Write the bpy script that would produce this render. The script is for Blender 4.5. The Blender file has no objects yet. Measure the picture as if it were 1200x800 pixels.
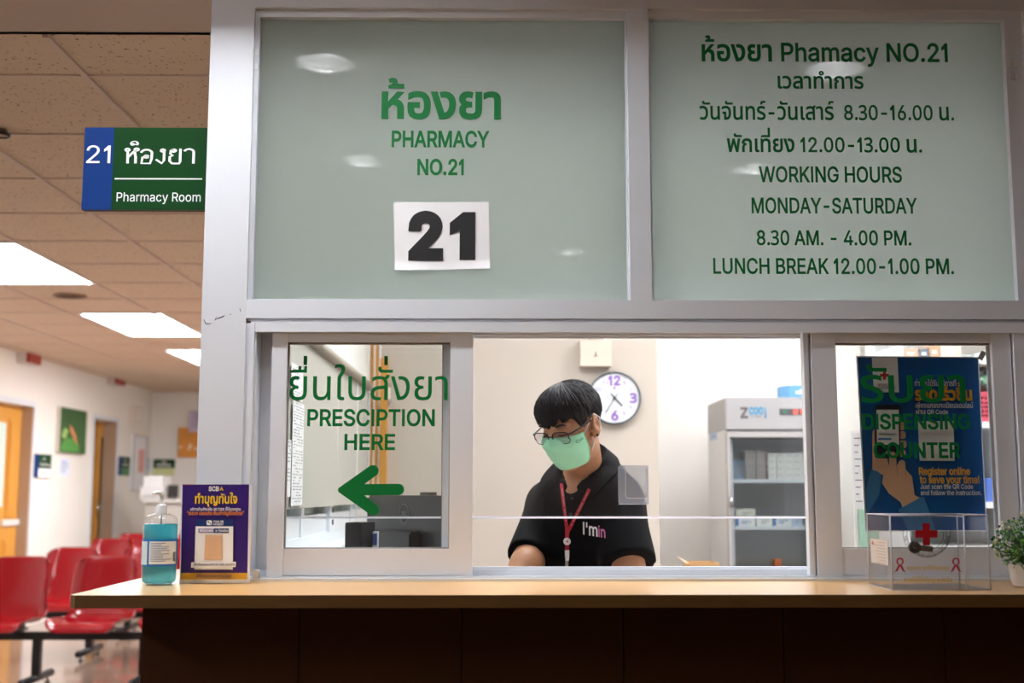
import bpy, bmesh, math, random
import numpy as np
from mathutils import Vector, Matrix
from mathutils.geometry import delaunay_2d_cdt
from mathutils.bvhtree import BVHTree

random.seed(7)
SC = bpy.context.scene
COL = SC.collection
R = math.radians

# ------------------------------------------------------------------ camera, world, exposure
CAM = Vector((0.0, -2.6, 1.23))
FPX, PITCH, YAW = 1400.0, R(7.2), R(0.6)          # focal length in pixels of the 1200x800 frame
cd = bpy.data.cameras.new('camera')
cd.sensor_width = 36.0
cd.lens = 36.0 * FPX / 1200.0
cd.clip_start = 0.05
cd.dof.use_dof = True
cd.dof.focus_distance = 2.75
cd.dof.aperture_fstop = 3.4
cam = bpy.data.objects.new('camera', cd)
COL.objects.link(cam)
cam.location = CAM
cam.rotation_euler = (R(90) + PITCH, 0.0, -YAW)
SC.camera = cam
CAM_M = cam.rotation_euler.to_matrix()

w = bpy.data.worlds.new('world')
SC.world = w
w.use_nodes = True
w.node_tree.nodes['Background'].inputs[0].default_value = (0.9, 0.95, 1.0, 1)
w.node_tree.nodes['Background'].inputs[1].default_value = 0.05

SC.view_settings.view_transform = 'Standard'
SC.view_settings.look = 'None'
SC.view_settings.gamma = 1.0
SC.view_settings.exposure = 0.0
SC.view_settings.use_curve_mapping = False
SC.cycles.use_denoising = True
SC.cycles.max_bounces = 10
SC.cycles.transparent_max_bounces = 24
SC.cycles.caustics_reflective = False
SC.cycles.caustics_refractive = False
SC.cycles.sample_clamp_indirect = 120.0

# strengths of the lamps, seen and added (each lamp is built further down)
DOWNLIGHT = 170.0        # bulbs of the round recessed downlights
TROFFER = 35.0          # corridor ceiling panels and the added hall one
ADDED_STRIP = 85.0             # added strip lamp over the counter, brightens the post
PHARM_LAMP = 24.0       # unseen panels in the dispensary ceiling

# ------------------------------------------------------------------ helpers
def at(px, py, Y):
    """point at depth Y (world y) that the photograph shows at pixel px,py"""
    d = CAM_M @ Vector(((px - 600.0) / FPX, (400.0 - py) / FPX, -1.0))
    t = (Y - CAM.y) / d.y
    return CAM + d * t
def X(px, Y, py=450): return at(px, py, Y).x
def Z(py, Y, px=600): return at(px, py, Y).z

def lin(c):
    if isinstance(c, str):
        c = [int(c[i:i + 2], 16) for i in (0, 2, 4)]
    o = []
    for v in c[:3]:
        v /= 255.0
        o.append(v / 12.92 if v <= 0.04045 else ((v + 0.055) / 1.055) ** 2.4)
    return (o[0], o[1], o[2], 1.0)

MATS = {}
def mat(name, c, rough=0.5, metal=0.0, spec=0.5, noise=0.0, nscale=20.0, bump=0.0, coat=0.0, emit=0.0, trans=0.0, stretch=None, sheen=0.0):
    if name in MATS: return MATS[name]
    m = bpy.data.materials.new(name)
    m.use_nodes = True
    nt = m.node_tree
    b = nt.nodes['Principled BSDF']
    col = lin(c)
    b.inputs['Base Color'].default_value = col
    b.inputs['Roughness'].default_value = rough
    b.inputs['Metallic'].default_value = metal
    b.inputs['Specular IOR Level'].default_value = spec
    b.inputs['Coat Weight'].default_value = coat
    b.inputs['Coat Roughness'].default_value = 0.05
    b.inputs['Transmission Weight'].default_value = trans
    b.inputs['Sheen Weight'].default_value = sheen
    if emit:
        b.inputs['Emission Color'].default_value = col
        b.inputs['Emission Strength'].default_value = emit
    if noise or bump:
        tc = nt.nodes.new('ShaderNodeTexCoord')
        mp = nt.nodes.new('ShaderNodeMapping')
        if stretch: mp.inputs['Scale'].default_value = stretch
        n = nt.nodes.new('ShaderNodeTexNoise')
        n.inputs['Scale'].default_value = nscale
        n.inputs['Detail'].default_value = 5
        nt.links.new(tc.outputs['Object'], mp.inputs[0])
        nt.links.new(mp.outputs[0], n.inputs['Vector'])
        if noise:
            mx = nt.nodes.new('ShaderNodeMix'); mx.data_type = 'RGBA'
            mx.inputs[6].default_value = [v * (1 - noise) for v in col[:3]] + [1]
            mx.inputs[7].default_value = [min(1, v * (1 + noise)) for v in col[:3]] + [1]
            nt.links.new(n.outputs[0], mx.inputs[0])
            nt.links.new(mx.outputs[2], b.inputs['Base Color'])
        if bump:
            bp = nt.nodes.new('ShaderNodeBump')
            bp.inputs['Strength'].default_value = bump
            bp.inputs['Distance'].default_value = 0.004
            nt.links.new(n.outputs[0], bp.inputs['Height'])
            nt.links.new(bp.outputs[0], b.inputs['Normal'])
    MATS[name] = m
    return m

def emitter(name, c, s):
    m = bpy.data.materials.new(name); m.use_nodes = True
    nt = m.node_tree; nt.nodes.clear()
    e = nt.nodes.new('ShaderNodeEmission'); o = nt.nodes.new('ShaderNodeOutputMaterial')
    e.inputs[0].default_value = lin(c); e.inputs[1].default_value = s
    nt.links.new(e.outputs[0], o.inputs[0])
    MATS[name] = m
    return m

def thin_glass(name, tint=(1, 1, 1), ior=1.5, rough=0.0, haze=0.0, hazecol=(1, 1, 1), soft=False):
    m = bpy.data.materials.new(name); m.use_nodes = True
    nt = m.node_tree; nt.nodes.clear()
    o = nt.nodes.new('ShaderNodeOutputMaterial')
    t = nt.nodes.new('ShaderNodeBsdfTransparent'); t.inputs[0].default_value = (*tint, 1)
    g = nt.nodes.new('ShaderNodeBsdfGlossy'); g.inputs['Roughness'].default_value = rough
    f = nt.nodes.new('ShaderNodeFresnel')
    ge = nt.nodes.new('ShaderNodeNewGeometry'); io = nt.nodes.new('ShaderNodeMix')
    io.inputs[2].default_value = ior; io.inputs[3].default_value = 1.0 / ior     # same reflection on both faces of a thin sheet
    nt.links.new(ge.outputs['Backfacing'], io.inputs[0]); nt.links.new(io.outputs[0], f.inputs[0])
    mx = nt.nodes.new('ShaderNodeMixShader')
    base = t.outputs[0]
    if haze:
        d = nt.nodes.new('ShaderNodeBsdfTranslucent' if soft else 'ShaderNodeBsdfDiffuse'); d.inputs[0].default_value = (*hazecol, 1)
        m2 = nt.nodes.new('ShaderNodeMixShader'); m2.inputs[0].default_value = haze
        nt.links.new(t.outputs[0], m2.inputs[1]); nt.links.new(d.outputs[0], m2.inputs[2])
        base = m2.outputs[0]
    nt.links.new(f.outputs[0], mx.inputs[0])
    nt.links.new(base, mx.inputs[1]); nt.links.new(g.outputs[0], mx.inputs[2])
    nt.links.new(mx.outputs[0], o.inputs[0])
    MATS[name] = m
    return m

def frosted(name):
    m = bpy.data.materials.new(name); m.use_nodes = True
    nt = m.node_tree; nt.nodes.clear()
    o = nt.nodes.new('ShaderNodeOutputMaterial')
    tr = nt.nodes.new('ShaderNodeBsdfTranslucent'); tr.inputs[0].default_value = (0.86, 0.92, 0.87, 1)
    df = nt.nodes.new('ShaderNodeBsdfDiffuse'); df.inputs[0].default_value = (0.42, 0.47, 0.42, 1)
    g = nt.nodes.new('ShaderNodeBsdfGlossy'); g.inputs['Roughness'].default_value = 0.0
    f = nt.nodes.new('ShaderNodeFresnel'); f.inputs[0].default_value = 1.6
    a = nt.nodes.new('ShaderNodeMixShader'); a.inputs[0].default_value = 0.33
    b = nt.nodes.new('ShaderNodeMixShader')
    nt.links.new(tr.outputs[0], a.inputs[1]); nt.links.new(df.outputs[0], a.inputs[2])
    nt.links.new(f.outputs[0], b.inputs[0]); nt.links.new(a.outputs[0], b.inputs[1]); nt.links.new(g.outputs[0], b.inputs[2])
    nt.links.new(b.outputs[0], o.inputs[0])
    MATS[name] = m
    return m

def put(o, label=None, cat=None, group=None, kind=None):
    if label: o['label'] = label
    if cat: o['category'] = cat
    if group: o['group'] = group
    if kind: o['kind'] = kind
    return o

def root_of(o):
    while o.parent: o = o.parent
    return o

def thing(name, label, cat, loc, group=None, kind=None):
    o = bpy.data.objects.new(name, None)
    o.empty_display_size = 0.05
    COL.objects.link(o)
    o.location = loc
    return put(o, label, cat, group, kind)

def obj(name, bm, m, parent=None, smooth=None, label=None, cat=None, group=None, kind=None, bevel=0.0, bseg=2):
    """link a bmesh (built in world coordinates) as one mesh object; smooth = auto-smooth angle in degrees"""
    me = bpy.data.meshes.new(name)
    if bevel:
        bmesh.ops.bevel(bm, geom=[e for e in bm.edges if e.is_manifold and e.calc_face_angle(0) > 0.6],
                        offset=bevel, segments=bseg, affect='EDGES', clamp_overlap=True)
    if parent:
        off = Vector(root_of(parent).location)
    else:
        xs = [v.co for v in bm.verts]
        off = Vector(((min(v.x for v in xs) + max(v.x for v in xs)) / 2, (min(v.y for v in xs) + max(v.y for v in xs)) / 2, min(v.z for v in xs)))
    bmesh.ops.translate(bm, verts=bm.verts, vec=-off)
    if smooth is not None:
        bm.normal_update()
        for f in bm.faces: f.smooth = True
        for e in bm.edges:
            if e.is_manifold and e.calc_face_angle(0) > R(smooth): e.smooth = False
    bm.to_mesh(me); bm.free()
    for mm in (m if isinstance(m, (list, tuple)) else [m]): me.materials.append(mm)
    o = bpy.data.objects.new(name, me)
    COL.objects.link(o)
    if parent: o.parent = parent
    else: o.location = off
    return put(o, label, cat, group, kind)

def copy_tree(o, parent=None, loc=None, label=None, group=None):
    c = o.copy(); COL.objects.link(c)
    if parent: c.parent = parent
    if loc is not None: c.location = loc
    if label: c['label'] = label
    if group: c['group'] = group
    for ch in list(o.children): copy_tree(ch, c)
    return c

def B(): return bmesh.new()

def box(bm, x0, x1, y0, y1, z0, z1, mi=0):
    v = [bm.verts.new(p) for p in ((x0, y0, z0), (x1, y0, z0), (x1, y1, z0), (x0, y1, z0), (x0, y0, z1), (x1, y0, z1), (x1, y1, z1), (x0, y1, z1))]
    fs = []
    for f in ((3, 2, 1, 0), (4, 5, 6, 7), (0, 1, 5, 4), (1, 2, 6, 5), (2, 3, 7, 6), (3, 0, 4, 7)):
        q = bm.faces.new([v[i] for i in f]); q.material_index = mi; fs.append(q)
    return v

def prism(bm, pts, y0, y1, mi=0):
    """polygon of (x,z) points extruded from y0 to y1"""
    a = [bm.verts.new((p[0], y0, p[1])) for p in pts]
    b = [bm.verts.new((p[0], y1, p[1])) for p in pts]
    n = len(pts); fs = []
    fs.append(bm.faces.new(a)); fs.append(bm.faces.new(b[::-1]))
    for i in range(n):
        fs.append(bm.faces.new((a[(i + 1) % n], a[i], b[i], b[(i + 1) % n])))
    for f in fs: f.material_index = mi
    bmesh.ops.recalc_face_normals(bm, faces=fs)

def column(bm, pts, z0, z1, mi=0):
    a = [bm.verts.new((p[0], p[1], z0)) for p in pts]
    b = [bm.verts.new((p[0], p[1], z1)) for p in pts]
    n = len(pts); fs = [bm.faces.new(a[::-1]), bm.faces.new(b)]
    for i in range(n): fs.append(bm.faces.new((a[i], a[(i + 1) % n], b[(i + 1) % n], b[i])))
    for f in fs: f.material_index = mi
    bmesh.ops.recalc_face_normals(bm, faces=fs)

def lathe(bm, prof, c, seg=32, mi=0, axis='z', M=None, closed=True):
    """profile of (radius, height) turned round a vertical axis at c"""
    rings = []
    for r, h in prof:
        if r < 1e-6:
            rings.append([bm.verts.new((0, 0, h))])
        else:
            rings.append([bm.verts.new((r * math.cos(2 * math.pi * k / seg), r * math.sin(2 * math.pi * k / seg), h)) for k in range(seg)])
    fs = []
    for a, b in zip(rings, rings[1:]):
        for k in range(seg):
            q = [a[k % len(a)], a[(k + 1) % len(a)], b[(k + 1) % len(b)], b[k % len(b)]]
            u = []
            for v in q:
                if v not in u: u.append(v)
            if len(u) > 2: fs.append(bm.faces.new(u))
    if closed:
        for ring, fl in ((rings[0], True), (rings[-1], False)):
            if len(ring) > 2: fs.append(bm.faces.new(ring[::-1] if fl else ring))
    for f in fs: f.material_index = mi
    bmesh.ops.recalc_face_normals(bm, faces=fs)
    vs = [v for r_ in rings for v in r_]
    if axis == 'y': MM = Matrix.Rotation(R(90), 4, 'X')
    elif axis == 'x': MM = Matrix.Rotation(R(90), 4, 'Y')
    else: MM = Matrix.Identity(4)
    if M is not None: MM = M @ MM
    bmesh.ops.transform(bm, matrix=Matrix.Translation(c) @ MM, verts=vs)
    return vs

def tube(bm, pts, rad, seg=10, mi=0, cyc=False):
    pts = [Vector(p) for p in pts]
    n = len(pts); rings = []; up = None
    for i, p in enumerate(pts):
        if cyc: t = (pts[(i + 1) % n] - pts[i - 1])
        else: t = pts[min(i + 1, n - 1)] - pts[max(i - 1, 0)]
        t.normalize()
        if up is None:
            up = Vector((0, 0, 1)) if abs(t.z) < 0.9 else Vector((1, 0, 0))
        s = t.cross(up)
        if s.length < 1e-5: s = t.orthogonal()
        s.normalize(); up = s.cross(t).normalized()
        r = rad[i] if isinstance(rad, (list, tuple)) else rad
        rings.append([bm.verts.new(p + (s * math.cos(2 * math.pi * k / seg) + up * math.sin(2 * math.pi * k / seg)) * r) for k in range(seg)])
    fs = []
    for i in range(n if cyc else n - 1):
        a, b = rings[i], rings[(i + 1) % n]
        for k in range(seg): fs.append(bm.faces.new((a[k], a[(k + 1) % seg], b[(k + 1) % seg], b[k])))
    if not cyc:
        fs.append(bm.faces.new(rings[0][::-1])); fs.append(bm.faces.new(rings[-1]))
    for f in fs: f.material_index = mi; f.smooth = True
    bmesh.ops.recalc_face_normals(bm, faces=fs)

def ellipsoid(bm, c, r, mi=0, u=16, v=10, M=None):
    g = bmesh.ops.create_uvsphere(bm, u_segments=u, v_segments=v, radius=1.0)
    MM = Matrix.Translation(c) @ (M.to_4x4() if M is not None else Matrix.Identity(4)) @ Matrix.Diagonal((*r, 1))
    bmesh.ops.transform(bm, matrix=MM, verts=g['verts'])
    for f in {f for vv in g['verts'] for f in vv.link_faces}: f.material_index = mi; f.smooth = True

def rect_frame(bm, x0, x1, z0, z1, wl, wr, wb, wt, y0, y1):
    box(bm, x0, x0 + wl, y0, y1, z0, z1); box(bm, x1 - wr, x1, y0, y1, z0, z1)
    box(bm, x0 + wl, x1 - wr, y0, y1, z0, z0 + wb); box(bm, x0 + wl, x1 - wr, y0, y1, z1 - wt, z1)

# ------------------------------------------------------------------ lettering
# letter outlines: code point: [advance, [outlines as x,y,x,y...]] in 1/500 em
GLYPHS = {
    65: [240, [[8,0,101,254,138,254,231,0,198,0,144,151,132,186,116,239,123,239,106,185,95,151,43,0], [55,71,55,99,185,99,185,71]]],
    66: [228, [[30,0,30,254,121,254,145,252,164,245,180,235,190,221,197,205,199,187,198,172,193,160,187,150,178,143,157,133,157,131,170,129,182,123,192,114,201,102,207,86,209,68,207,50,200,33,189,20,172,9,151,2,123,0], [62,29,122,29,148,31,165,40,175,53,178,68,176,81,171,92,163,102,153,109,140,114,124,115,62,115], [62,143,119,143,132,144,144,148,154,155,162,163,166,174,168,186,165,202,156,214,141,223,120,226,62,226]]],
    67: [255, [[134,-3,103,1,75,12,52,32,35,58,24,90,20,127,24,165,35,197,52,223,75,242,103,254,134,258,152,256,170,252,186,245,201,236,214,224,224,209,232,193,236,174,204,174,200,186,195,197,179,214,158,224,134,228,111,225,92,216,75,202,62,182,54,157,52,127,54,97,63,72,75,53,92,38,112,29,134,26,158,30,179,40,195,57,204,80,236,80,232,62,224,45,214,31,201,19,187,9,170,2,153,-2]]],
    68: [251, [[109,0,48,0,48,29,107,29,136,31,159,40,177,55,189,75,197,99,200,128,197,156,190,180,177,200,160,214,138,223,110,226,47,226,47,254,113,254,147,251,176,239,200,221,217,196,227,164,231,128,227,91,217,59,199,34,175,15,145,4], [62,254,62,0,30,0,30,254]]],
    69: [209, [[30,0,30,254,186,254,186,226,62,226,62,143,178,143,178,114,62,114,62,29,188,29,188,0]]],
    70: [205, [[30,0,30,254,185,254,185,226,62,226,62,139,173,139,173,111,62,111,62,0]]],
    71: [260, [[134,-3,102,1,75,13,52,32,35,58,24,90,20,127,24,165,35,197,52,223,74,242,102,254,132,258,152,256,170,252,187,245,202,235,214,222,225,208,232,192,237,174,204,174,194,197,178,213,158,224,133,228,111,225,92,216,75,202,62,182,54,157,52,127,54,97,63,72,75,53,92,38,112,29,134,26,155,29,172,36,187,47,198,62,205,80,207,101,217,100,141,100,141,128,239,128,239,100,236,71,225,45,209,25,188,9,163,0]]],
    72: [258, [[30,0,30,254,62,254,62,144,196,144,196,254,228,254,228,0,196,0,196,116,62,116,62,0]]],
    73: [95, [[32,0,32,254,63,254,63,0]]],
    74: [198, [[93,-3,62,2,38,16,22,40,17,73,17,86,49,86,49,73,52,52,61,37,75,28,93,25,110,28,124,37,133,52,136,73,136,254,168,254,168,73,163,40,147,16,123,2]]],
    75: [233, [[52,73,52,108,70,131,87,152,106,172,182,254,224,254,116,138,114,138], [30,0,30,254,62,254,62,167,62,112,62,97,62,0], [186,0,94,130,114,155,224,0]]],
    76: [196, [[30,0,30,254,62,254,62,29,181,29,181,0]]],
    77: [314, [[30,0,30,254,76,254,139,94,144,79,150,61,156,42,161,24,154,24,159,41,165,61,171,79,176,94,238,254,284,254,284,0,252,0,252,145,252,163,253,184,253,207,253,229,256,229,249,205,241,181,234,161,228,145,171,0,143,0,85,145,80,160,72,181,65,204,56,229,59,229,60,208,60,186,61,164,61,145,61,0]]],
    78: [262, [[30,0,30,254,68,254,172,91,181,75,194,53,207,27,202,27,200,54,200,79,199,97,199,254,232,254,232,0,193,0,101,145,89,165,74,191,54,226,60,227,61,192,62,164,62,145,62,0]]],
    79: [267, [[133,-3,103,1,75,12,52,32,35,58,24,90,20,127,24,165,35,197,52,223,75,242,103,254,133,258,164,254,192,242,215,223,232,197,243,165,247,127,243,90,232,58,215,32,192,12,164,1], [133,26,155,29,175,38,191,52,204,72,212,97,215,127,212,157,204,182,191,202,175,216,155,225,133,228,112,225,92,216,75,202,63,182,54,157,52,127,54,97,63,72,75,52,92,38,112,29]]],
    80: [222, [[30,0,30,254,118,254,144,252,166,244,183,231,195,215,202,195,204,174,202,152,195,133,183,116,166,104,144,96,118,93,55,93,55,121,116,121,134,123,149,128,159,136,167,147,171,160,172,174,171,188,167,201,159,211,148,219,134,224,116,226,62,226,62,0]]],
    81: [267, [[123,80,156,80,185,42,192,32,234,-24,200,-24,173,13,166,23], [133,-3,103,1,75,12,52,32,35,58,24,90,20,127,24,165,35,197,52,223,75,242,103,254,133,258,164,254,192,242,215,223,232,197,243,165,247,127,243,90,232,58,215,32,192,12,164,1], [133,26,155,29,175,38,191,52,204,72,212,97,215,127,212,157,204,182,191,202,175,216,155,225,133,228,112,225,92,216,75,202,63,182,54,157,52,127,54,97,63,72,75,52,92,38,112,29]]],
    82: [224, [[30,0,30,254,118,254,145,252,167,244,183,232,195,217,202,198,205,176,202,154,195,136,183,120,166,109,145,101,118,99,48,99,48,128,117,128,135,129,149,133,160,141,167,150,171,162,173,176,171,190,167,202,159,212,149,220,134,224,116,226,62,226,62,0], [177,0,115,115,151,115,214,0]]],
    83: [223, [[112,-4,86,-2,64,5,46,15,32,30,23,48,19,68,52,68,55,55,62,44,71,35,83,29,97,26,112,25,128,26,143,30,155,37,165,46,171,57,173,70,171,81,166,89,158,96,148,102,122,111,92,120,64,130,43,145,30,163,26,186,29,206,37,224,51,238,69,249,90,256,114,258,137,256,158,249,175,238,189,224,197,208,200,189,169,189,163,206,151,219,134,227,112,229,97,228,84,224,73,218,64,209,59,199,58,188,60,176,65,167,74,160,85,154,106,147,132,140,156,132,179,119,189,110,197,99,202,85,204,69,201,50,193,32,180,17,162,5,139,-2]]],
    84: [224, [[16,226,16,254,208,254,208,226,128,226,128,0,96,0,96,226]]],
    85: [259, [[129,-4,101,-1,77,8,57,22,42,40,33,62,30,87,30,254,62,254,62,89,64,72,70,57,80,44,94,34,110,28,129,26,149,28,165,34,179,44,188,57,194,72,196,89,196,254,229,254,229,87,226,62,216,40,201,22,182,8,157,-1]]],
    86: [240, [[102,0,8,254,42,254,96,103,108,69,124,15,117,15,133,69,145,103,197,254,231,254,139,0]]],
    87: [343, [[78,0,8,254,41,254,82,98,88,73,93,47,98,20,95,20,100,47,106,73,112,98,153,254,190,254,231,98,237,73,243,47,249,20,244,20,249,47,255,73,261,98,302,254,335,254,265,0,228,0,184,161,176,196,168,237,175,237,167,197,159,161,115,0]]],
    88: [237, [[9,0,109,142,109,118,15,254,52,254,89,200,102,181,112,164,122,146,116,146,126,164,136,181,149,200,187,254,223,254,129,119,129,143,228,0,191,0,146,65,134,83,125,98,115,116,122,116,113,98,103,83,91,65,46,0]]],
    89: [236, [[102,0,102,104,8,254,46,254,96,172,111,146,125,115,112,115,126,146,140,172,191,254,228,254,134,104,134,0]]],
    90: [219, [[21,0,21,23,137,193,153,215,170,238,174,227,143,226,111,226,20,226,20,254,198,254,198,231,84,64,67,40,49,17,45,27,76,28,107,29,200,29,200,0]]],
    97: [195, [[80,-4,63,-3,47,2,34,11,24,22,17,37,15,54,17,69,22,80,29,90,39,97,63,105,89,110,117,113,133,117,136,121,138,127,138,128,137,139,133,148,128,156,120,161,110,164,98,165,85,164,75,161,59,150,50,137,20,146,29,161,39,173,52,182,66,188,82,191,97,192,119,190,143,180,153,172,161,160,167,145,168,126,168,0,138,0,138,26,136,26,126,12,108,1,95,-3], [85,23,101,24,114,29,124,37,132,47,136,57,138,69,138,95,130,91,116,88,100,86,88,84,67,79,58,75,52,70,47,62,46,52,47,43,51,36,57,30,65,26]]],
    98: [212, [[115,-4,99,-3,86,2,69,16,59,29,56,29,56,0,26,0,26,254,57,254,57,160,59,160,69,173,86,186,98,191,115,192,137,189,156,180,173,166,185,146,193,122,195,94,193,66,185,42,173,23,157,8,137,-1], [110,23,126,26,140,33,150,44,158,58,163,75,164,95,163,114,158,131,150,145,140,156,126,163,110,165,94,163,81,156,70,145,62,131,58,114,56,95,58,75,63,58,70,43,81,32,94,26]]],
    99: [198, [[104,-4,79,-1,58,8,41,23,28,43,20,66,17,94,20,122,28,146,41,165,58,180,79,189,104,192,130,189,153,178,170,161,181,138,151,131,145,145,135,155,121,162,104,165,86,162,73,155,62,144,54,129,50,112,48,94,50,75,54,59,62,44,73,33,86,26,104,23,121,26,135,33,146,44,152,59,181,51,177,39,171,28,153,11,130,0]]],
    100: [212, [[98,-4,75,-1,56,8,40,23,27,42,20,66,17,94,20,122,27,146,40,166,56,180,75,189,98,192,114,191,126,186,144,173,153,160,155,160,155,254,186,254,186,0,156,0,156,29,153,29,143,16,126,2,114,-3], [102,23,118,26,132,32,142,43,150,58,154,75,156,95,154,114,150,131,142,145,132,156,118,163,102,165,86,163,72,156,62,145,54,131,50,114,48,95,50,75,54,58,62,44,73,33,86,26]]],
    101: [202, [[106,-4,80,-1,58,8,41,23,28,42,20,66,17,93,20,121,28,145,40,165,58,180,78,189,103,192,118,191,133,187,147,180,160,170,170,157,179,141,184,121,186,97,186,85,37,85,37,110,169,110,155,101,153,119,149,134,141,147,131,157,118,163,103,165,87,163,73,157,62,147,54,135,50,121,48,105,48,89,50,69,55,53,64,40,76,31,90,25,106,23,127,26,143,36,153,53,182,45,177,32,168,20,156,10,141,2,125,-3]]],
    102: [127, [[114,190,114,164,3,164,3,190], [40,0,40,216,42,231,48,243,57,252,68,259,80,264,94,265,111,263,121,260,114,234,107,236,97,237,85,235,77,230,72,221,71,209,71,0]]],
    103: [213, [[103,-75,84,-74,67,-70,53,-63,41,-55,32,-45,25,-35,51,-20,61,-33,77,-44,89,-48,103,-49,124,-46,141,-38,152,-23,156,-3,156,34,153,34,143,21,126,8,114,4,97,2,76,5,56,13,40,27,28,45,20,68,17,96,20,123,27,147,40,166,56,180,76,189,98,192,114,191,127,186,144,173,154,159,157,159,157,190,186,190,186,-4,183,-27,175,-45,162,-59,145,-68,125,-73], [102,30,118,32,132,38,142,47,150,61,155,77,156,96,155,115,150,132,142,146,132,156,119,163,102,165,86,163,73,156,62,145,54,131,50,115,48,96,50,78,54,61,62,48,73,38,86,32]]],
    104: [205, [[57,113,57,0,26,0,26,254,57,254,57,144,51,144,62,166,76,181,94,189,114,192,132,190,148,184,161,174,170,160,177,142,179,120,179,0,148,0,148,118,145,137,136,152,123,161,105,165,92,163,80,159,71,151,63,141,58,129]]],
    105: [83, [[26,0,26,190,57,190,57,0], [42,221,34,223,27,227,22,234,21,242,22,249,27,256,34,260,42,262,50,260,57,256,62,249,63,242,62,234,57,227,50,223]]],
    106: [83, [[26,190,57,190,57,-15,55,-31,51,-45,43,-56,32,-65,19,-70,2,-71,-5,-71,-5,-43,1,-43,12,-42,20,-36,25,-27,26,-15], [42,221,34,223,27,227,22,234,20,242,22,249,27,256,34,260,42,262,50,260,57,256,61,249,63,242,61,234,57,227,50,223]]],
    107: [190, [[55,68,55,106,60,106,142,190,180,190,92,100,89,100], [26,0,26,254,57,254,57,0], [147,0,74,93,96,114,186,0]]],
    108: [95, [[70,-1,50,2,37,10,29,24,26,42,26,254,57,254,57,49,58,38,60,31,65,27,73,26,80,26,85,27,90,1,81,0]]],
    109: [305, [[26,0,26,190,56,190,56,148,54,148,59,162,66,173,75,182,86,188,98,192,110,193,129,190,144,180,154,166,160,147,156,147,161,160,169,172,178,181,190,187,204,192,218,193,234,191,249,186,261,177,270,164,276,148,278,128,278,0,248,0,248,127,245,145,236,156,224,163,209,165,197,164,187,160,179,153,173,145,169,135,168,124,168,0,137,0,137,130,134,144,126,156,115,163,100,165,89,164,79,160,70,154,63,145,58,133,57,119,57,0]]],
    110: [205, [[57,113,57,0,26,0,26,190,56,190,56,144,51,144,62,166,76,181,94,189,114,192,132,190,147,184,160,174,170,160,176,142,179,120,179,0,148,0,148,118,145,137,136,152,123,161,105,165,92,163,80,159,71,151,63,141,58,129]]],
    111: [208, [[104,-4,79,-1,58,8,41,23,28,43,20,66,17,94,20,122,28,146,41,165,58,180,79,189,104,192,128,189,149,180,167,165,180,146,188,122,191,94,188,66,180,43,167,23,149,8,128,-1], [104,23,121,26,135,33,146,44,154,59,158,75,160,94,158,112,154,129,146,144,135,155,121,162,104,165,86,162,73,155,62,144,54,129,50,112,48,94,50,75,54,59,62,44,73,33,86,26]]],
    112: [212, [[26,-71,26,190,56,190,56,160,59,160,69,173,86,186,98,191,115,192,137,189,156,180,173,166,185,146,193,122,195,94,193,66,185,42,173,23,157,8,137,-1,115,-4,99,-3,86,2,69,16,59,29,57,29,57,-71], [110,23,126,26,140,33,150,44,158,58,163,75,164,95,163,114,158,131,150,145,140,156,126,163,110,165,94,163,81,156,70,145,62,131,58,114,56,95,58,75,63,58,70,43,81,32,94,26]]],
    113: [212, [[186,-71,155,-71,155,29,153,29,143,16,126,2,114,-3,98,-4,75,-1,56,8,40,23,27,42,20,66,17,94,20,122,27,146,40,166,56,180,75,189,98,192,114,191,126,186,144,173,153,160,156,160,156,190,186,190], [102,23,118,26,132,32,142,43,150,58,154,75,156,95,154,114,150,131,142,145,132,156,118,163,102,165,86,163,72,156,62,145,54,131,50,114,48,95,50,75,54,58,62,44,73,33,86,26]]],
    114: [130, [[26,0,26,190,56,190,56,160,58,160,65,173,76,184,90,190,107,192,115,192,122,192,122,161,115,162,103,163,91,161,80,157,70,151,63,142,58,131,57,118,57,0]]],
    115: [182, [[91,-4,72,-3,56,2,42,9,31,19,23,32,18,47,47,53,53,40,62,30,75,25,91,23,108,25,122,31,131,40,134,51,132,60,127,68,118,74,106,78,75,85,52,93,36,104,27,119,23,137,26,152,33,166,43,177,58,185,74,190,94,192,112,191,127,186,140,179,149,170,157,158,162,145,134,139,129,149,121,158,110,164,94,166,78,164,65,158,57,150,54,139,56,129,62,122,72,116,86,111,115,105,137,97,153,86,162,71,166,53,163,37,156,24,145,12,130,3,112,-2]]],
    116: [114, [[102,190,102,164,3,164,3,190], [32,236,63,236,63,49,64,38,68,31,75,26,85,25,93,26,101,27,107,1,96,-1,84,-2,62,1,46,11,36,26,32,46]]],
    117: [205, [[91,-3,73,-1,57,5,44,15,35,29,28,47,26,69,26,190,57,190,57,72,60,52,68,37,82,28,100,25,113,27,125,31,134,38,142,48,146,61,148,76,148,190,179,190,179,0,149,0,149,46,154,46,143,23,129,8,111,0]]],
    118: [195, [[81,0,9,190,42,190,83,78,93,43,103,10,92,10,101,43,112,78,152,190,186,190,113,0]]],
    119: [284, [[69,0,11,190,44,190,67,107,77,68,88,21,82,21,93,67,103,107,126,190,158,190,181,107,191,68,201,21,196,21,206,68,217,107,240,190,272,190,215,0,184,0,159,86,152,112,145,140,138,169,145,169,138,140,131,112,124,86,99,0]]],
    120: [189, [[10,0,86,109,86,86,14,190,50,190,74,153,90,127,104,103,88,103,101,127,117,153,141,190,176,190,104,84,104,107,179,0,143,0,115,43,100,68,86,91,102,91,89,68,74,43,46,0]]],
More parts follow.
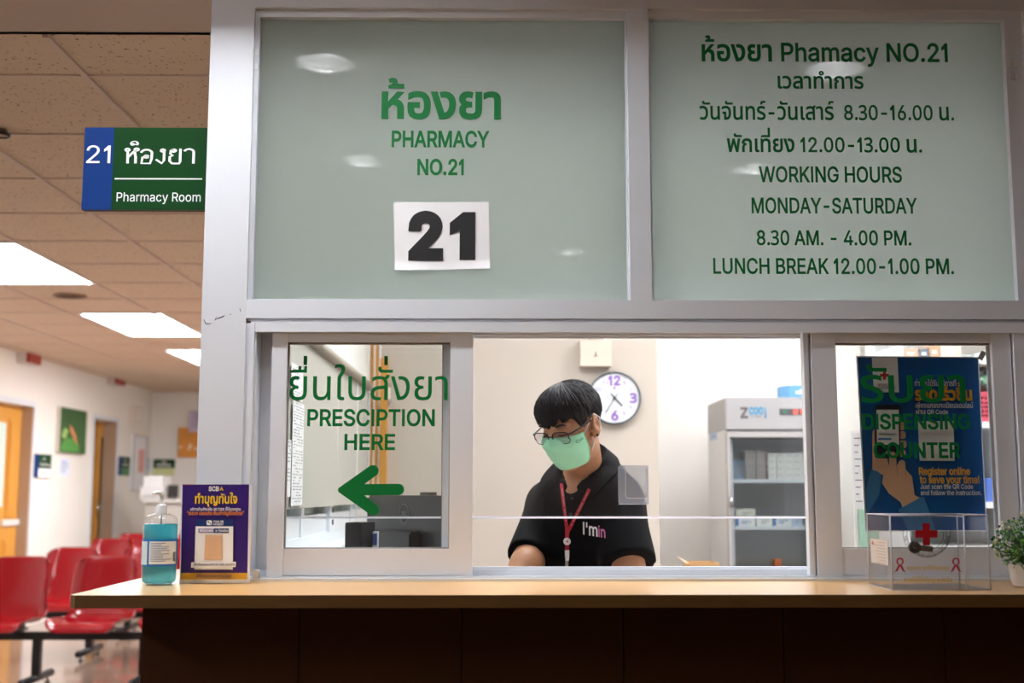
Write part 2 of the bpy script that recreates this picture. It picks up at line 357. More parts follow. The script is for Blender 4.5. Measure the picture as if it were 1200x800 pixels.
    121: [195, [[24,-69,31,-43,36,-44,52,-44,59,-42,65,-37,71,-29,75,-18,81,-1,9,190,42,190,83,78,93,43,103,10,92,10,101,43,112,78,153,190,186,190,102,-29,88,-54,80,-62,70,-68,58,-71,46,-73,32,-72]]],
    122: [190, [[21,0,21,23,127,160,127,161,24,161,24,190,166,190,166,165,63,30,63,28,169,28,169,0]]],
    48: [227, [[113,-3,87,0,65,12,47,31,34,57,27,89,24,127,27,165,35,197,48,223,65,242,87,254,113,258,139,254,161,242,179,223,192,197,200,165,203,127,200,89,192,57,179,31,162,12,140,0], [113,25,131,28,145,37,157,52,165,72,170,97,172,127,170,157,165,182,157,203,145,218,131,227,113,230,96,227,82,218,70,203,62,182,56,157,55,127,56,97,62,72,70,52,82,37,96,28]]],
    49: [145, [[66,0,66,192,20,166,20,200,70,254,98,254,98,0]]],
    50: [227, [[32,0,32,24,117,114,141,141,155,163,159,174,160,186,159,198,154,209,146,218,137,224,125,228,112,230,98,228,86,224,77,216,69,207,65,195,64,181,33,181,35,202,43,221,55,237,72,248,91,255,112,258,134,255,153,248,169,237,181,223,188,205,191,186,189,172,185,159,179,145,168,129,133,90,76,30,76,28,195,28,195,0]]],
    51: [196, [[82,-4,46,0,14,10,14,40,47,27,81,24,109,26,128,36,139,52,142,73,138,94,125,108,104,115,76,118,53,118,53,145,76,145,102,147,119,157,131,173,135,192,131,208,123,221,109,228,92,230,73,229,58,226,31,209,15,232,30,242,47,250,68,255,92,258,124,253,147,240,162,219,167,195,164,171,151,154,134,141,112,134,112,133,139,126,159,113,171,95,175,72,169,42,152,17,123,1]]],
    52: [227, [[20,53,20,79,123,254,155,254,54,83,54,81,207,81,207,53], [141,0,141,61,141,73,141,159,171,159,171,0]]],
    53: [227, [[111,-3,89,-1,70,6,54,16,41,30,33,47,30,65,61,65,64,54,69,44,77,36,87,30,98,26,111,25,125,27,138,32,149,41,157,52,162,66,164,81,162,97,157,111,148,122,137,131,124,137,109,138,84,134,73,129,64,123,34,126,48,254,183,254,183,226,75,226,67,151,68,151,77,157,89,162,101,166,115,167,131,165,147,160,161,153,172,143,182,130,189,116,194,99,195,82,193,58,184,38,171,21,154,8,134,-1]]],
    54: [227, [[113,-3,91,-1,71,7,55,20,42,37,34,58,32,81,34,100,40,119,51,142,69,170,126,254,161,254,75,131,73,131,83,144,98,153,117,157,139,155,158,147,173,136,185,120,192,101,194,79,192,56,184,36,171,20,155,7,135,-1], [113,24,127,26,139,31,149,40,157,51,162,64,164,79,162,94,157,107,149,118,139,126,127,131,113,133,99,131,87,126,77,118,69,107,64,94,62,79,64,64,69,51,77,40,87,31,99,26]]],
    55: [227, [[48,0,162,224,162,226,31,226,31,254,195,254,195,224,82,0]]],
    56: [227, [[113,-3,89,-1,68,6,50,17,37,31,29,48,26,68,28,83,33,98,40,110,51,121,63,128,76,132,76,133,59,141,46,154,38,171,35,190,38,209,45,225,57,239,73,249,92,256,113,258,134,256,153,249,169,239,181,225,188,209,191,190,188,171,180,154,167,141,150,133,150,132,164,128,176,121,186,110,194,98,199,83,200,68,198,48,189,31,176,17,158,6,137,-1], [113,25,129,26,142,30,153,37,161,46,167,57,168,69,167,83,161,94,153,104,141,111,128,116,113,118,98,116,85,111,73,104,65,94,59,83,58,69,59,57,64,46,73,37,84,30,97,26], [113,145,126,146,137,150,146,157,154,165,158,176,160,188,158,200,154,210,147,218,138,225,126,229,113,230,100,229,89,225,79,218,72,210,68,200,66,188,68,176,72,165,79,157,89,150,100,146]]],
    57: [227, [[113,258,135,255,155,247,171,234,184,217,192,197,194,173,192,155,186,135,175,112,158,84,100,0,65,0,151,124,154,124,144,111,128,101,109,97,87,100,69,107,53,119,41,134,34,154,32,176,34,198,42,218,55,235,71,247,91,255], [113,230,99,228,87,223,77,215,69,204,64,191,63,176,64,161,69,148,77,137,87,129,99,123,113,122,127,123,139,129,149,137,157,147,162,160,164,175,162,190,157,204,150,215,139,223,127,228]]],
    46: [94, [[48,-2,39,-1,31,4,26,12,25,20,26,29,31,37,39,42,48,43,56,42,64,37,69,29,71,20,69,12,64,4,56,-1]]],
    44: [94, [[19,-60,34,36,68,36,42,-60]]],
    45: [227, [[168,122,168,94,57,94,57,122]]],
    58: [94, [[48,-2,39,-1,31,4,26,12,25,20,26,29,31,37,39,42,48,43,56,42,64,37,69,29,71,20,69,12,64,4,56,-1], [48,135,39,137,31,142,26,149,25,158,26,167,31,174,39,179,48,181,56,179,64,174,69,167,71,158,69,149,64,142,56,137]]],
    33: [98, [[34,80,32,254,66,254,64,80], [49,-2,40,-1,33,4,28,12,26,20,28,29,33,37,40,42,49,43,58,42,65,37,70,29,72,20,70,12,65,4,58,-1]]],
    39: [103, [[39,159,35,254,68,254,64,159]]],
    35: [220, [[121,0,163,254,188,254,147,0], [5,70,9,96,200,96,196,70], [32,0,73,254,99,254,57,0], [20,158,24,184,215,184,211,158]]],
    8220: [150, [[26,159,52,254,75,254,60,159], [87,159,114,254,137,254,122,159]]],
    8221: [150, [[26,159,41,254,75,254,49,159], [87,159,102,254,137,254,111,159]]],
    124: [115, [[71,336,71,-82,44,-82,44,336]]],
    32: [94, []],
    3600: [190, [[50,0,50,85,23,85,23,109,79,109,79,25,84,25,98,27,110,32,119,41,125,54,129,73,130,96,129,119,125,137,117,151,106,161,91,166,72,168,41,163,26,158,12,150,12,179,39,189,76,193,96,192,112,188,125,181,135,171,148,158,156,141,160,120,162,95,160,67,154,44,143,25,127,11,106,3,79,0], [14,-70,14,-61,17,-45,26,-33,38,-26,52,-23,65,-25,74,-29,87,-43,107,-25,139,-49,132,-50,132,-18,160,-18,160,-70,130,-70,107,-50,88,-70,81,-70,71,-54,65,-49,57,-47,50,-49,45,-54,42,-67,42,-70], [139,163,122,180,139,187,145,193,147,202,177,202,176,192,172,184,166,176,158,170]]],
    3603: [315, [[67,-3,49,0,41,4,35,11,30,20,29,33,29,67,31,85,38,98,49,106,62,111,63,112,23,127,23,138,25,153,32,166,43,177,58,186,76,192,97,193,116,192,134,187,149,179,162,167,170,150,172,128,172,62,175,44,182,32,193,25,207,23,220,24,232,30,241,38,248,49,252,63,254,79,254,190,285,190,285,0,259,0,258,30,256,30,248,16,235,5,219,-1,201,-3,177,0,158,11,146,31,141,60,141,125,140,140,135,151,128,159,119,164,97,168,80,166,67,160,58,150,54,137,94,118,91,101,79,99,69,93,62,83,60,67,60,36,61,30,63,25,68,23,75,22,81,22,87,24,92,2,79,-2]]],
    3624: [218, [[28,0,28,121,33,152,47,175,71,189,106,193,124,192,140,189,152,183,162,173,172,165,179,153,183,139,185,121,185,0,154,0,154,121,151,142,142,156,127,165,106,168,86,165,71,156,62,142,59,121,59,83,60,83,69,94,79,100,92,104,110,105,121,105,121,79,110,79,92,78,78,74,69,67,63,58,59,37,59,0], [162,163,144,180,161,187,167,193,169,202,199,202,198,192,194,184,188,176,180,170]]],
    3625: [222, [[107,-3,81,-1,61,5,46,16,36,30,30,49,28,70,28,190,59,190,59,70,62,49,70,34,85,25,107,22,129,25,144,34,152,49,155,70,155,190,186,190,186,70,184,49,178,30,168,16,153,5,133,-1], [128,78,115,79,105,83,98,88,93,94,90,109,91,119,95,129,120,124,119,120,118,114,120,106,124,103,130,102,208,102,208,78]]],
    3585: [208, [[26,0,26,66,29,85,36,98,47,106,61,111,61,112,23,127,23,138,25,152,32,165,44,177,59,186,78,192,101,193,121,192,140,187,156,178,169,166,177,149,180,128,180,0,149,0,149,125,146,145,135,158,119,165,101,168,82,166,67,159,58,149,54,137,92,118,89,101,77,99,67,93,60,82,57,66,57,0]]],
    3586: [190, [[95,-3,66,0,45,12,31,32,27,60,27,81,28,96,32,108,42,126,52,139,55,146,57,154,56,160,53,164,44,167,35,166,26,162,19,184,34,190,50,192,62,191,71,188,78,182,82,175,86,157,85,145,81,136,71,120,61,103,59,94,58,82,58,62,59,48,63,37,69,30,77,25,95,22,110,24,122,30,128,40,131,55,131,190,162,190,162,53,157,30,145,12,124,0]]],
    3588: [213, [[28,0,28,121,33,152,47,175,71,189,106,193,142,189,166,175,180,152,185,121,185,0,154,0,154,121,151,142,142,156,127,165,106,168,86,165,71,156,62,142,59,121,59,83,60,83,68,94,79,100,92,104,110,105,121,105,121,79,110,79,91,78,78,74,69,67,63,58,59,37,59,0]]],
    3591: [186, [[59,0,0,190,31,190,83,27,87,27,103,31,117,41,126,54,132,70,135,87,137,104,133,130,124,150,108,162,88,166,79,165,72,164,64,188,78,191,89,192,106,190,120,187,133,180,144,172,154,159,162,143,166,124,167,103,165,78,159,55,150,36,138,22,127,13,114,6,97,1,77,0]]],
    3592: [184, [[51,0,51,85,25,85,25,109,80,109,80,25,85,25,99,27,111,32,120,41,127,54,130,73,132,96,130,119,126,137,119,151,108,161,93,166,74,168,42,163,27,158,13,150,13,179,41,189,77,193,106,191,128,182,144,168,155,148,161,124,163,95,161,67,155,44,145,25,129,11,108,3,80,0]]],
    3594: [191, [[95,-3,66,0,45,12,31,32,27,60,27,81,28,96,32,108,42,126,52,139,55,146,57,154,56,160,53,164,44,167,35,166,26,162,19,184,34,190,50,192,62,191,71,188,78,182,82,175,86,157,85,145,81,136,71,120,61,103,59,94,58,82,58,62,59,48,63,37,69,30,77,25,95,22,111,24,122,30,128,40,131,55,131,104,129,115,125,123,117,128,106,130,104,130,104,150,106,150,118,151,126,156,131,164,133,173,135,190,165,190,164,173,161,159,154,148,140,140,140,139,149,135,154,131,160,118,162,104,162,53,157,30,145,12,124,0]]],
    3595: [193, [[96,-3,67,1,46,12,33,32,28,60,28,82,30,100,35,114,51,135,60,146,65,156,64,157,55,152,44,150,32,152,23,159,17,169,15,183,15,190,42,190,45,175,48,171,53,170,61,172,69,176,76,190,93,190,93,174,92,157,88,142,78,126,68,114,62,102,59,84,59,62,61,47,64,37,70,29,78,25,96,22,112,24,123,30,131,40,133,55,133,104,132,115,127,123,119,128,108,130,106,130,106,150,108,150,120,151,128,156,133,164,135,173,137,190,167,190,166,173,163,159,155,148,143,141,143,139,153,134,160,126,163,114,164,101,164,53,160,30,146,12,125,0]]],
    3597: [315, [[207,-60,179,-57,152,-49,152,-19,164,-25,178,-30,207,-33,220,-32,231,-29,241,-23,248,-14,253,-1,255,17,255,26,253,26,245,16,233,8,218,2,200,0,184,2,170,7,158,15,149,27,143,43,141,63,141,125,140,140,135,151,128,159,119,164,97,168,80,166,67,160,58,150,54,137,94,118,91,101,79,99,69,93,62,83,60,67,60,36,61,30,63,25,74,22,81,22,87,24,92,2,79,-2,67,-3,49,0,41,4,35,11,30,20,29,33,29,67,31,85,38,98,49,106,62,111,63,112,23,127,23,138,25,153,32,166,43,177,58,186,76,192,97,193,116,192,134,187,149,179,162,167,170,150,172,128,172,66,175,48,182,36,193,29,207,26,220,28,232,33,241,42,248,53,252,67,254,83,254,190,285,190,285,17,282,-6,276,-26,265,-41,250,-52,230,-58]]],
    3604: [214, [[93,-3,68,0,49,10,36,25,27,45,22,68,21,94,22,121,27,142,34,160,44,173,57,182,71,189,88,192,106,193,131,191,151,185,167,175,177,162,183,146,186,127,186,0,155,0,155,124,152,143,144,157,130,165,107,168,92,166,79,162,67,154,59,140,53,120,52,93,56,57,61,43,70,32,82,25,98,22,107,23,116,25,119,1,107,-2]]],
    3605: [221, [[95,-3,70,0,50,10,37,26,28,46,23,71,22,99,23,130,28,154,36,172,47,184,61,191,78,193,89,192,98,189,106,184,110,175,112,175,117,184,124,189,145,193,165,190,180,182,189,166,192,145,192,0,162,0,162,145,160,156,156,163,149,167,141,168,132,167,126,163,122,157,120,147,101,147,98,157,94,163,87,167,80,168,68,164,60,152,54,130,53,98,56,58,62,43,70,31,82,24,99,22,111,23,119,25,122,1,110,-2]]],
    3606: [209, [[67,-3,49,0,41,4,35,11,30,20,29,33,29,67,31,85,38,98,49,106,62,111,63,112,23,127,23,138,25,152,32,165,44,177,59,186,78,192,101,193,122,192,141,187,157,178,170,166,178,149,181,128,181,0,150,0,150,125,146,145,136,158,120,165,101,168,82,166,67,159,58,149,54,137,94,118,91,101,79,99,69,95,62,86,60,70,60,36,61,30,63,25,68,23,75,22,81,22,87,24,92,2,79,-2]]],
    3607: [211, [[29,0,29,190,51,190,56,160,58,160,66,174,79,184,96,191,117,193,136,192,152,186,165,177,175,165,181,148,183,127,183,0,152,0,152,125,150,143,142,157,129,165,111,167,96,166,83,160,73,151,66,139,61,125,60,110,60,0]]],
    3608: [189, [[95,-3,74,-2,56,1,28,9,28,88,57,88,57,28,72,24,95,21,117,24,127,28,135,34,140,44,141,56,138,72,127,82,109,90,84,97,49,110,37,117,28,125,23,134,22,147,24,161,29,172,39,181,53,188,72,192,95,193,135,190,160,182,160,155,143,161,120,166,92,168,71,166,57,161,54,156,53,149,54,143,59,138,75,130,102,122,128,113,151,102,160,94,166,84,171,72,172,57,170,40,164,25,154,13,139,4,120,-2]]],
    3609: [213, [[94,-3,75,-2,58,4,45,13,36,25,30,42,28,63,28,190,59,190,59,65,62,47,70,33,82,25,100,23,122,26,138,38,148,56,151,80,151,190,182,190,182,0,156,0,155,28,153,28,145,15,132,5,114,-1]]],
    3610: [209, [[104,-3,69,1,46,15,33,38,28,69,28,190,59,190,59,68,62,48,70,34,84,25,104,22,125,25,139,34,148,48,150,68,150,190,181,190,181,69,177,38,163,15,140,1]]],
    3611: [210, [[104,-3,69,1,46,15,33,38,28,69,28,190,59,190,59,68,62,48,70,34,84,25,104,22,125,25,139,34,148,48,150,68,150,258,181,258,181,69,177,38,163,15,140,1]]],
    3612: [225, [[30,0,30,156,31,170,36,179,42,186,51,190,71,193,81,192,92,189,88,166,81,168,75,168,68,167,63,164,60,152,60,98,60,76,59,48,60,48,73,74,84,93,102,124,122,124,140,93,150,76,157,62,164,48,165,48,164,76,164,98,164,190,194,190,194,0,167,0,113,91,112,91,57,0]]],
    3614: [241, [[49,0,14,190,46,190,59,107,63,81,67,44,68,44,74,70,80,92,84,109,107,190,133,190,156,109,161,92,167,70,173,44,174,44,178,81,181,107,195,190,227,190,192,0,162,0,130,103,126,121,121,146,120,146,117,128,113,115,110,103,79,0]]],
    3615: [236, [[47,0,14,190,46,190,58,107,60,94,62,70,65,44,67,44,71,64,76,85,83,109,106,190,131,190,155,109,161,85,167,64,171,44,172,44,175,70,177,91,179,107,199,258,229,258,191,0,161,0,129,103,124,121,120,146,119,146,115,128,112,115,109,103,77,0]]],
    3616: [209, [[31,-3,18,-2,7,2,10,23,16,22,21,21,29,24,32,35,32,67,34,86,40,98,50,106,63,111,63,112,23,127,23,138,26,152,32,165,44,177,59,186,79,192,102,193,122,192,141,187,157,178,170,166,178,149,181,128,181,0,150,0,150,125,147,145,136,158,120,165,101,168,82,166,67,159,58,149,55,137,94,118,92,101,80,99,71,93,65,82,63,66,63,33,60,15,53,4,43,-2]]],
    3617: [213, [[120,-3,99,-1,81,5,68,16,59,30,58,30,56,0,31,0,31,190,62,190,62,80,63,64,68,50,75,38,85,30,98,24,113,23,131,25,144,33,151,47,154,65,154,190,185,190,185,63,183,42,177,25,168,13,155,4,139,-2]]],
    3618: [206, [[101,-3,76,-1,56,4,42,13,32,25,26,39,25,56,26,70,29,81,35,90,41,95,56,101,56,103,41,110,34,115,29,123,25,133,24,145,25,157,29,168,36,178,47,186,62,191,80,192,97,191,111,187,106,163,96,166,83,167,71,165,62,160,57,153,55,143,56,132,61,124,68,119,76,116,96,113,103,113,103,91,96,91,78,89,66,83,58,73,56,59,60,40,65,33,74,27,86,23,101,22,117,23,129,27,137,33,143,41,146,51,147,63,147,190,178,190,178,65,173,34,159,13,136,1]]],
    3619: [169, [[81,-3,44,1,14,10,23,35,40,29,60,24,82,22,99,24,113,29,122,38,125,49,124,57,120,63,107,74,84,83,47,98,34,106,24,116,18,129,16,144,18,157,24,169,34,179,48,187,67,192,90,193,122,191,145,182,145,156,130,162,111,166,89,168,70,166,57,161,50,153,47,145,48,138,51,132,66,122,95,111,126,98,138,90,148,80,154,67,156,52,154,38,149,25,139,13,125,4,106,-2]]],
    3621: [198, [[139,0,139,127,137,146,129,159,116,166,95,168,78,167,62,163,32,150,32,179,59,189,77,192,98,193,115,192,130,189,142,185,152,178,160,168,165,157,169,144,170,128,170,0], [80,-3,53,0,33,11,21,28,17,51,22,76,38,95,65,108,106,114,146,116,146,90,110,88,80,84,62,77,52,66,48,52,51,38,58,29,70,23,86,21,96,22,106,25,111,1,96,-2]]],
    3623: [171, [[66,-3,40,-1,13,10,23,33,40,25,63,22,86,27,103,41,114,64,117,96,114,127,102,149,84,163,57,168,35,165,15,158,15,184,37,191,61,193,89,190,111,181,128,166,140,147,146,123,149,96,144,55,128,23,112,8,91,-1]]],
    3626: [198, [[139,0,139,127,137,146,129,159,116,166,95,168,78,167,62,163,32,150,32,179,59,189,77,192,98,193,115,192,129,189,140,183,148,174,159,167,165,157,169,144,170,128,170,0], [80,-3,53,0,33,11,21,28,17,51,22,76,38,95,65,108,106,114,146,116,146,90,110,88,80,84,62,77,52,66,48,52,51,38,58,29,70,23,86,21,96,22,106,25,111,1,96,-2], [147,163,130,180,147,187,153,193,155,202,185,202,184,192,180,184,174,176,166,170]]],
    3627: [204, [[31,0,31,190,62,190,62,108,63,108,142,190,178,190,178,189,62,71,62,0], [149,0,149,67,146,85,136,99,120,107,95,110,113,133,133,131,150,125,163,116,172,103,178,87,180,68,180,0]]],
    3629: [199, [[95,-3,63,1,39,16,25,41,21,78,21,93,23,109,95,109,95,85,52,85,52,78,53,58,57,44,63,33,71,26,82,23,95,21,109,23,122,27,132,36,139,49,144,68,146,94,144,117,140,136,133,150,122,160,107,166,88,168,66,166,46,160,27,151,27,180,44,187,66,192,92,193,119,190,141,181,157,166,169,146,175,122,177,94,175,65,169,41,159,22,143,8,122,-1]]],
    3630: [194, [[95,-3,63,1,39,16,25,41,21,78,21,93,23,109,95,109,95,85,52,85,52,78,53,58,57,44,63,33,71,26,82,23,95,21,109,23,122,27,132,36,139,49,144,68,146,94,144,117,140,136,132,150,122,160,107,166,88,168,56,164,27,151,27,180,44,187,66,192,92,193,109,192,124,188,138,182,148,172,162,159,171,141,176,119,177,93,175,65,169,41,159,22,143,8,122,-1], [148,163,130,180,147,187,153,193,155,202,186,202,184,192,180,184,175,176,167,170]]],
    3632: [117, [[53,119,40,120,30,124,22,129,17,135,14,149,15,160,19,169,45,165,44,160,43,154,45,146,54,144,104,144,104,119], [53,22,40,23,30,27,22,31,17,38,14,52,15,63,19,72,45,68,44,63,43,57,45,49,54,46,104,46,104,22]]],
    3633: [0, [[-75,220,-88,221,-98,224,-106,229,-111,235,-115,249,-113,260,-109,270,-83,266,-85,261,-85,255,-83,247,-73,244,15,244,15,220]]],
    3634: [141, [[82,0,82,135,80,150,74,160,64,166,48,168,24,165,3,155,3,183,23,190,54,193,71,192,85,188,97,181,105,171,111,157,113,139,113,0]]],
    3635: [141, [[82,0,82,135,80,150,74,160,64,166,48,168,24,165,3,155,3,183,23,190,54,193,71,192,85,188,97,181,105,171,111,157,113,139,113,0], [-55,212,-71,214,-83,220,-90,230,-93,243,-90,257,-83,266,-71,272,-55,274,-40,272,-28,266,-20,257,-17,243,-20,230,-28,220,-40,214], [-55,228,-48,229,-43,232,-40,237,-38,243,-40,249,-43,254,-48,257,-55,258,-63,257,-68,254,-71,249,-72,243,-71,237,-68,232,-63,229]]],
    3636: [0, [[-178,220,-178,234,-153,245,-31,245,-31,220]]],
    3637: [0, [[-178,220,-178,234,-153,245,-31,245,-31,220], [-60,234,-60,273,-31,273,-31,234]]],
    3638: [0, [[-178,220,-178,234,-153,245,-84,245,-88,236,-91,243,-91,249,-89,260,-83,269,-73,275,-59,277,-46,275,-35,269,-29,260,-26,248,-28,237,-34,228,-44,222,-58,220], [-59,235,-52,236,-48,239,-44,249,-48,258,-53,261,-59,262,-70,258,-74,249,-70,239,-65,236]]],
    3639: [0, [[-178,220,-178,234,-153,245,-31,245,-31,220], [-107,234,-107,273,-81,273,-81,234], [-56,234,-56,273,-31,273,-31,234]]],
    3640: [0, [[-59,-90,-59,-54,-61,-47,-66,-45,-70,-45,-74,-46,-76,-26,-65,-23,-55,-22,-44,-24,-37,-28,-33,-35,-31,-44,-31,-90]]],
    3641: [0, [[-76,-92,-95,-90,-110,-83,-118,-72,-121,-58,-121,-52,-122,-47,-124,-45,-132,-45,-135,-24,-125,-23,-118,-22,-107,-24,-100,-28,-96,-34,-95,-43,-95,-55,-94,-61,-90,-66,-85,-70,-76,-71,-67,-70,-62,-66,-58,-55,-58,-23,-31,-23,-31,-57,-34,-72,-42,-83,-56,-90]]],
    3648: [102, [[71,-3,53,0,45,4,39,11,35,20,33,33,33,190,64,190,64,37,65,30,68,25,72,23,79,22,85,23,92,24,96,2,83,-2]]],
    3649: [197, [[71,-3,53,0,45,4,39,11,35,20,33,33,33,190,64,190,64,37,65,30,68,25,72,23,79,22,85,23,92,24,96,2,83,-2], [166,-3,148,0,140,4,133,11,129,20,128,33,128,190,159,190,159,37,160,30,162,25,167,23,173,22,180,23,187,24,191,2,178,-2]]],
    3650: [107, [[38,155,38,223,36,241,28,253,17,260,3,262,3,275,29,286,121,286,121,262,51,262,51,261,58,254,64,245,68,233,69,217,69,155], [76,-3,58,0,50,4,44,11,40,20,38,33,38,190,69,190,69,37,70,30,72,25,77,23,84,22,90,23,97,24,101,2,88,-2]]],
    3651: [100, [[68,-3,50,0,42,4,35,11,31,20,30,33,30,169,32,184,37,196,49,211,61,229,66,244,64,253,59,259,52,263,41,264,21,261,7,255,7,281,21,287,45,289,65,287,82,279,92,266,96,248,94,235,90,223,78,205,68,192,63,182,61,168,61,37,62,30,64,25,75,22,82,23,88,24,93,2,80,-2]]],
    3652: [105, [[38,155,38,217,41,239,47,252,56,261,56,262,-5,262,3,286,101,286,101,262,89,260,79,254,71,242,69,223,69,155], [76,-3,58,0,50,4,44,11,40,20,38,33,38,190,69,190,69,37,70,30,72,25,77,23,84,22,90,23,97,24,101,2,88,-2]]],
    3654: [206, [[148,-70,148,148,147,157,144,163,139,167,132,168,125,167,120,163,117,157,116,148,116,133,90,133,90,148,89,157,86,163,81,167,74,168,67,166,61,160,58,150,57,134,58,116,62,105,69,99,78,97,84,97,92,100,97,77,86,73,73,71,52,75,38,87,30,107,27,133,30,161,39,180,53,190,70,193,81,192,91,189,99,184,104,175,105,175,110,184,118,189,127,192,138,193,158,190,167,185,173,177,177,166,178,151,178,-70]]],
    3655: [0, [[-67,215,-76,216,-84,219,-90,224,-94,231,-112,216,-129,218,-143,226,-152,238,-155,255,-154,267,-149,276,-143,284,-135,289,-115,293,-35,293,-35,273,-111,273,-118,271,-125,268,-129,262,-130,253,-127,241,-121,238,-114,236,-94,254,-88,254,-82,241,-77,237,-70,235,-64,236,-60,239,-57,249,-57,254,-34,254,-34,249,-37,234,-43,223,-54,217]]],
    3656: [0, [[-62,220,-62,293,-31,293,-31,220]]],
    3657: [0, [[-128,220,-128,235,-113,239,-101,246,-98,251,-96,257,-99,264,-107,267,-114,266,-121,263,-128,282,-112,290,-98,291,-86,289,-77,284,-71,275,-69,264,-70,255,-74,247,-86,236,-89,244,-20,244,-20,220]]],
    3660: [0, [[-88,210,-92,220,-93,232,-90,246,-86,252,-79,256,-70,259,-57,260,-9,260,-9,236,-49,236,-60,234,-63,230,-64,225,-63,220,-61,214]]],
    3659: [0, [[-83,220,-83,293,-57,293,-57,220], [-110,245,-110,267,-31,267,-31,245]]],
}
GL = {chr(k): v for k, v in GLYPHS.items()}
_gc = {}
def _area(p):
    return sum(p[i][0] * p[(i + 1) % len(p)][1] - p[(i + 1) % len(p)][0] * p[i][1] for i in range(len(p))) / 2
def _offset(p, d):
    """move a closed outline outwards by d (outer loops run one way, holes the other)"""
    q = []
    for v in p:
        if not q or math.hypot(v[0] - q[-1][0], v[1] - q[-1][1]) > 1.2: q.append(v)
    if math.hypot(q[0][0] - q[-1][0], q[0][1] - q[-1][1]) <= 1.2: q.pop()
    n = len(q); out = []
    for i in range(n):
        a, b, c = q[i - 1], q[i], q[(i + 1) % n]
        l1 = math.hypot(b[0] - a[0], b[1] - a[1]); l2 = math.hypot(c[0] - b[0], c[1] - b[1])
        n1 = ((b[1] - a[1]) / l1, -(b[0] - a[0]) / l1); n2 = ((c[1] - b[1]) / l2, -(c[0] - b[0]) / l2)
        mx, my = n1[0] + n2[0], n1[1] + n2[1]; dt = 1 + n1[0] * n2[0] + n1[1] * n2[1]
        k = d / max(dt, 0.5)
        out.append((b[0] + mx * k, b[1] + my * k))
    return out
def fill(polys, bold=0.0):
    """fill outlines by winding number (overlapping strokes unite) -> verts with depth -1..1, faces"""
    big = max(polys, key=lambda p: abs(_area(p)))
    sg = 1 if _area(big) > 0 else -1
    polys = [_offset(p, bold * sg) for p in polys]
    pts, ed = [], []
    for p in polys:
        n = len(pts); pts += [Vector(q) for q in p]
        ed += [(n + i, n + (i + 1) % len(p)) for i in range(len(p))]
    vc, _e, fc, _a, _b, _c = delaunay_2d_cdt(pts, ed, [], 0, 1e-4)
    def wind(x, y):
        w_ = 0
        for p in polys:
            for i in range(len(p)):
                (x1, y1), (x2, y2) = p[i - 1], p[i]
                if (y1 <= y) != (y2 <= y):
                    if x1 + (y - y1) / (y2 - y1) * (x2 - x1) > x: w_ += 1 if y2 > y1 else -1
        return w_
    T = []
    for t in fc:
        cx = sum(vc[i][0] for i in t) / len(t); cy = sum(vc[i][1] for i in t) / len(t)
        if wind(cx, cy) != 0: T.append(tuple(t))
    used = sorted({i for t in T for i in t}); mp_ = {v: i for i, v in enumerate(used)}; N = len(used)
    V = [(vc[i][0], vc[i][1], 1.0) for i in used] + [(vc[i][0], vc[i][1], -1.0) for i in used]
    F, E = [], set()
    for t in T:
        t = [mp_[i] for i in t]
        F.append(tuple(t)); F.append(tuple(N + i for i in reversed(t)))
        for i in range(len(t)): E.add((t[i], t[(i + 1) % len(t)]))
    for a, b in E:
        if (b, a) not in E: F.append((a, N + a, N + b, b))
    return V, F
def glyph(ch, bold):
    k = (ch, bold)
    if k not in _gc:
        polys = [list(zip(q[0::2], q[1::2])) for q in GL[ch][1]]
        _gc[k] = fill(polys, bold) if polys else ([], [])
    return _gc[k]
UPV = 'ัิีึื็ํ'; TONE = '่้๊๋์'
def layout(s, bold, track=0.0, tscale=1.0):
    """-> list of (verts, faces) in font units (capital height 254)"""
    out = []; x = 0.0; prev = ''
    for ch in s:
        th = ord(ch) > 0xE00
        k = 1.2 * tscale if th else 1.0
        V, F = glyph(ch, bold * 0.5 if (ch in TONE or ch in UPV) else bold)
        dy = 0.0
        if ch in TONE and prev in UPV and prev: dy = 62.0
        if ch in TONE and prev not in UPV: dy = 10.0
        out.append(([(x + v[0] * k, (v[1] + dy) * k, v[2]) for v in V], F))
        x += GL[ch][0] * k + (track if GL[ch][0] else 0)
        prev = ch
    return out
def text(bm, s, x0, x1, zb, h, y, thick=0.0006, bold=0.0, mi=0, track=0.0, fn=None, hunit=254.0, tscale=1.0):
    """letters between x0..x1 on baseline zb, capital height h, facing -y; fn(x,z,d) may map them elsewhere"""
    L = layout(s, bold, track, tscale)
    xs = [v[0] for V, F in L for v in V]
    if not xs: return
    a, b = min(xs), max(xs); kx = (x1 - x0) / (b - a); kz = h / hunit
    for V, F in L:
        vs = []
        for v in V:
            px, pz, d = x0 + (v[0] - a) * kx, zb + v[1] * kz, -v[2] * thick / 2
            vs.append(bm.verts.new(fn(px, pz, d) if fn else (px, y - thick / 2 + d, pz)))
        for f in F:
            try:
                q = bm.faces.new([vs[i] for i in f]); q.material_index = mi
            except ValueError: pass
def ptext(bm, s, px0, px1, pbase, ptop, Y, **k):
    """text given by its pixel box on the vertical plane y = Y (slant of the box follows the camera)"""
    pm = (px0 + px1) / 2
    zb = Z(pbase, Y, pm); zt = Z(ptop, Y, pm)
    text(bm, s, X(px0, Y, pbase), X(px1, Y, pbase), zb, zt - zb, Y, **k)
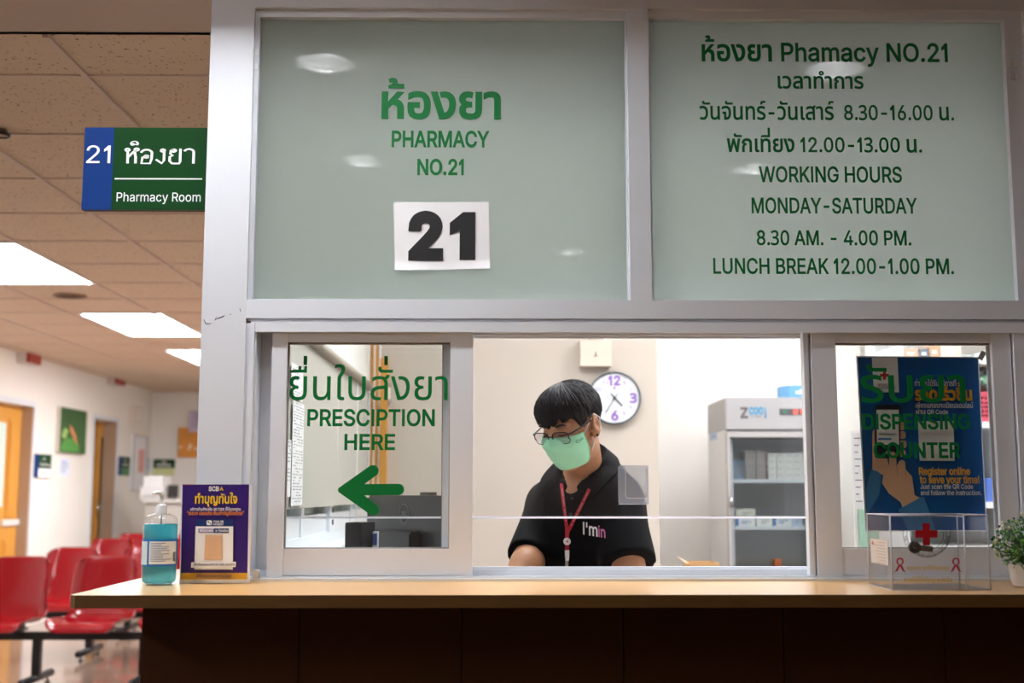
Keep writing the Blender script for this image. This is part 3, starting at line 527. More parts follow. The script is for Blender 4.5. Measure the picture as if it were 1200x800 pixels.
def art(name, parent, Y, items, mats, step=0.00025, base=0.0003):
    """flat printed shapes, one mesh: ('p', material, pixel polygon) or ('t', material, text, x0, x1, base, top, kwargs)"""
    bm = B(); y = Y - base
    for it in items:
        if it[0] == 'p':
            prism(bm, [(at(a, b, Y).x, at(a, b, Y).z) for a, b in it[2]], y - 0.0001, y + 0.0001, it[1])
        else:
            ptext(bm, *it[2:7], y, mi=it[1], thick=0.0002, **(it[7] if len(it) > 7 else {}))
        y -= step
    return obj(name, bm, mats, parent)
def circ(cx, cy, r, n=24, ry=None, a0=0, a1=360):
    ry = ry or r
    full = abs(a1 - a0) >= 360
    return [(cx + r * math.cos(R(a0 + (a1 - a0) * i / (n if full else n - 1))), cy - ry * math.sin(R(a0 + (a1 - a0) * i / (n if full else n - 1)))) for i in range(n)]
def rrect(x0, y0, x1, y1, r, n=5):
    p = []
    for cx, cy, a in ((x1 - r, y0 + r, 0), (x0 + r, y0 + r, 90), (x0 + r, y1 - r, 180), (x1 - r, y1 - r, 270)):
        p += circ(cx, cy, r, n, None, a, a + 90)
    return p
def atx(px, py, xp):
    """point on the plane x = xp that the photograph shows at px,py"""
    d = CAM_M @ Vector(((px - 600.0) / FPX, (400.0 - py) / FPX, -1.0))
    return CAM + d * ((xp - CAM.x) / d.x)
def atz(px, py, zp):
    d = CAM_M @ Vector(((px - 600.0) / FPX, (400.0 - py) / FPX, -1.0))
    return CAM + d * ((zp - CAM.z) / d.z)

# ------------------------------------------------------------------ materials
M_alu = mat('white_aluminium', 'dadde3', 0.38, 0.0, 0.5, noise=0.03, nscale=6)
M_post = mat('white_painted_post', 'd3d5d9', 0.5, 0.0, 0.4, noise=0.04, nscale=4, bump=0.03)
M_rub = mat('dark_gasket', '3c3a3a', 0.7)
M_track = mat('bright_aluminium', 'dfe4ea', 0.3, 0.2)
M_wall = mat('cream_wall_paint', 'ebe6df', 0.7, noise=0.02, nscale=3)
M_wallw = mat('white_wall_paint', 'efece7', 0.7, noise=0.02, nscale=3)
M_beige = mat('beige_wall_paint', 'c3b9ad', 0.7, noise=0.02, nscale=3)
M_dim = mat('hall_wall_paint', 'b9aca0', 0.75, noise=0.04, nscale=3)
M_gyp = mat('plain_ceiling_paint', 'b8a89a', 0.8, noise=0.03, nscale=3)
M_green = mat('green_vinyl', '006a30', 0.45, 0, 0.3)
M_dgreen = mat('sign_green', '003a0f', 0.5, 0, 0.2)
M_blue = mat('sign_blue', '063274', 0.5, 0, 0.2)
M_white = mat('white_print', 'f2f2f2', 0.5)
M_paper = mat('paper', 'e9e7e6', 0.75, noise=0.05, nscale=12, bump=0.15)
M_black = mat('black_print', '1c1b1d', 0.5)
M_frost = frosted('frosted_glass')
M_glass = thin_glass('clear_glass', (0.975, 0.985, 0.98), 1.45)
M_acry = thin_glass('clear_acrylic', (0.985, 0.985, 0.985), 1.40, 0.0, haze=0.006, hazecol=(0.8, 0.8, 0.85))
M_acry2 = thin_glass('thin_acrylic', (0.98, 0.98, 0.982), 1.45, 0.01, haze=0.012, hazecol=(0.75, 0.75, 0.78))
M_acedge = mat('acrylic_edge', 'cfcfd8', 0.25, 0, 0.6)
M_wood = mat('counter_top_laminate', 'cf9f62', 0.32, 0, 0.5, noise=0.07, nscale=9, stretch=(1, 9, 1), coat=0.15)
M_edge = mat('counter_edge_wood', '66471f', 0.45, 0, 0.4, noise=0.35, nscale=12, stretch=(1, 1, 6), bump=0.1)
M_front = mat('dark_brown_laminate', '3c2009', 0.55, 0, 0.12, noise=0.12, nscale=14, stretch=(6, 6, 0.7))
M_seam = mat('panel_seam', '120a06', 0.8)
M_yel = mat('varnished_yellow_wood', 'd2953f', 0.4, noise=0.1, nscale=5, stretch=(6, 6, 1))
M_jamb = mat('door_jamb', 'b39a82', 0.6)
M_dark = mat('dark_shade_and_glass', '15110f', 0.9)  # dark paint for the unlit room's sheet and the door glass
M_red = mat('red_plastic', '8a0614', 0.2, 0, 0.5, coat=0.3)
M_steel = mat('black_steel', '141214', 0.4, 0.3)
M_chrome = mat('chrome', 'c9c9c9', 0.15, 1.0)
M_refl = mat('lamp_reflector', 'c8c8c8', 0.35, 0.6)
M_bulb = emitter('lamp_bulb', 'fcfdff', DOWNLIGHT)
M_trof = emitter('troffer_diffuser', 'fbfcff', TROFFER)
M_strip = emitter('added_strip_tube', 'f6f9ff', ADDED_STRIP)
M_pham = emitter('dispensary_diffuser', 'fbfcff', PHARM_LAMP)

# floor: glossy brown vinyl
M_floor = mat('polished_vinyl_floor', '937a69', 0.12, 0, 0.5, noise=0.10, nscale=1.5, coat=0.3)
# ceiling tiles: pitted mineral board
M_tile = mat('mineral_ceiling_tile', 'd4bfa6', 0.9)
nt = M_tile.node_tree; bs = nt.nodes['Principled BSDF']
tc = nt.nodes.new('ShaderNodeTexCoord'); vo = nt.nodes.new('ShaderNodeTexVoronoi'); vo.inputs['Scale'].default_value = 75
mp = nt.nodes.new('ShaderNodeMapping'); mp.inputs['Scale'].default_value = (0.75, 1.3, 1)
ns = nt.nodes.new('ShaderNodeTexNoise'); ns.inputs['Scale'].default_value = 38; ns.inputs['Detail'].default_value = 3
rp = nt.nodes.new('ShaderNodeValToRGB'); rp.color_ramp.elements[0].position = 0.13; rp.color_ramp.elements[1].position = 0.22
rp.color_ramp.elements[0].color = (0.06, 0.04, 0.03, 1); rp.color_ramp.elements[1].color = lin('d4bfa6')
mth = nt.nodes.new('ShaderNodeMath'); mth.operation = 'MULTIPLY_ADD'; mth.inputs[1].default_value = 0.9; mth.inputs[2].default_value = -0.43
add = nt.nodes.new('ShaderNodeMath'); add.operation = 'ADD'
nt.links.new(tc.outputs['Object'], mp.inputs[0]); nt.links.new(mp.outputs[0], vo.inputs['Vector']); nt.links.new(tc.outputs['Object'], ns.inputs['Vector'])
nt.links.new(ns.outputs[0], mth.inputs[0]); nt.links.new(mth.outputs[0], add.inputs[0]); nt.links.new(vo.outputs['Distance'], add.inputs[1])
nt.links.new(add.outputs[0], rp.inputs[0]); nt.links.new(rp.outputs[0], bs.inputs['Base Color'])
M_tbar = mat('ceiling_grid_bar', 'd0bcae', 0.6)

# ------------------------------------------------------------------ room shell
CZ = 2.5
XP0, XP1 = X(233.5, 0, 450), X(287.5, 0, 400)       # the white post at the corner
XW = XP0                                            # corridor side of the dispensary
XI = -0.575                                         # inner face of the dispensary's left side
BACK, RECESS = 2.72, 3.92
XR, XRH = 3.0, 4.2
FARY = 12.55
LW = -4.4
b = B(); box(b, LW - 0.2, XRH, -6, FARY + 0.2, -0.1, 0.0)
obj('floor', b, M_floor, label='glossy brown vinyl floor of the hall and corridor', cat='floor', kind='structure')

# plain ceiling over the counter, with round cut-outs for the downlights
DL = [(-0.522, -0.777), (-0.536, -1.837), (1.012, -0.818), (1.008, -1.94), (0.365, -3.587), (-2.08, -0.78), (-2.08, -1.84), (2.55, -0.8), (2.55, -1.9), (-0.865, 0.235)]  # the ones far left and right are unseen, added for general light
WELL = (-1.45, 0.05, -0.385, -0.285)      # added strip lamp over the counter: x0, x1, y0, y1
HR = 0.088
CE = 0.62
xs = sorted({LW, XRH, WELL[0], WELL[1]} | {round(x + s * 0.11, 4) for x, y in DL for s in (-1, 1)})
ys = sorted({-6.0, CE, WELL[2], WELL[3]} | {round(y + s * 0.11, 4) for x, y in DL for s in (-1, 1)})
b = B()
for i in range(len(xs) - 1):
    for j in range(len(ys) - 1):
        x0, x1, y0, y1 = xs[i], xs[i + 1], ys[j], ys[j + 1]
        mx_, my_ = (x0 + x1) / 2, (y0 + y1) / 2
        if any(abs(mx_ - d[0]) < 0.11 and abs(my_ - d[1]) < 0.11 for d in DL): continue
        if WELL[0] < mx_ < WELL[1] and WELL[2] < my_ < WELL[3]: continue
        b.faces.new([b.verts.new(q) for q in ((x0, y0, CZ), (x0, y1, CZ), (x1, y1, CZ), (x1, y0, CZ))])
for (cx, cy) in DL:
    n = 48
    ci = [b.verts.new((cx + HR * math.cos(2 * math.pi * k / n), cy + HR * math.sin(2 * math.pi * k / n), CZ)) for k in range(n)]
    sq = []
    for k in range(n):
        a = 2 * math.pi * k / n; c, s = math.cos(a), math.sin(a); m_ = max(abs(c), abs(s))
        sq.append(b.verts.new((cx + 0.11 * c / m_, cy + 0.11 * s / m_, CZ)))
    for k in range(n): b.faces.new((ci[k], sq[k], sq[(k + 1) % n], ci[(k + 1) % n]))
# drop edge where the plain ceiling meets the tiled one
box(b, LW, XRH, CE - 0.02, CE, CZ, CZ + 0.06)
bmesh.ops.recalc_face_normals(b, faces=b.faces)
obj('ceiling_front', b, M_gyp, label='plain painted ceiling over the counter area', cat='ceiling', kind='structure')

XG = [-1.27 - 0.6 * k for k in range(-1, 6)]
YG = [0.95 + 0.61 * k for k in range(20)]
b = B(); box(b, LW, XW, CE, FARY, CZ, CZ + 0.05)
ct = obj('ceiling', b, M_tile, label='tiled corridor ceiling of pitted mineral boards', cat='ceiling', kind='structure')
b = B()
for x in XG: 
    if x < XW: box(b, x - 0.009, x + 0.009, CE, FARY, CZ - 0.008, CZ + 0.002)
for y in YG: box(b, LW, XW, y - 0.008, y + 0.008, CZ - 0.005, CZ + 0.002)
obj('grid_bars', b, M_tbar, ct)
b = B(); box(b, XI, XR, 0.02, RECESS + 0.1, CZ, CZ + 0.05)
obj('ceiling_dispensary', b, M_wallw, label='white ceiling inside the dispensary', cat='ceiling', kind='structure')

# door openings on the left side of the corridor
D1n, D1f = atx(-30, 500, LW).y, atx(38, 500, LW).y
D2n, D2f = atx(110, 500, LW).y, atx(137, 500, LW).y
DT = 2.03
b = B()
for y0, y1, z0 in ((-6, D1n, 0), (D1n, D1f, DT), (D1f, D2n, 0), (D2n, D2f, DT), (D2f, FARY + 0.2, 0)):
    box(b, LW - 0.2, LW, y0, y1, z0, CZ + 0.05)
obj('wall_left', b, M_wall, label='cream corridor wall with two wooden doors', cat='wall', kind='structure')
b = B(); box(b, LW, XW, FARY, FARY + 0.2, 0, CZ + 0.05)
obj('wall_far', b, M_wallw, label='white end wall of the corridor', cat='wall', kind='structure')
b = B(); box(b, LW - 0.2, XRH + 0.1, -6.1, -6, 0, CZ + 0.1)
obj('wall_rear', b, M_dim, label='wall of the waiting hall behind the viewer', cat='wall', kind='structure')
b = B(); box(b, XRH, XRH + 0.1, -6, 0.14, 0, CZ + 0.1)
obj('wall_right', b, M_dim, label='right hand wall of the waiting hall', cat='wall', kind='structure')
# partition between corridor and dispensary
SZ, HZ = 1.072, 1.66
b = B()
box(b, XW, XI, 0.145, BACK + 0.12, 0, SZ); box(b, XW, XI, 0.145, BACK + 0.12, HZ + 0.05, CZ)
box(b, XW, XI, BACK - 0.02, BACK + 0.12, SZ, HZ + 0.05); box(b, XW, XW + 0.1, BACK + 0.12, FARY, 0, CZ + 0.05)
obj('wall_partition', b, M_wallw, label='white partition between corridor and dispensary, windows in it', cat='wall', kind='structure')
XC = X(771, BACK, 500)
b = B(); box(b, XI, XC, BACK, BACK + 0.1, 0, CZ); box(b, XC - 0.1, XC, BACK + 0.1, RECESS, 0, CZ)
obj('wall_inner_rear', b, M_beige, label='beige dispensary wall that carries the round clock', cat='wall', kind='structure')
XN = X(931, RECESS, 450)
b = B(); box(b, XC - 0.1, XR, RECESS, RECESS + 0.1, 0, CZ); box(b, XN, XN + 0.35, RECESS - 0.06, RECESS, 0, CZ)
obj('wall_recess', b, M_wallw, label='white dispensary wall behind the medicine fridge', cat='wall', kind='structure')
b = B(); box(b, XR, XR + 0.1, 0.145, RECESS + 0.1, 0, CZ)
obj('wall_inner_right', b, M_wallw, label='right inner wall of the dispensary', cat='wall', kind='structure')
GC0, GC1 = X(1027, 3.2, 450), X(1050, 3.2, 450)
b = B(); box(b, GC0, GC1 + 0.08, 3.2, 3.35, 0, CZ)
obj('trim_column', b, mat('grey_column', 'c3c5c4', 0.6), label='grey column behind the poster inside the dispensary', cat='column', kind='structure')

# ------------------------------------------------------------------ the front: post, lintel, rails, frames
ZT = Z(18.5, 0, 600)            # top of the frosted panes
ZR1, ZR0 = Z(351.5, 0, 600), Z(373, 0, 600)
ZH0 = Z(389, 0, 600)            # under the head track
ZS = Z(680.5, 0, 600)           # counter level
XG0 = X(299, 0, 180); XM0, XM1 = X(736.7, 0, 180), X(761.8, 0, 180); XG1 = X(1187, 0, 180)
XJ = X(1198, 0, 180)
b = B(); box(b, XP0, XP1, 0, 0.145, 0, CZ)
o = obj('wall_post', b, M_post, bevel=0.003, label='white post at the corner of the pharmacy front', cat='post', kind='structure')
b = B()
for p in (((239, 374), (241, 379)), ((241, 379), (247, 379)), ((252, 375), (254, 371)), ((255, 373), (263, 369.5)), ((269, 368.5), (271, 368)), ((281, 361), (282, 365))):
    a0, a1 = at(*p[0], 0), at(*p[1], 0)
    tube(b, [a0 + Vector((0, -0.0002, 0)), a1 + Vector((0, -0.0002, 0))], 0.0008, 6)
obj('scuff_marks', b, mat('scuff', '77706f', 0.8), o)
b = B(); box(b, XP1, XRH, 0, 0.145, ZT + 0.018, CZ); box(b, XJ + 0.02, XRH, 0, 0.145, ZS - 0.02, ZT + 0.018); box(b, XP1, XRH, 0, 0.145, 0, ZS - 0.02)
obj('wall_front', b, M_post, label='painted pharmacy front above and below the windows', cat='wall', kind='structure')
b = B(); box(b, XM0, XM1, 0, 0.10, ZR1, ZT + 0.018)
obj('trim_mullion', b, M_alu, bevel=0.002, label='white aluminium mullion between the two frosted panes', cat='frame', kind='structure')
b = B(); box(b, XP1, XJ + 0.02, 0, 0.12, ZR0, ZR1)
obj('trim_rail', b, M_alu, bevel=0.002, label='white aluminium rail between upper and lower windows', cat='frame', kind='structure')
b = B()
XJ0 = X(290.5, 0, 500); XJ1 = X(297.5, 0, 500)
box(b, XP1 + 0.002, XJ + 0.02, 0.006, 0.11, Z(376.5, 0), ZR0 - 0.001)
box(b, XJ0, XJ + 0.02, 0.0, 0.012, ZH0, Z(377, 0)); box(b, XJ0, XJ + 0.02, 0.05, 0.06, ZH0, Z(377, 0)); box(b, XJ0, XJ + 0.02, 0.1, 0.11, ZH0, Z(377, 0))
obj('trim_head_track', b, M_alu, bevel=0.0012, label='aluminium head track of the sliding windows', cat='frame', kind='structure')
b = B()
ZTR = Z(665.5, 0.06)
box(b, XP1, XJ + 0.02, -0.012, 0.12, ZS - 0.004, ZS + 0.006)
for y in (0.0, 0.05, 0.1): box(b, XJ0, XJ + 0.02, y, y + 0.006, ZS + 0.006, ZTR - 0.002 if y > 0.02 else ZS + 0.010)
box(b, XJ0, XJ + 0.02, 0.104, 0.12, ZS + 0.006, ZTR)
obj('trim_sill_track', b, M_track, bevel=0.0012, label='bright aluminium sill track along the counter', cat='frame', kind='structure')
b = B()
box(b, XP1, XJ1, 0.004, 0.11, ZS + 0.006, ZH0 + 0.02); box(b, XJ0 + 0.001, XJ1 - 0.004, -0.002, 0.01, ZS + 0.006, ZH0 + 0.02)
box(b, X(1194, 0, 500), XJ + 0.02, 0.004, 0.11, ZS + 0.006, ZH0 + 0.02)
obj('trim_jambs', b, M_alu, bevel=0.0015, label='aluminium side jambs of the sliding windows', cat='frame', kind='structure')

def upper_window(n, x0, x1, label, lines):
    t = thing('window_%d' % n, label, 'window', ((x0 + x1) / 2, 0.02, ZR1), kind='structure')
    b = B(); wl = 0.008
    if n == 1: rect_frame(b, XP1, x1, ZR1, ZT + 0.018, x0 - XP1, 0.004, 0.003, 0.018, 0.012, 0.06)
    else: rect_frame(b, x0, XJ + 0.02, ZR1, ZT + 0.018, 0.004, XJ + 0.02 - x1, 0.003, 0.018, 0.012, 0.06)
    obj('frame', b, M_alu, t, bevel=0.0015)
    b = B(); box(b, x0 - 0.004, x1 + 0.004, 0.03, 0.036, ZR1, ZT + 0.004)
    obj('pane', b, M_frost, t, label='frosted glass pane')
    for s, a0, a1, pb, pt, bd in lines:
        b = B(); ptext(b, s, a0, a1, pb, pt, 0.03, thick=0.0012, bold=bd, hunit=(254.0 if ord(s[0]) < 0xE00 or any(c.isdigit() for c in s) else 193.0 * 1.2))
        obj('lettering', b, M_green, t, label='green line reading ' + s)
    b = B()
    xs_ = X(297.5, 0.012, 70) if n == 1 else X(1186.5, 0.012, 78)
    zc = Z(62 if n == 1 else 72, 0.012); zd = Z(79 if n == 1 else 88, 0.012)
    for zz in (zc, zd):
        for dx in ((-0.008, 0.0), (0.003, 0.011)): box(b, xs_ + dx[0], xs_ + dx[1], 0.0095, 0.012, zz - 0.007, zz + 0.007)
    obj('clip', b, mat('translucent_clip', 'e4e4e4', 0.3), t, label='pale clips on the frame')
    return t
upper_window(1, XG0, XM0, 'frosted upper window on the left with pharmacy name in green letters', (
    ('ห้องยา', 447, 587, 138, 108.6, 10), ('PHARMACY', 459, 573.6, 172, 154, 10), ('NO.21', 489, 543.5, 204.6, 187, 10)))
upper_window(2, XM1, XG1, 'frosted upper window on the right listing working hours in green letters', (
    ('ห้องยา Phamacy NO.21', 822.4, 1110.7, 71.7, 51, 7), ('เวลาทำการ', 911.5, 1012, 103.5, 89.5, 6),
    ('วันจันทร์-วันเสาร์  8.30-16.00 น.', 820, 1118, 140.3, 123.4, 5), ('พักเที่ยง 12.00-13.00 น.', 852, 1080.5, 178, 161.4, 6),
    ('WORKING HOURS', 889.5, 1057, 213.3, 195.6, 6.5), ('MONDAY-SATURDAY', 881, 1075, 249.7, 232.2, 6.5),
    ('8.30 AM. - 4.00 PM.', 887, 1068, 287, 270.4, 6.5), ('LUNCH BREAK 12.00-1.00 PM.', 836, 1118, 320.6, 303, 6.5)))

def slider(n, px0, px1, gx0, gx1, y0, label, gl0=None):
    """a sliding leaf whose outer and glass edges the photograph shows at these pixel columns"""
    t = thing('window_%d' % n, label, 'window', (X((px0 + px1) / 2, y0, 500), y0 + 0.02, ZS + 0.008), kind='structure')
    zb, zt = ZS + 0.010, ZH0 + 0.006
    x0, x1 = X(px0, y0, 520), X(px1, y0, 520)
    zg0, zg1 = Z(643, y0), Z(400.5, y0)
    b = B()
    a0, a1 = X(gx0, y0, 520), X(gx1, y0, 520)
    box(b, x0, a0, y0, y0 + 0.035, zb, zt); box(b, a1, x1, y0, y0 + 0.035, zb, zt)
    obj('stile', b, M_alu, t, bevel=0.002)
    b = B(); box(b, a0, a1, y0 + 0.002, y0 + 0.033, zb + 0.001, zg0); obj('bottom_rail', b, M_alu, t, bevel=0.0015)
    b = B(); box(b, a0, a1, y0 + 0.002, y0 + 0.033, zg1, zt - 0.001); obj('top_rail', b, M_alu, t, bevel=0.0015)
    b = B(); box(b, a0, a1, y0 + 0.016, y0 + 0.021, zg0, zg1); obj('pane', b, M_glass, t, label='clear glass pane')
    b = B(); rect_frame(b, a0, a1, zg0, zg1, 0.0025, 0.0025, 0.0025, 0.004, y0 + 0.013, y0 + 0.024); obj('gasket', b, mat('gasket', '8a8480', 0.6), t)
    return t
WY = 0.012
t3 = slider(3, 316, 554, 334, 527, WY, 'left sliding window open beside the serving gap, green arrow on it')
GY = WY + 0.016
for s, a0, a1, pb, pt, bd, hu in (('ยื่นใบสั่งยา', 339, 524.6, 468.5, 440.5, 1, 231.6), ('PRESCIPTION', 360, 509.5, 498.6, 480, 10, 254.0), ('HERE', 403.5, 463, 526.6, 509, 10, 254.0)):
    b = B(); ptext(b, s, a0, a1, pb, pt, GY, thick=0.0012, bold=bd, hunit=hu); obj('lettering', b, M_green, t3, label='green line reading ' + s)
b = B()
ar = circ(467, 573.3, 6.7, 9, None, -90, 90) + [(430, 566.8)] + circ(438.2, 550.6, 7, 9, None, -30, 135)[::1]
ar = [(467, 580)] + circ(467, 573.3, 6.7, 7, None, -70, 70) + [(467, 566.6), (427, 567)] + circ(437, 551.5, 6.8, 8, None, -40, 130) + circ(399.5, 574, 3.5, 5, None, 130, 230) + circ(437.5, 597, 6.8, 8, None, 230, 400) + [(427, 580.3)]
prism(b, [(at(a, c, GY).x, at(a, c, GY).z) for a, c in ar], GY - 0.0012, GY)
obj('arrow', b, M_green, t3, label='green arrow pointing left')
t4 = slider(4, 954, 1190, 983, 1168, WY, 'right sliding window with the dispensing counter lettering and a poster behind')
for s, a0, a1, pb, pt, bd, hu in (('รับยา', 1009, 1132, 471, 439.5, 3, 231.6), ('DISPENSING', 1011, 1137.5, 502.4, 485.5, 11, 254.0), ('COUNTER', 1024, 1126, 536, 518.8, 11, 254.0)):
    b = B(); ptext(b, s, a0, a1, pb, pt, GY, thick=0.0012, bold=bd, hunit=hu); obj('lettering', b, M_green, t4, label='green line reading ' + s)
# the second leaf parked behind the left one, and the slim strips at the edge of the serving gap
t5 = slider(5, 299, 536, 316, 518.5, 0.062, 'second sliding leaf parked behind the left window')
b = B(); x0 = X(945.5, WY, 520); x1 = X(953.5, WY, 520)
box(b, x0, x1 - 0.005, WY + 0.004, WY + 0.03, ZS + 0.010, ZH0 + 0.006); box(b, x1 - 0.004, x1, WY + 0.012, WY + 0.03, ZS + 0.010, ZH0 + 0.006)
obj('interlock', b, M_track, t4, bevel=0.001, label='slim aluminium strip along the gap')
b = B(); p = at(299, 679, -0.012); box(b, p.x - 0.006, p.x + 0.007, -0.013, 0.0, ZS + 0.006, ZS + 0.024)
obj('stop', b, mat('stop_block', 'c9c5be', 0.6), t3, bevel=0.003, label='small grey stop block at the foot of the jamb')
# ------------------------------------------------------------------ counter
CF = -0.352                       # front edge of the worktop
ZCT = ZS                          # its upper face
CT0 = Z(712, CF) - 0.0
XL = X(80, CF, 700)
BF = -0.20                        # front of the body
XB = X(165, BF, 760)
t = thing('reception_counter', 'long brown counter with light wood top under the pharmacy windows', 'counter', (0.3, BF, 0))
b = B()
pts = [(XL, CF + 0.012), (XL + 0.012, CF), (2.6, CF), (2.6, -0.012), (XP0 - 0.001, -0.012), (XP0 - 0.001, 0.62), (XL, 0.62)]
column(b, pts, CT0, ZCT)
for f in b.faces:
    f.normal_update(); f.material_index = 0 if f.normal.z > 0.5 else 1
o = obj('worktop', b, [M_wood, M_edge], t, label='light wood worktop with a worn dark edge')
seams = [X(px, BF, 750) for px in (350.5, 541, 730.5, 918, 1107)]
step = (seams[-1] - seams[0]) / 4
cuts = [XB] + seams + [seams[-1] + step, seams[-1] + 2 * step]
for a0, a1 in zip(cuts, cuts[1:]):
    b = B(); box(b, a0 + 0.001, a1 - 0.001, BF, BF + 0.018, 0.08, CT0)
    obj('front_panel', b, M_front, t, bevel=0.001)
b = B(); box(b, XB, XB + 0.018, BF + 0.0185, 0.55, 0.08, CT0); obj('side_panel', b, M_front, t)
b = B(); box(b, XB + 0.02, cuts[-1], BF + 0.019, BF + 0.026, 0.08, CT0); box(b, XB + 0.03, cuts[-1], BF + 0.05, BF + 0.06, 0, 0.09); obj('plinth', b, M_seam, t, label='dark recessed plinth')

# ------------------------------------------------------------------ hanging sign beside the post
SY = 0.03
s0, s1, s2, s3 = at(97.5, 197, SY), at(238.5, 197, SY), Z(149.5, SY, 170), Z(245.5, SY, 170)
t = thing('sign_board', 'blue and green room sign with number 21 fixed to the post', 'sign', (s0.x, SY, s3))
xm = X(132, SY, 197)
b = B(); box(b, s0.x, xm, SY, SY + 0.02, s3, s2); obj('number_panel', b, M_blue, t, bevel=0.0008, label='blue panel')
b = B(); box(b, xm, XP0 - 0.002, SY, SY + 0.02, s3, s2); obj('name_panel', b, M_dgreen, t, bevel=0.0008, label='green panel')
b = B(); box(b, XP0 - 0.004, XP0, SY - 0.003, SY + 0.024, s3 + 0.002, s2 + 0.012); obj('bracket', b, mat('green_bracket', '0f7d55', 0.4), t)
b = B()
ptext(b, '21', 101, 129, 191, 170.5, SY, thick=0.0008)
ptext(b, 'Pharmacy Room', 136.5, 235, 236, 225.6, SY, thick=0.0008)
box(b, X(134.5, SY, 209), X(237, SY, 209), SY - 0.0006, SY, Z(210.2, SY, 185), Z(208.8, SY, 185))
# looped Thai letters as strokes
def stroke(bm, pts, wd, y, fn):
    n = len(pts); L = []; Rr = []
    for i, p in enumerate(pts):
        a = pts[max(i - 1, 0)]; c = pts[min(i + 1, n - 1)]
        dx, dy = c[0] - a[0], c[1] - a[1]; l = math.hypot(dx, dy) or 1
        L.append((p[0] - dy / l * wd / 2, p[1] + dx / l * wd / 2)); Rr.append((p[0] + dy / l * wd / 2, p[1] - dx / l * wd / 2))
    va = [bm.verts.new(fn(*q)) for q in L]; vb = [bm.verts.new(fn(*q)) for q in Rr]
    for i in range(n - 1): bm.faces.new((va[i], va[i + 1], vb[i + 1], vb[i]))
def arc(cx, cy, r, a0, a1, n=10, ry=None): return [(cx + r * math.cos(R(a0 + (a1 - a0) * i / (n - 1))), cy + (ry or r) * math.sin(R(a0 + (a1 - a0) * i / (n - 1)))) for i in range(n)]
def loop(cx, cy, r, a0): return arc(cx, cy, r, a0, a0 + 360, 13)
LO = [  # letters in a 100-high box, x runs along the word
    loop(12, 88, 8, -90) + [(13, 78), (14, 0)], [(14, 38), (30, 64), (44, 84)] , loop(50, 90, 8, 200) + [(44, 60), (47, 40), (47, 0)],
    arc(40, 128, 16, -30, 190, 9) [::-1] + [(28, 128)], loop(32, 124, 6, 90), [(56, 120), (48, 138)],
    loop(92, 44, 8, 0) + [(76, 40), (72, 0), (108, 0), (114, 30)] + arc(92, 66, 23, -10, 170, 12),
    loop(160, 84, 8, 180) + [(166, 84), (166, 20), (158, 0), (132, 26)],
    loop(206, 84, 8, 90) + [(194, 84), (192, 62), (202, 52), (190, 44), (190, 16), (200, 0), (230, 0), (234, 12), (234, 96)],
    arc(270, 74, 20, 165, 0, 9) + [(290, 60), (290, 0)],
]
tx0, tx1 = X(147, SY, 185), X(228, SY, 185); tzb = Z(191.5, SY, 185); thh = Z(173.5, SY, 185) - tzb
fn = lambda u, v: (tx0 + (u - 4) / 290.0 * (tx1 - tx0), SY - 0.0006, tzb + v / 100.0 * thh)
for i_, s in enumerate(LO): stroke(b, s, 6.5 if i_ in (3, 4, 5) else 11, SY, fn)
obj('lettering', b, M_white, t, label='white lettering')

# ------------------------------------------------------------------ paper with 21
PY = 0.03
t = thing('number_sheet', 'white paper with a bold black 21 taped to the frosted glass', 'paper', (X(518, PY, 277), PY - 0.002, Z(317, PY, 518)))
b = B(); nx, nz = 28, 20
c0, c1, c2, c3 = at(461.5, 237, PY), at(572.5, 236.7, PY), at(574.3, 315.2, PY), at(463, 317, PY)
def sheet_y(u, v):
    curl = 0.005 * max(0, 1 - v * 7) ** 1.5 * (0.3 + abs(u - 0.5) * 2) + 0.0005 * (1 + math.sin(u * 9 + v * 5)) * (1 - v) + 0.0002 * (1 + math.sin(30 * u + 17 * v))
    return PY - 0.0012 - curl
g = []
for j in range(nz + 1):
    row = []
    for i in range(nx + 1):
        u, v = i / nx, j / nz
        q = (c3.lerp(c2, u)).lerp(c0.lerp(c1, u), v)
        row.append(b.verts.new((q.x, sheet_y(u, v), q.z)))
    g.append(row)
for j in range(nz):
    for i in range(nx): b.faces.new((g[j][i], g[j][i + 1], g[j + 1][i + 1], g[j + 1][i])).smooth = True
obj('sheet', b, M_paper, t)
b = B()
def on_sheet(px, pz, d): return (px, PY - 0.0030 + d, pz)
zb2 = Z(301, PY, 518)
text(b, '2', X(478.5, PY, 277), X(519.5, PY, 277), zb2, Z(252.5, PY, 518) - zb2, PY, thick=0.0003, bold=24, fn=on_sheet)
text(b, '1', X(527, PY, 277), X(557, PY, 277), zb2, Z(252.5, PY, 518) - zb2, PY, thick=0.0003, bold=20, fn=on_sheet)
obj('number', b, M_black, t, label='black bold number')

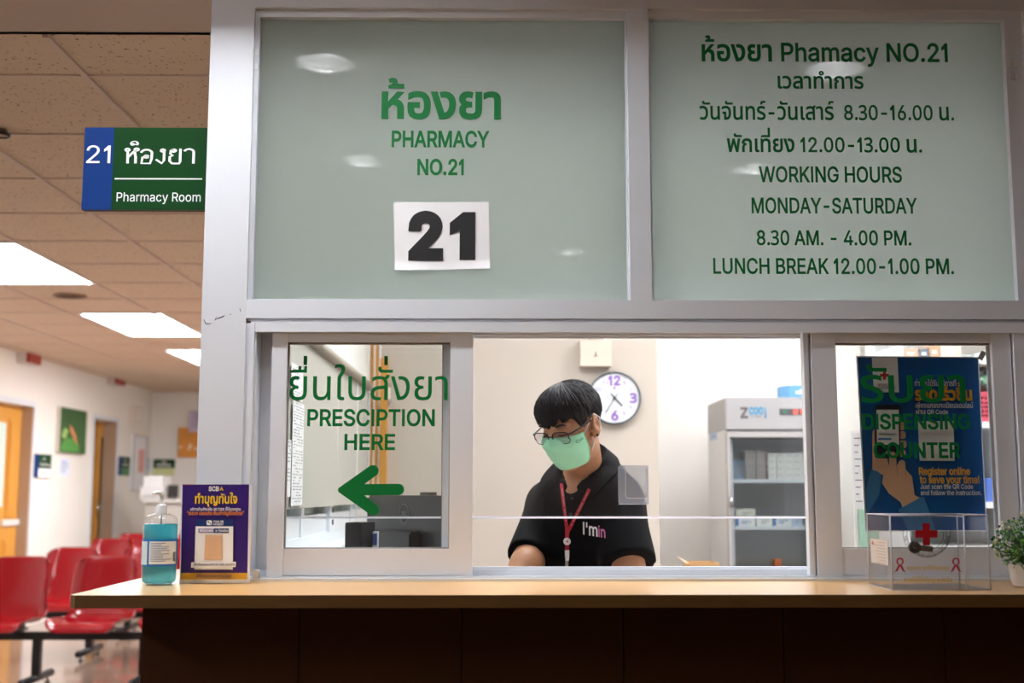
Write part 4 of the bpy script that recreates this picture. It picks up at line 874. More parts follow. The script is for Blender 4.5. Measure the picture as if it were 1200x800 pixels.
# ------------------------------------------------------------------ poster behind the right window
PO = 0.06
t = thing('poster', 'blue registration poster with phone drawing behind right window', 'poster', (X(1080, PO, 520), PO, Z(622, PO, 1080)))
P4 = [(1003.6, 417), (1147, 418), (1157, 622.5), (1014.3, 622.5)]
b = B(); prism(b, [(at(a, c, PO).x, at(a, c, PO).z) for a, c in P4], PO, PO + 0.0012); obj('sheet', b, mat('poster_sheet', 'dfe1e6', 0.4), t)
mats = [mat('poster_blue', '0057a3', 0.35, noise=0.06, nscale=3), M_white, mat('poster_yellow', 'f0b32e', 0.45), mat('poster_skin', 'd8b091', 0.5), mat('poster_light_blue', '3f83bf', 0.4),
        mat('poster_dark', '20222e', 0.4), mat('poster_red', 'c0272d', 0.4), mat('poster_skin_line', 'b98d70', 0.5), mat('poster_grey', 'b9c4d3', 0.5)]
it = [('p', 0, [(1005.3, 418.7), (1145.6, 419.3), (1155.4, 621), (1016, 621)]),
      ('p', 1, [(1021.5, 418.5), (1051.5, 418.6), (1053.5, 459.5), (1024, 459.5)]),
      ('p', 6, [(1034.5, 434.5), (1038, 434.5), (1038, 438), (1041.5, 438), (1041.5, 441.3), (1038, 441.3), (1038, 444.8), (1034.5, 444.8), (1034.5, 441.3), (1031, 441.3), (1031, 438), (1034.5, 438)]),
      ('t', 6, 'สภากาชาดไทย', 1029, 1045, 452, 449.3, {'hunit': 230}), ('t', 0, 'ศูนย์วิจัยโรค', 1029, 1049, 455.6, 452.8, {'hunit': 230}),
      # sleeve and hand behind the phone
      ('p', 4, [(1014.5, 572), (1022, 547), (1033, 554), (1030, 580), (1017.5, 600), (1015.6, 600)]),
      ('p', 3, [(1022, 550), (1022, 506), (1025, 502), (1031, 506), (1040, 540), (1044, 556), (1033, 556), (1028, 552)]),
      ('p', 3, rrect(1053, 494, 1060, 504, 3)), ('p', 3, rrect(1053, 505, 1061, 514, 3)), ('p', 3, rrect(1053, 516, 1062, 525, 3)), ('p', 3, rrect(1052, 527, 1061, 535, 3)),
      ('p', 5, rrect(1024.5, 474, 1054.5, 537, 4)), ('p', 1, [(1026.5, 480), (1052.6, 480), (1053, 521), (1027.2, 521)]),
      ('p', 4, [(1028.5, 513), (1044, 513), (1044, 515.5), (1028.5, 515.5)]), ('p', 8, [(1029, 508), (1049, 508), (1049, 509.5), (1029, 509.5)]),
      # pointing hand with its sleeve
      ('p', 4, [(1052, 597), (1070, 583), (1082, 582), (1091, 607), (1095, 620.6), (1063, 620.6)]),
      ('p', 3, [(1033, 566), (1035, 552), (1041, 548)] + circ(1045.5, 533, 3.8, 7, None, 175, 5) + [(1050, 546)] + circ(1056, 543, 4.2, 7, None, 170, 20) + [(1060.5, 550), (1068, 558), (1071, 580), (1077, 583), (1057, 594), (1054.5, 588), (1041, 578)]),
      ('p', 7, [(1049.5, 545), (1050.3, 545), (1051.8, 557), (1050.8, 557)]), ('p', 7, [(1060, 552), (1060.8, 552), (1061.4, 562), (1060.6, 562)]),
      # phone home key
      ('p', 8, circ(1040, 529.5, 2.6, 12)),
      ('t', 1, 'ท่านจะได้รับบริการที่', 1072, 1120.5, 452, 446.8, {'hunit': 230, 'bold': 6}),
      ('t', 2, 'รวดเร็วขึ้น', 1072, 1139.5, 468.5, 457.5, {'hunit': 230, 'bold': 16}),
      ('t', 1, 'เพียงแค่ลงทะเบียนออนไลน์', 1073, 1140.5, 477.7, 473, {'hunit': 230, 'bold': 6}),
      ('t', 1, 'ผ่าน QR Code', 1073.5, 1111, 485, 480, {'bold': 8}),
      ('p', 1, [(1074.5, 493.5), (1116, 493.5), (1117.5, 540), (1076.5, 540)]),
      ('t', 2, 'Register online', 1077, 1137, 556, 547.8, {'bold': 12}), ('t', 2, 'to save your time!', 1078, 1148, 566, 557.6, {'bold': 12}),
      ('t', 1, 'Just scan the QR Code', 1078.5, 1140.5, 572.6, 567.2, {'bold': 5}), ('t', 1, 'and follow the instruction.', 1079, 1150.5, 579.8, 574.4, {'bold': 5})]
art('print', t, PO, it, mats)
b = B()
for q in ((1143, 420, 1148, 411, 1153.5, 414, 1148.5, 424),):
    prism(b, [(at(q[i], q[i + 1], PO).x, at(q[i], q[i + 1], PO).z) for i in (0, 2, 4, 6)], PO - 0.012, PO - 0.0115)
obj('tape', b, mat('tape', 'c3bdb4', 0.35), t)

# ------------------------------------------------------------------ donation stand on the counter (purple)
QY = -0.075
q0, q1 = at(210.5, 683, QY), at(292, 683, QY)
zq0, zq1 = ZCT, Z(566.8, QY, 250)
t = thing('donation_stand', 'purple and gold donation notice in clear stand beside sanitizer bottle', 'stand', (X(251, QY, 680), QY + 0.03, ZCT))
mats = [mat('notice_purple', '32196e', 0.35, noise=0.25, nscale=14), M_white, mat('notice_gold', 'c9982a', 0.4), mat('notice_yellow', 'f2c41a', 0.45), mat('notice_navy', '12306b', 0.4), mat('notice_beige', 'd9b08a', 0.5),
        mat('notice_orange', 'e8852a', 0.45), mat('notice_red', 'a3231d', 0.4), mat('notice_grey', '8d86b5', 0.5), mat('notice_violet', '6a2a86', 0.4)]
it = [('p', 1, [(212.3, 567), (292.2, 567), (291.5, 679.5), (210.6, 680)]),
      ('p', 0, [(214, 567.5), (292, 567.3), (290, 671), (212, 671)]), ('p', 2, [(211.8, 671), (290, 671), (289.8, 678.5), (211.6, 678.8)]),
      ('t', 1, 'SCB', 244.5, 256.5, 575, 570, {'bold': 14}),
      ('p', 3, [(257.5, 574.5), (259.7, 570), (262, 574.5), (260.6, 574.5), (259.7, 572.6), (258.8, 574.5)]), ('p', 7, [(213.5, 567.4), (228, 567.4), (228, 568.2), (213.5, 568.2)]),
      ('t', 3, 'ทำบุญทันใจ', 228.5, 278, 589.5, 581.2, {'hunit': 231, 'bold': 10}),
      ('t', 1, 'บริการด้านชำระเงิน QR CODE ที่ได้มาตรฐาน', 223, 282, 598, 595.2, {'bold': 4, 'hunit': 240}),
      ('t', 6, '\u201cสะดวก ปลอดภัย เงินเข้าบัญชีโดยตรง\u201d', 219, 286, 603.2, 599.6, {'bold': 8, 'hunit': 240}),
      ('p', 4, [(230, 608), (274, 608), (273.8, 616.5), (229.8, 616.5)]),
      ('p', 1, rrect(242.5, 609.5, 248.8, 615, 1.3)), ('p', 4, rrect(243.6, 610.5, 245.6, 612.2, 0.4)), ('p', 4, rrect(246.2, 612.4, 247.8, 614, 0.4)),
      ('t', 1, 'THAI QR', 250, 262, 612.2, 609.8, {'bold': 8}), ('t', 1, 'PAYMENT', 250, 262, 615.3, 613, {'bold': 8}),
      ('p', 1, [(229.8, 616.5), (273.8, 616.5), (273.3, 667), (228.2, 667)]),
      ('p', 8, [(233, 619), (250.5, 619), (250.4, 624), (233, 624)]), ('p', 4, [(250.8, 618.8), (268.8, 618.8), (268.7, 624), (250.8, 624)]),
      ('t', 1, 'e-Donation', 252.5, 267.5, 622.8, 620, {'bold': 6}), ('t', 1, 'พร้อมเพย์', 234, 249.5, 622.8, 620.4, {'bold': 6, 'hunit': 231}),
      ('p', 5, [(241.3, 626.5), (261.3, 626.5), (261, 655.3), (240, 655.3)]),
      ('p', 1, [(225, 658.5), (277.3, 657.8), (276.8, 664), (224.5, 664.8)]),
      ('t', 4, 'เพื่อเปิดแอปธนาคาร QR CODE สแกนจ่าย', 227, 275, 662.5, 660, {'hunit': 240, 'bold': 3}),
      ('t', 4, '#ให้ง่ายทุกการบริจาคด้วยมือคุณ', 230, 271, 676.2, 673.4, {'hunit': 240, 'bold': 3})]
b = B(); box(b, q0.x - 0.0005, q1.x + 0.0005, QY, QY + 0.0025, zq0 + 0.002, zq1); obj('card', b, mat('card', 'e6e6ea', 0.5), t)
art('print', t, QY, it, mats)
b = B(); box(b, q0.x - 0.002, q1.x + 0.002, QY + 0.0026, QY + 0.0046, zq0 + 0.002, zq1 + 0.001); box(b, q0.x - 0.002, q1.x + 0.002, QY - 0.006, QY + 0.05, zq0, zq0 + 0.003)
obj('holder', b, M_acry2, t, bevel=0.0006, label='clear acrylic holder')

# ------------------------------------------------------------------ sanitizer bottle
BY = -0.10
bc = at(186.8, 660, BY); k = (X(207, BY, 660) - X(167, BY, 660)) / 2
zc = ZCT
hz = lambda py: Z(py, BY, 187)
t = thing('sanitizer_bottle', 'pump bottle of turquoise hand gel on counter left of the notice', 'bottle', (bc.x, BY, ZCT))
zb_ = ZCT; zsh = hz(606); 
b = B(); lathe(b, [(k * 0.86, zb_), (k * 0.97, zb_ + 0.003), (k, zb_ + 0.008), (k, hz(612)), (k * 0.97, hz(608.5)), (k * 0.86, hz(605)), (k * 0.62, hz(602.6)), (k * 0.3, hz(601.5))], (bc.x, BY, 0), 40)
obj('shell', b, M_acry2, t, smooth=40, label='clear plastic body')
b = B(); lathe(b, [(k * 0.80, zb_ + 0.004), (k * 0.92, zb_ + 0.007), (k * 0.955, zb_ + 0.012), (k * 0.955, hz(614)), (k * 0.9, hz(613.4))], (bc.x, BY, 0), 40)
M_gel = thin_glass('turquoise_gel', (0.45, 0.93, 0.97), 1.3, 0.02, haze=0.55, hazecol=(0.10, 0.68, 0.80), soft=True)
obj('gel', b, M_gel, t, smooth=40, label='turquoise gel')
def wrap(bm, a0, a1, z0, z1, rad, mi, n=20):
    va = []; vb = []
    for i in range(n + 1):
        a = R(a0 + (a1 - a0) * i / n); p = (bc.x + rad * math.sin(a), BY - rad * math.cos(a))
        va.append(bm.verts.new((*p, z0))); vb.append(bm.verts.new((*p, z1)))
    for i in range(n):
        f = bm.faces.new((va[i], va[i + 1], vb[i + 1], vb[i])); f.material_index = mi; f.smooth = True
b = B()
wrap(b, -170, 170, hz(662.5), hz(631), k + 0.0006, 0); wrap(b, -90, -28, hz(660.5), hz(633.5), k + 0.0009, 1); wrap(b, -20, 78, hz(659.8), hz(633.5), k + 0.0009, 2)
rr = random.Random(3)
for i in range(11):
    z = hz(636 + i * 2.05)
    wrap(b, -15, rr.uniform(25, 60) if i not in (1, 5) else 20, z, z + 0.0012, k + 0.0012, 3, 8)
for i in range(7): wrap(b, 62 + i * 1.9, 63 + i * 1.9, hz(657), hz(646), k + 0.0012, 4, 1)
for i in range(3): wrap(b, -86, -60, hz(640 + 6 * i), hz(638 + 6 * i), k + 0.0012, 3, 6)
obj('label', b, [mat('label_blue', '1478c4', 0.4), mat('label_pale', 'cfe7ef', 0.45), mat('label_white', 'e6ecee', 0.5), mat('label_text', '5b7fae', 0.5), M_black], t)
b = B()
lathe(b, [(k * 0.33, hz(603)), (k * 0.33, hz(594)), (k * 0.28, hz(591.5)), (k * 0.16, hz(590.5)), (k * 0.13, hz(581)), (k * 0.13, hz(579))], (bc.x, BY, 0), 24)
lathe(b, [(k * 0.20, hz(581)), (k * 0.22, hz(578)), (k * 0.18, hz(575))], (bc.x, BY, 0), 20)
tube(b, [(bc.x, BY, hz(577.2)), (bc.x - 0.008, BY - 0.012, hz(576.8)), (bc.x - 0.012, BY - 0.024, hz(578.5))], [0.0045, 0.004, 0.0028], 10)
tube(b, [(bc.x, BY, hz(602)), (bc.x, BY, hz(676))], 0.0022, 8)
obj('pump', b, mat('pump_plastic', 'eef0f0', 0.3), t, smooth=40, label='white pump')

# ------------------------------------------------------------------ clear donation box
F1 = CF + 0.085
t = thing('donation_box', 'clear acrylic donation box with red cross emblem on the counter', 'donation box', (X(1088, F1, 690), F1 + 0.05, ZCT))
F2 = F1 + 0.15
zt_ = Z(605.3, F1, 1086)
A = lambda px, Y: X(px, Y, 650)
fl, fr = A(1044.5, F1), A(1131, F1)
bl, br = A(1017.5, F2), A(1159, F1 + 0.02)
brb = A(1159, F2 - 0.02) 
def panel(bm, p, q, z0, z1, th=0.003):
    d = Vector((q[0] - p[0], q[1] - p[1], 0)).normalized(); n = Vector((-d.y, d.x, 0)) * th
    column(bm, [p, q, (q[0] + n.x, q[1] + n.y), (p[0] + n.x, p[1] + n.y)], z0, z1)
pp = [(fl, F1), (fr, F1), (br, F1 + 0.02), (br - 0.01, F2), (bl, F2)]
names = ['front_panel', 'side_panel', 'side_panel', 'back_panel', 'side_panel']
for i in range(5):
    b = B(); panel(b, pp[i], pp[(i + 1) % 5], ZCT, zt_); o = obj(names[i], b, M_acry2, t)
b = B(); column(b, pp, ZCT, ZCT + 0.003); obj('base', b, M_acry2, t)
b = B(); column(b, [(x, y) for x, y in pp], zt_, zt_ + 0.003); obj('lid', b, M_acry2, t)
b = B()
for x, y in pp: tube(b, [(x, y, ZCT), (x, y, zt_ + 0.003)], 0.0014, 6)
for i in range(5): tube(b, [(*pp[i], zt_ + 0.003), (*pp[(i + 1) % 5], zt_ + 0.003)], 0.0013, 6)
for i in range(5): tube(b, [(*pp[i], ZCT + 0.001), (*pp[(i + 1) % 5], ZCT + 0.001)], 0.001, 6)
tube(b, [(fr, F1, zt_), (fr - 0.005, F2, zt_)], 0.001, 6)
obj('edges', b, M_acedge, t, label='polished pale edges')
mats = [mat('cross_red', 'b5101c', 0.4), mat('ribbon_red', 'b81b33', 0.4), mat('box_yellow', 'c7a018', 0.45), mat('seal_grey', '2c2e36', 0.5), mat('slip_paper', 'c9bfb4', 0.7)]
def ring(cx, cy, r, wd, a0, a1): return circ(cx, cy, r, 26, None, a0, a1) + circ(cx, cy, r - wd, 26, None, a1, a0)
it = [('p', 0, [(1081, 612.8), (1089.6, 612.8), (1089.6, 621), (1098.5, 621), (1098.5, 629.8), (1089.8, 629.8), (1089.8, 638.6), (1081.4, 638.6), (1081.4, 629.8), (1072.7, 629.8), (1072.7, 621), (1081, 621)])]
for r_ in (28, 23.5, 20): it.append(('p', 3, ring(1086, 625, r_, 0.5, 172, 368)))
for cx in (1054.5, 1119.7):
    it += [('p', 1, ring(cx, 657.5, 4.4, 1.9, -62, 242)), ('p', 1, [(cx - 1.6, 661), (cx + 1.2, 661), (cx - 2.8, 668.5), (cx - 6.5, 670.5)]), ('p', 1, [(cx + 1.6, 661), (cx - 1.2, 661), (cx + 2.8, 668.5), (cx + 6.5, 670.5)])]
it += [('t', 2, 'ขอบคุณ ทุกน้ำใจของคุณ', 1063, 1112.5, 667.5, 663.5, {'hunit': 231, 'bold': 7}), ('t', 2, 'การให้ที่ยิ่งใหญ่ แบ่งปัน', 1060, 1115.5, 681.5, 677.3, {'hunit': 231, 'bold': 7})]
art('print', t, F1, it, mats)
# seal lettering bent along the ring
b = B()
pc = at(1086, 625, F1); rad = abs(X(1112, F1, 625) - pc.x)
s = 'THE THAI RED CROSS AIDS RESEARCH CENTRE'
def bend(u, v, d):
    a = R(180 + u * 180); r = rad - 0.0035 + 0.0 + (-v)
    return (pc.x + math.cos(a) * (rad - v), F1 - 0.0006 + d, pc.z + math.sin(a) * (rad - v))
text(b, s, 0.03, 0.97, -0.0015, 0.0042, 0, thick=0.0002, bold=8, fn=bend)
obj('seal_lettering', b, mats[3], t)
b = B()
c_ = at(1070, 641, F1 + 0.016)
lathe(b, [(0.0, 0.0), (0.008, 0.0), (0.0115, 0.004), (0.0115, 0.012), (0.0, 0.016)], Vector((c_.x, c_.y, c_.z)), 20, axis='y')
d_ = at(1091, 643, F1 + 0.016); tube(b, [(c_.x, c_.y - 0.006, c_.z), (d_.x, c_.y - 0.006, d_.z)], 0.006, 10)
obj('latch', b, mat('latch_metal', '9a9288', 0.25, 0.8), t, smooth=40, label='metal latch')
b = B()
e0, e1 = Vector((fl, F1, 0)), Vector((bl, F2, 0))
def side(u, z, o): 
    p = e0.lerp(e1, u); n = Vector((-(e1 - e0).y, (e1 - e0).x, 0)).normalized()
    if n.x > 0: n = -n
    p = p + n * o; return (p.x, p.y, z)
zz0, zz1 = Z(661, F1 + 0.06, 1030), Z(632, F1 + 0.06, 1030)
def sidequad(u0, u1, z0, z1, o, mi):
    v = [b.verts.new(side(u, z, o)) for u, z in ((u0, z0), (u1, z0), (u1, z1), (u0, z1))]
    f = b.faces.new(v); f.material_index = mi
sidequad(0.12, 0.86, zz0, zz1, 0.0008, 0)
for i in range(8): sidequad(0.2, 0.2 + 0.5 * rr.uniform(0.5, 1), zz1 - 0.006 - i * 0.0058, zz1 - 0.0052 - i * 0.0058, 0.0012, 1)
sidequad(0.68, 0.80, zz1 - 0.010, zz1 - 0.008, 0.0014, 2); sidequad(0.72, 0.76, zz1 - 0.013, zz1 - 0.005, 0.0014, 2)
obj('side_label', b, [mats[4], mat('slip_text', '8b8078', 0.7), mats[0]], t, label='small printed slip on the left side')

# ------------------------------------------------------------------ potted plant at the right end
VY = -0.17
pc = at(1203, 640, VY)
zp = ZCT
t = thing('potted_plant', 'small round green plant with pale buds in white pot', 'plant', (pc.x, VY, ZCT))
b = B(); lathe(b, [(0.024, zp), (0.03, zp + 0.002), (0.036, zp + 0.03), (0.038, zp + 0.045), (0.035, zp + 0.045), (0.033, zp + 0.036), (0, zp + 0.036)], (pc.x, VY, 0), 28)
obj('pot', b, mat('plant_pot', 'd9d5d0', 0.5), t, smooth=40)
rp_ = random.Random(11)
b = B(); st = B()
cz = zp + 0.082
for i in range(620):
    th_, ph = rp_.uniform(0, 2 * math.pi), math.acos(rp_.uniform(-0.75, 1))
    rd = (0.030 + 0.030 * rp_.random() ** 0.5)
    d = Vector((math.sin(ph) * math.cos(th_), math.sin(ph) * math.sin(th_), math.cos(ph)))
    p = Vector((pc.x, VY, cz)) + Vector((d.x * rd * 1.08, d.y * rd * 1.08, d.z * rd * 0.95))
    n = (d + Vector((rp_.uniform(-1, 1), rp_.uniform(-1, 1), rp_.uniform(-1, 1))) * 0.7).normalized()
    s = n.orthogonal().normalized(); a = rp_.uniform(0, 6.28); s = (Matrix.Rotation(a, 3, n) @ s); u = n.cross(s)
    L, W = rp_.uniform(0.006, 0.011), rp_.uniform(0.0026, 0.004)
    q = [p, p + s * L * 0.5 + u * W + n * 0.001, p + s * L + n * 0.003, p + s * L * 0.5 - u * W + n * 0.001]
    v = [b.verts.new(x) for x in q]; f = b.faces.new(v); f.material_index = rp_.choice((0, 0, 1, 2))
for i in range(60):
    th_, ph = rp_.uniform(0, 2 * math.pi), math.acos(rp_.uniform(-0.6, 1))
    d = Vector((math.sin(ph) * math.cos(th_), math.sin(ph) * math.sin(th_), math.cos(ph)))
    p = Vector((pc.x, VY, cz)) + d * 0.058
    tube(st, [Vector((pc.x, VY, zp + 0.035)), Vector((pc.x, VY, cz - 0.01)) + d * 0.025, p], [0.0012, 0.0009, 0.0006], 5)
    if i < 34:
        fbm = B(); ellipsoid(fbm, p + d * 0.004, (0.0032, 0.0032, 0.0036), 0, 8, 6); obj('bud', fbm, mat('bud_cream', 'dcd9ae', 0.6), t)
obj('stems', st, mat('plant_stem', '4c6b35', 0.6), t)
obj('foliage', b, [mat('leaf_green', '3f7a35', 0.5), mat('leaf_dark', '2b5c34', 0.5), mat('leaf_fresh', '74a83f', 0.5)], t)
# ------------------------------------------------------------------ corridor fittings
def downlight(x, y, label, group=None, ring=True):
    t = thing('downlight', label, 'ceiling light', (x, y, CZ), group)
    b = B(); lathe(b, [(0.0885, CZ - 0.003), (0.096, CZ - 0.003), (0.097, CZ - 0.0005), (0.0885, CZ - 0.0005), (0.0885, CZ - 0.003)], (x, y, 0), 40, closed=False); obj('trim_ring', b, mat('downlight_ring', 'cfcac4', 0.4), t)
    b = B()
    prof = []
    for i in range(9):
        u = i / 8; r = 0.0875 - 0.030 * u ** 1.6; z = CZ - 0.002 + 0.095 * u
        prof += [(r, z), (r - 0.0016, z + 0.006)]
    prof += [(0.0, CZ + 0.105)]
    lathe(b, prof, (x, y, 0), 40, closed=False); obj('reflector', b, M_refl, t)
    b = B()
    lathe(b, [(0.0, CZ + 0.045), (0.012, CZ + 0.047), (0.022, CZ + 0.056), (0.025, CZ + 0.07), (0.02, CZ + 0.085), (0.012, CZ + 0.098), (0, CZ + 0.1)], (x, y, 0), 20)
    obj('bulb', b, M_bulb, t, smooth=60)
    return t
DLN = ['recessed downlight mirrored top left in the frosted glass', 'recessed downlight mirrored left of the word pharmacy', 'recessed downlight mirrored over the heading of the working hours',
       'recessed downlight mirrored beside the words working hours', 'recessed downlight mirrored right of the paper 21']
proto = None
for i, (x, y) in enumerate(DL):
    lab = DLN[i] if i < 5 else ('recessed downlight at the top edge beside the white post' if i == 9 else 'unseen recessed downlight added to light the waiting hall')
    if proto is None: proto = downlight(x, y, lab, 'round downlights in the plain ceiling')
    else: copy_tree(proto, loc=(x, y, CZ), label=lab)

def troffer(y0, y1, x0, x1, label):
    t = thing('ceiling_panel_light', label, 'ceiling light', ((x0 + x1) / 2, (y0 + y1) / 2, CZ - 0.01), 'ceiling light panels of the corridor and hall')
    b = B()
    box(b, x0, x1, y0, y0 + 0.018, CZ - 0.012, CZ - 0.001); box(b, x0, x1, y1 - 0.018, y1, CZ - 0.012, CZ - 0.001)
    box(b, x0, x0 + 0.018, y0 + 0.018, y1 - 0.018, CZ - 0.012, CZ - 0.001); box(b, x1 - 0.018, x1, y0 + 0.018, y1 - 0.018, CZ - 0.012, CZ - 0.001)
    obj('frame', b, mat('troffer_frame', 'e5e2dc', 0.5), t)
    b = B(); box(b, x0 + 0.018, x1 - 0.018, y0 + 0.018, y1 - 0.018, CZ - 0.007, CZ - 0.002); obj('diffuser', b, M_trof, t)
troffer(3.40, 4.61, -3.05, -2.46, 'large bright ceiling panel cut by the left picture edge')
troffer(5.84, 7.05, -3.0, -2.40, 'bright ceiling panel second along the corridor')
troffer(8.05, 9.25, -3.0, -2.40, 'small bright ceiling panel far down beside the post')
troffer(8.05, 9.25, -1.6, -1.0, 'ceiling panel hidden behind the post')

troffer(-2.9, -1.7, -3.35, -2.75, 'unseen ceiling panel added to light the front, left of the viewer')  # added out of view to brighten the post and front
# strip lamp added out of view to brighten the post, its well cut into the plain ceiling
x0, x1, y0, y1 = WELL
t = thing('added_strip_light', 'added recessed strip lamp, unseen, in the ceiling over the counter', 'ceiling light', ((x0 + x1) / 2, (y0 + y1) / 2, CZ))
b = B(); box(b, x0 - 0.004, x1 + 0.004, y0 - 0.004, y0, CZ, CZ + 0.09); box(b, x0 - 0.004, x1 + 0.004, y1, y1 + 0.004, CZ, CZ + 0.09); box(b, x0 - 0.004, x0, y0, y1, CZ, CZ + 0.09); box(b, x1, x1 + 0.004, y0, y1, CZ, CZ + 0.09); box(b, x0 - 0.004, x1 + 0.004, y0 - 0.004, y1 + 0.004, CZ + 0.0905, CZ + 0.094)
obj('housing', b, mat('added_strip_housing', '5a5856', 0.6), t)
b = B(); box(b, x0 + 0.01, x1 - 0.01, y0 + 0.004, y1 - 0.004, CZ + 0.074, CZ + 0.084); obj('tube', b, M_strip, t)

t = thing('ceiling_speaker', 'round brown ceiling grille between the light panels', 'ceiling speaker', (atz(82, 346, CZ).x, atz(82, 346, CZ).y, CZ - 0.008))
p = t.location
b = B(); lathe(b, [(0.105, CZ - 0.001), (0.105, CZ - 0.007), (0.09, CZ - 0.010), (0.09, CZ - 0.001)], (p.x, p.y, 0), 32); obj('rim', b, mat('speaker_rim', '9a7a62', 0.6), t)
b = B()
for r_ in (0.08, 0.062, 0.044, 0.026): lathe(b, [(r_, CZ - 0.009), (r_ + 0.008, CZ - 0.009), (r_ + 0.008, CZ - 0.006), (r_, CZ - 0.006), (r_, CZ - 0.009)], (p.x, p.y, 0), 32, closed=False)
obj('grille', b, mat('speaker_grille', '7c614d', 0.7), t)
p = atz(1, 158, CZ - 0.02)
t = thing('ceiling_ring', 'small black ring hanging at the left picture edge under the ceiling', 'ring', (p.x, p.y, CZ - 0.045))
b = B(); tube(b, [(p.x + 0.026 * math.cos(a), p.y + 0.03 * math.sin(a), CZ - 0.02) for a in [i * math.pi / 14 for i in range(28)]], 0.006, 8, cyc=True); obj('rim', b, M_steel, t)
b = B(); lathe(b, [(0.021, CZ - 0.022), (0.021, CZ - 0.001)], (p.x, p.y, 0), 20); obj('core', b, mat('ring_core', 'a08873', 0.6), t)

# doors
def door(n, y0, y1, label, glass):
    t = thing('door_%d' % n, label, 'door', (LW, (y0 + y1) / 2, 0), kind='structure')
    rec = 0.10
    b = B()
    for s0_, s1_, z0, z1 in ((y0 - 0.05, y0, 0, DT + 0.05), (y1, y1 + 0.05, 0, DT + 0.05), (y0, y1, DT, DT + 0.05)): box(b, LW, LW + 0.012, s0_, s1_, z0, z1)
    obj('frame', b, M_alu, t, label='white door frame')
    b = B(); box(b, LW - 0.16, LW, y1 - 0.006, y1 - 0.0005, 0, DT - 0.001); box(b, LW - 0.16, LW, y0 + 0.0005, y0 + 0.006, 0, DT - 0.001); obj('jamb', b, M_jamb, t)
    b = B()
    if n == 1:
        box(b, LW - rec - 0.04, LW - rec, y0 + 0.007, y1 - 0.007, 0.005, DT - 0.004)
        w_ = y1 - y0
        for a, c, z0, z1 in ((y1 - 0.30, y1 - 0.09, 0.12, 0.80), (y1 - 0.30, y1 - 0.09, 1.0, 1.9)):
            box(b, LW - rec, LW - rec + 0.012, a, c, z0, z1); box(b, LW - rec + 0.012, LW - rec + 0.02, a + 0.03, c - 0.03, z0 + 0.03, z1 - 0.03)
        sl = obj('slab', b, M_yel, t, bevel=0.003)
        b = B(); box(b, LW - rec + 0.001, LW - rec + 0.024, y1 - 0.38, y1 - 0.008, 0.93, 0.985); obj('push_bar', b, mat('push_bar', 'd8d6d0', 0.4), sl, label='pale horizontal bar')
        b = B(); box(b, LW - rec + 0.001, LW - rec + 0.004, y0 + 0.02, y1 - 0.36, 1.1, 1.86); obj('glass', b, mat('door_glass', 'cfe0d8', 0.1), sl)
    else:
        box(b, LW - 0.19, LW - 0.15, y1 - 0.20, y1 - 0.007, 0.005, DT - 0.004)
        sl = obj('slab', b, M_yel, t, bevel=0.003)
        b = B(); box(b, LW - 0.152, LW - 0.146, y1 - 0.065, y1 - 0.012, 0.2, 1.86); obj('glass', b, M_dark, sl, label='dark door glass')
        b = B(); box(b, LW - 0.198, LW - 0.19, y0 + 0.007, y1, 0.005, DT - 0.004); obj('shade_sheet', b, M_dark, t, label='dark sheet for the unlit room behind the open door')  # dark sheet painted in place of the room's shade
        b = B(); tube(b, [(LW - 0.135, y1 - 0.12, 0.95), (LW - 0.135, y1 - 0.12, 1.15)], 0.012, 8); obj('handle', b, M_chrome, sl)
door(1, D1n, D1f, 'yellow wooden corridor door cut by the left picture edge', False)
door(2, D2n, D2f, 'narrow yellow wooden corridor door standing ajar', True)

def wall_panel(px0, py0, px1, py1, th, off=0.0):
    a, c = atx(px0, (py0 + py1) / 2, LW), atx(px1, (py0 + py1) / 2, LW)
    zt, zb = atx((px0 + px1) / 2, py0, LW).z, atx((px0 + px1) / 2, py1, LW).z
    return a.y, c.y, zb, zt
def xbox(bm, q, x0, x1, u0=0, u1=1, v0=0, v1=1, mi=0):
    y0, y1, z0, z1 = q
    box(bm, LW + x0, LW + x1, y0 + (y1 - y0) * u0, y0 + (y1 - y0) * u1, z0 + (z1 - z0) * v0, z0 + (z1 - z0) * v1, mi)

q = wall_panel(65, 479, 96, 531, 0)
t = thing('leaf_picture', 'green canvas picture with a brown leaf between the doors', 'picture', (LW + 0.02, (q[0] + q[1]) / 2, q[2]))
b = B(); xbox(b, q, 0.001, 0.045); obj('canvas', b, mat('canvas_side', 'cfc6bc', 0.7), t)
M_leafbg = mat('picture_green', '2f5a2c', 0.5, noise=0.7, nscale=3)
b = B(); xbox(b, q, 0.0452, 0.047)
Yl = q[0]; dy = q[1] - q[0]; dz = q[3] - q[2]
def yz(bm, pts, xo, mi):
    v = [bm.verts.new((LW + xo, q[0] + dy * u, q[2] + dz * v_)) for u, v_ in pts]; f = bm.faces.new(v); f.material_index = mi
yz(b, [(0.02, 0.03), (0.75, 0.03), (0.72, 0.2), (0.5, 0.33), (0.25, 0.33), (0.08, 0.2)], 0.0475, 3)
yz(b, [(0.05, 0.35), (0.2, 0.3), (0.3, 0.5), (0.15, 0.55)], 0.0478, 2)
yz(b, [(0.68, 0.18), (0.52, 0.3), (0.36, 0.5), (0.33, 0.64), (0.45, 0.58), (0.6, 0.42)], 0.048, 1)
obj('image', b, [M_leafbg, mat('picture_leaf', 'c98152', 0.5), mat('picture_light', '9fc070', 0.5), mat('picture_fresh', '4f9440', 0.5)], t)

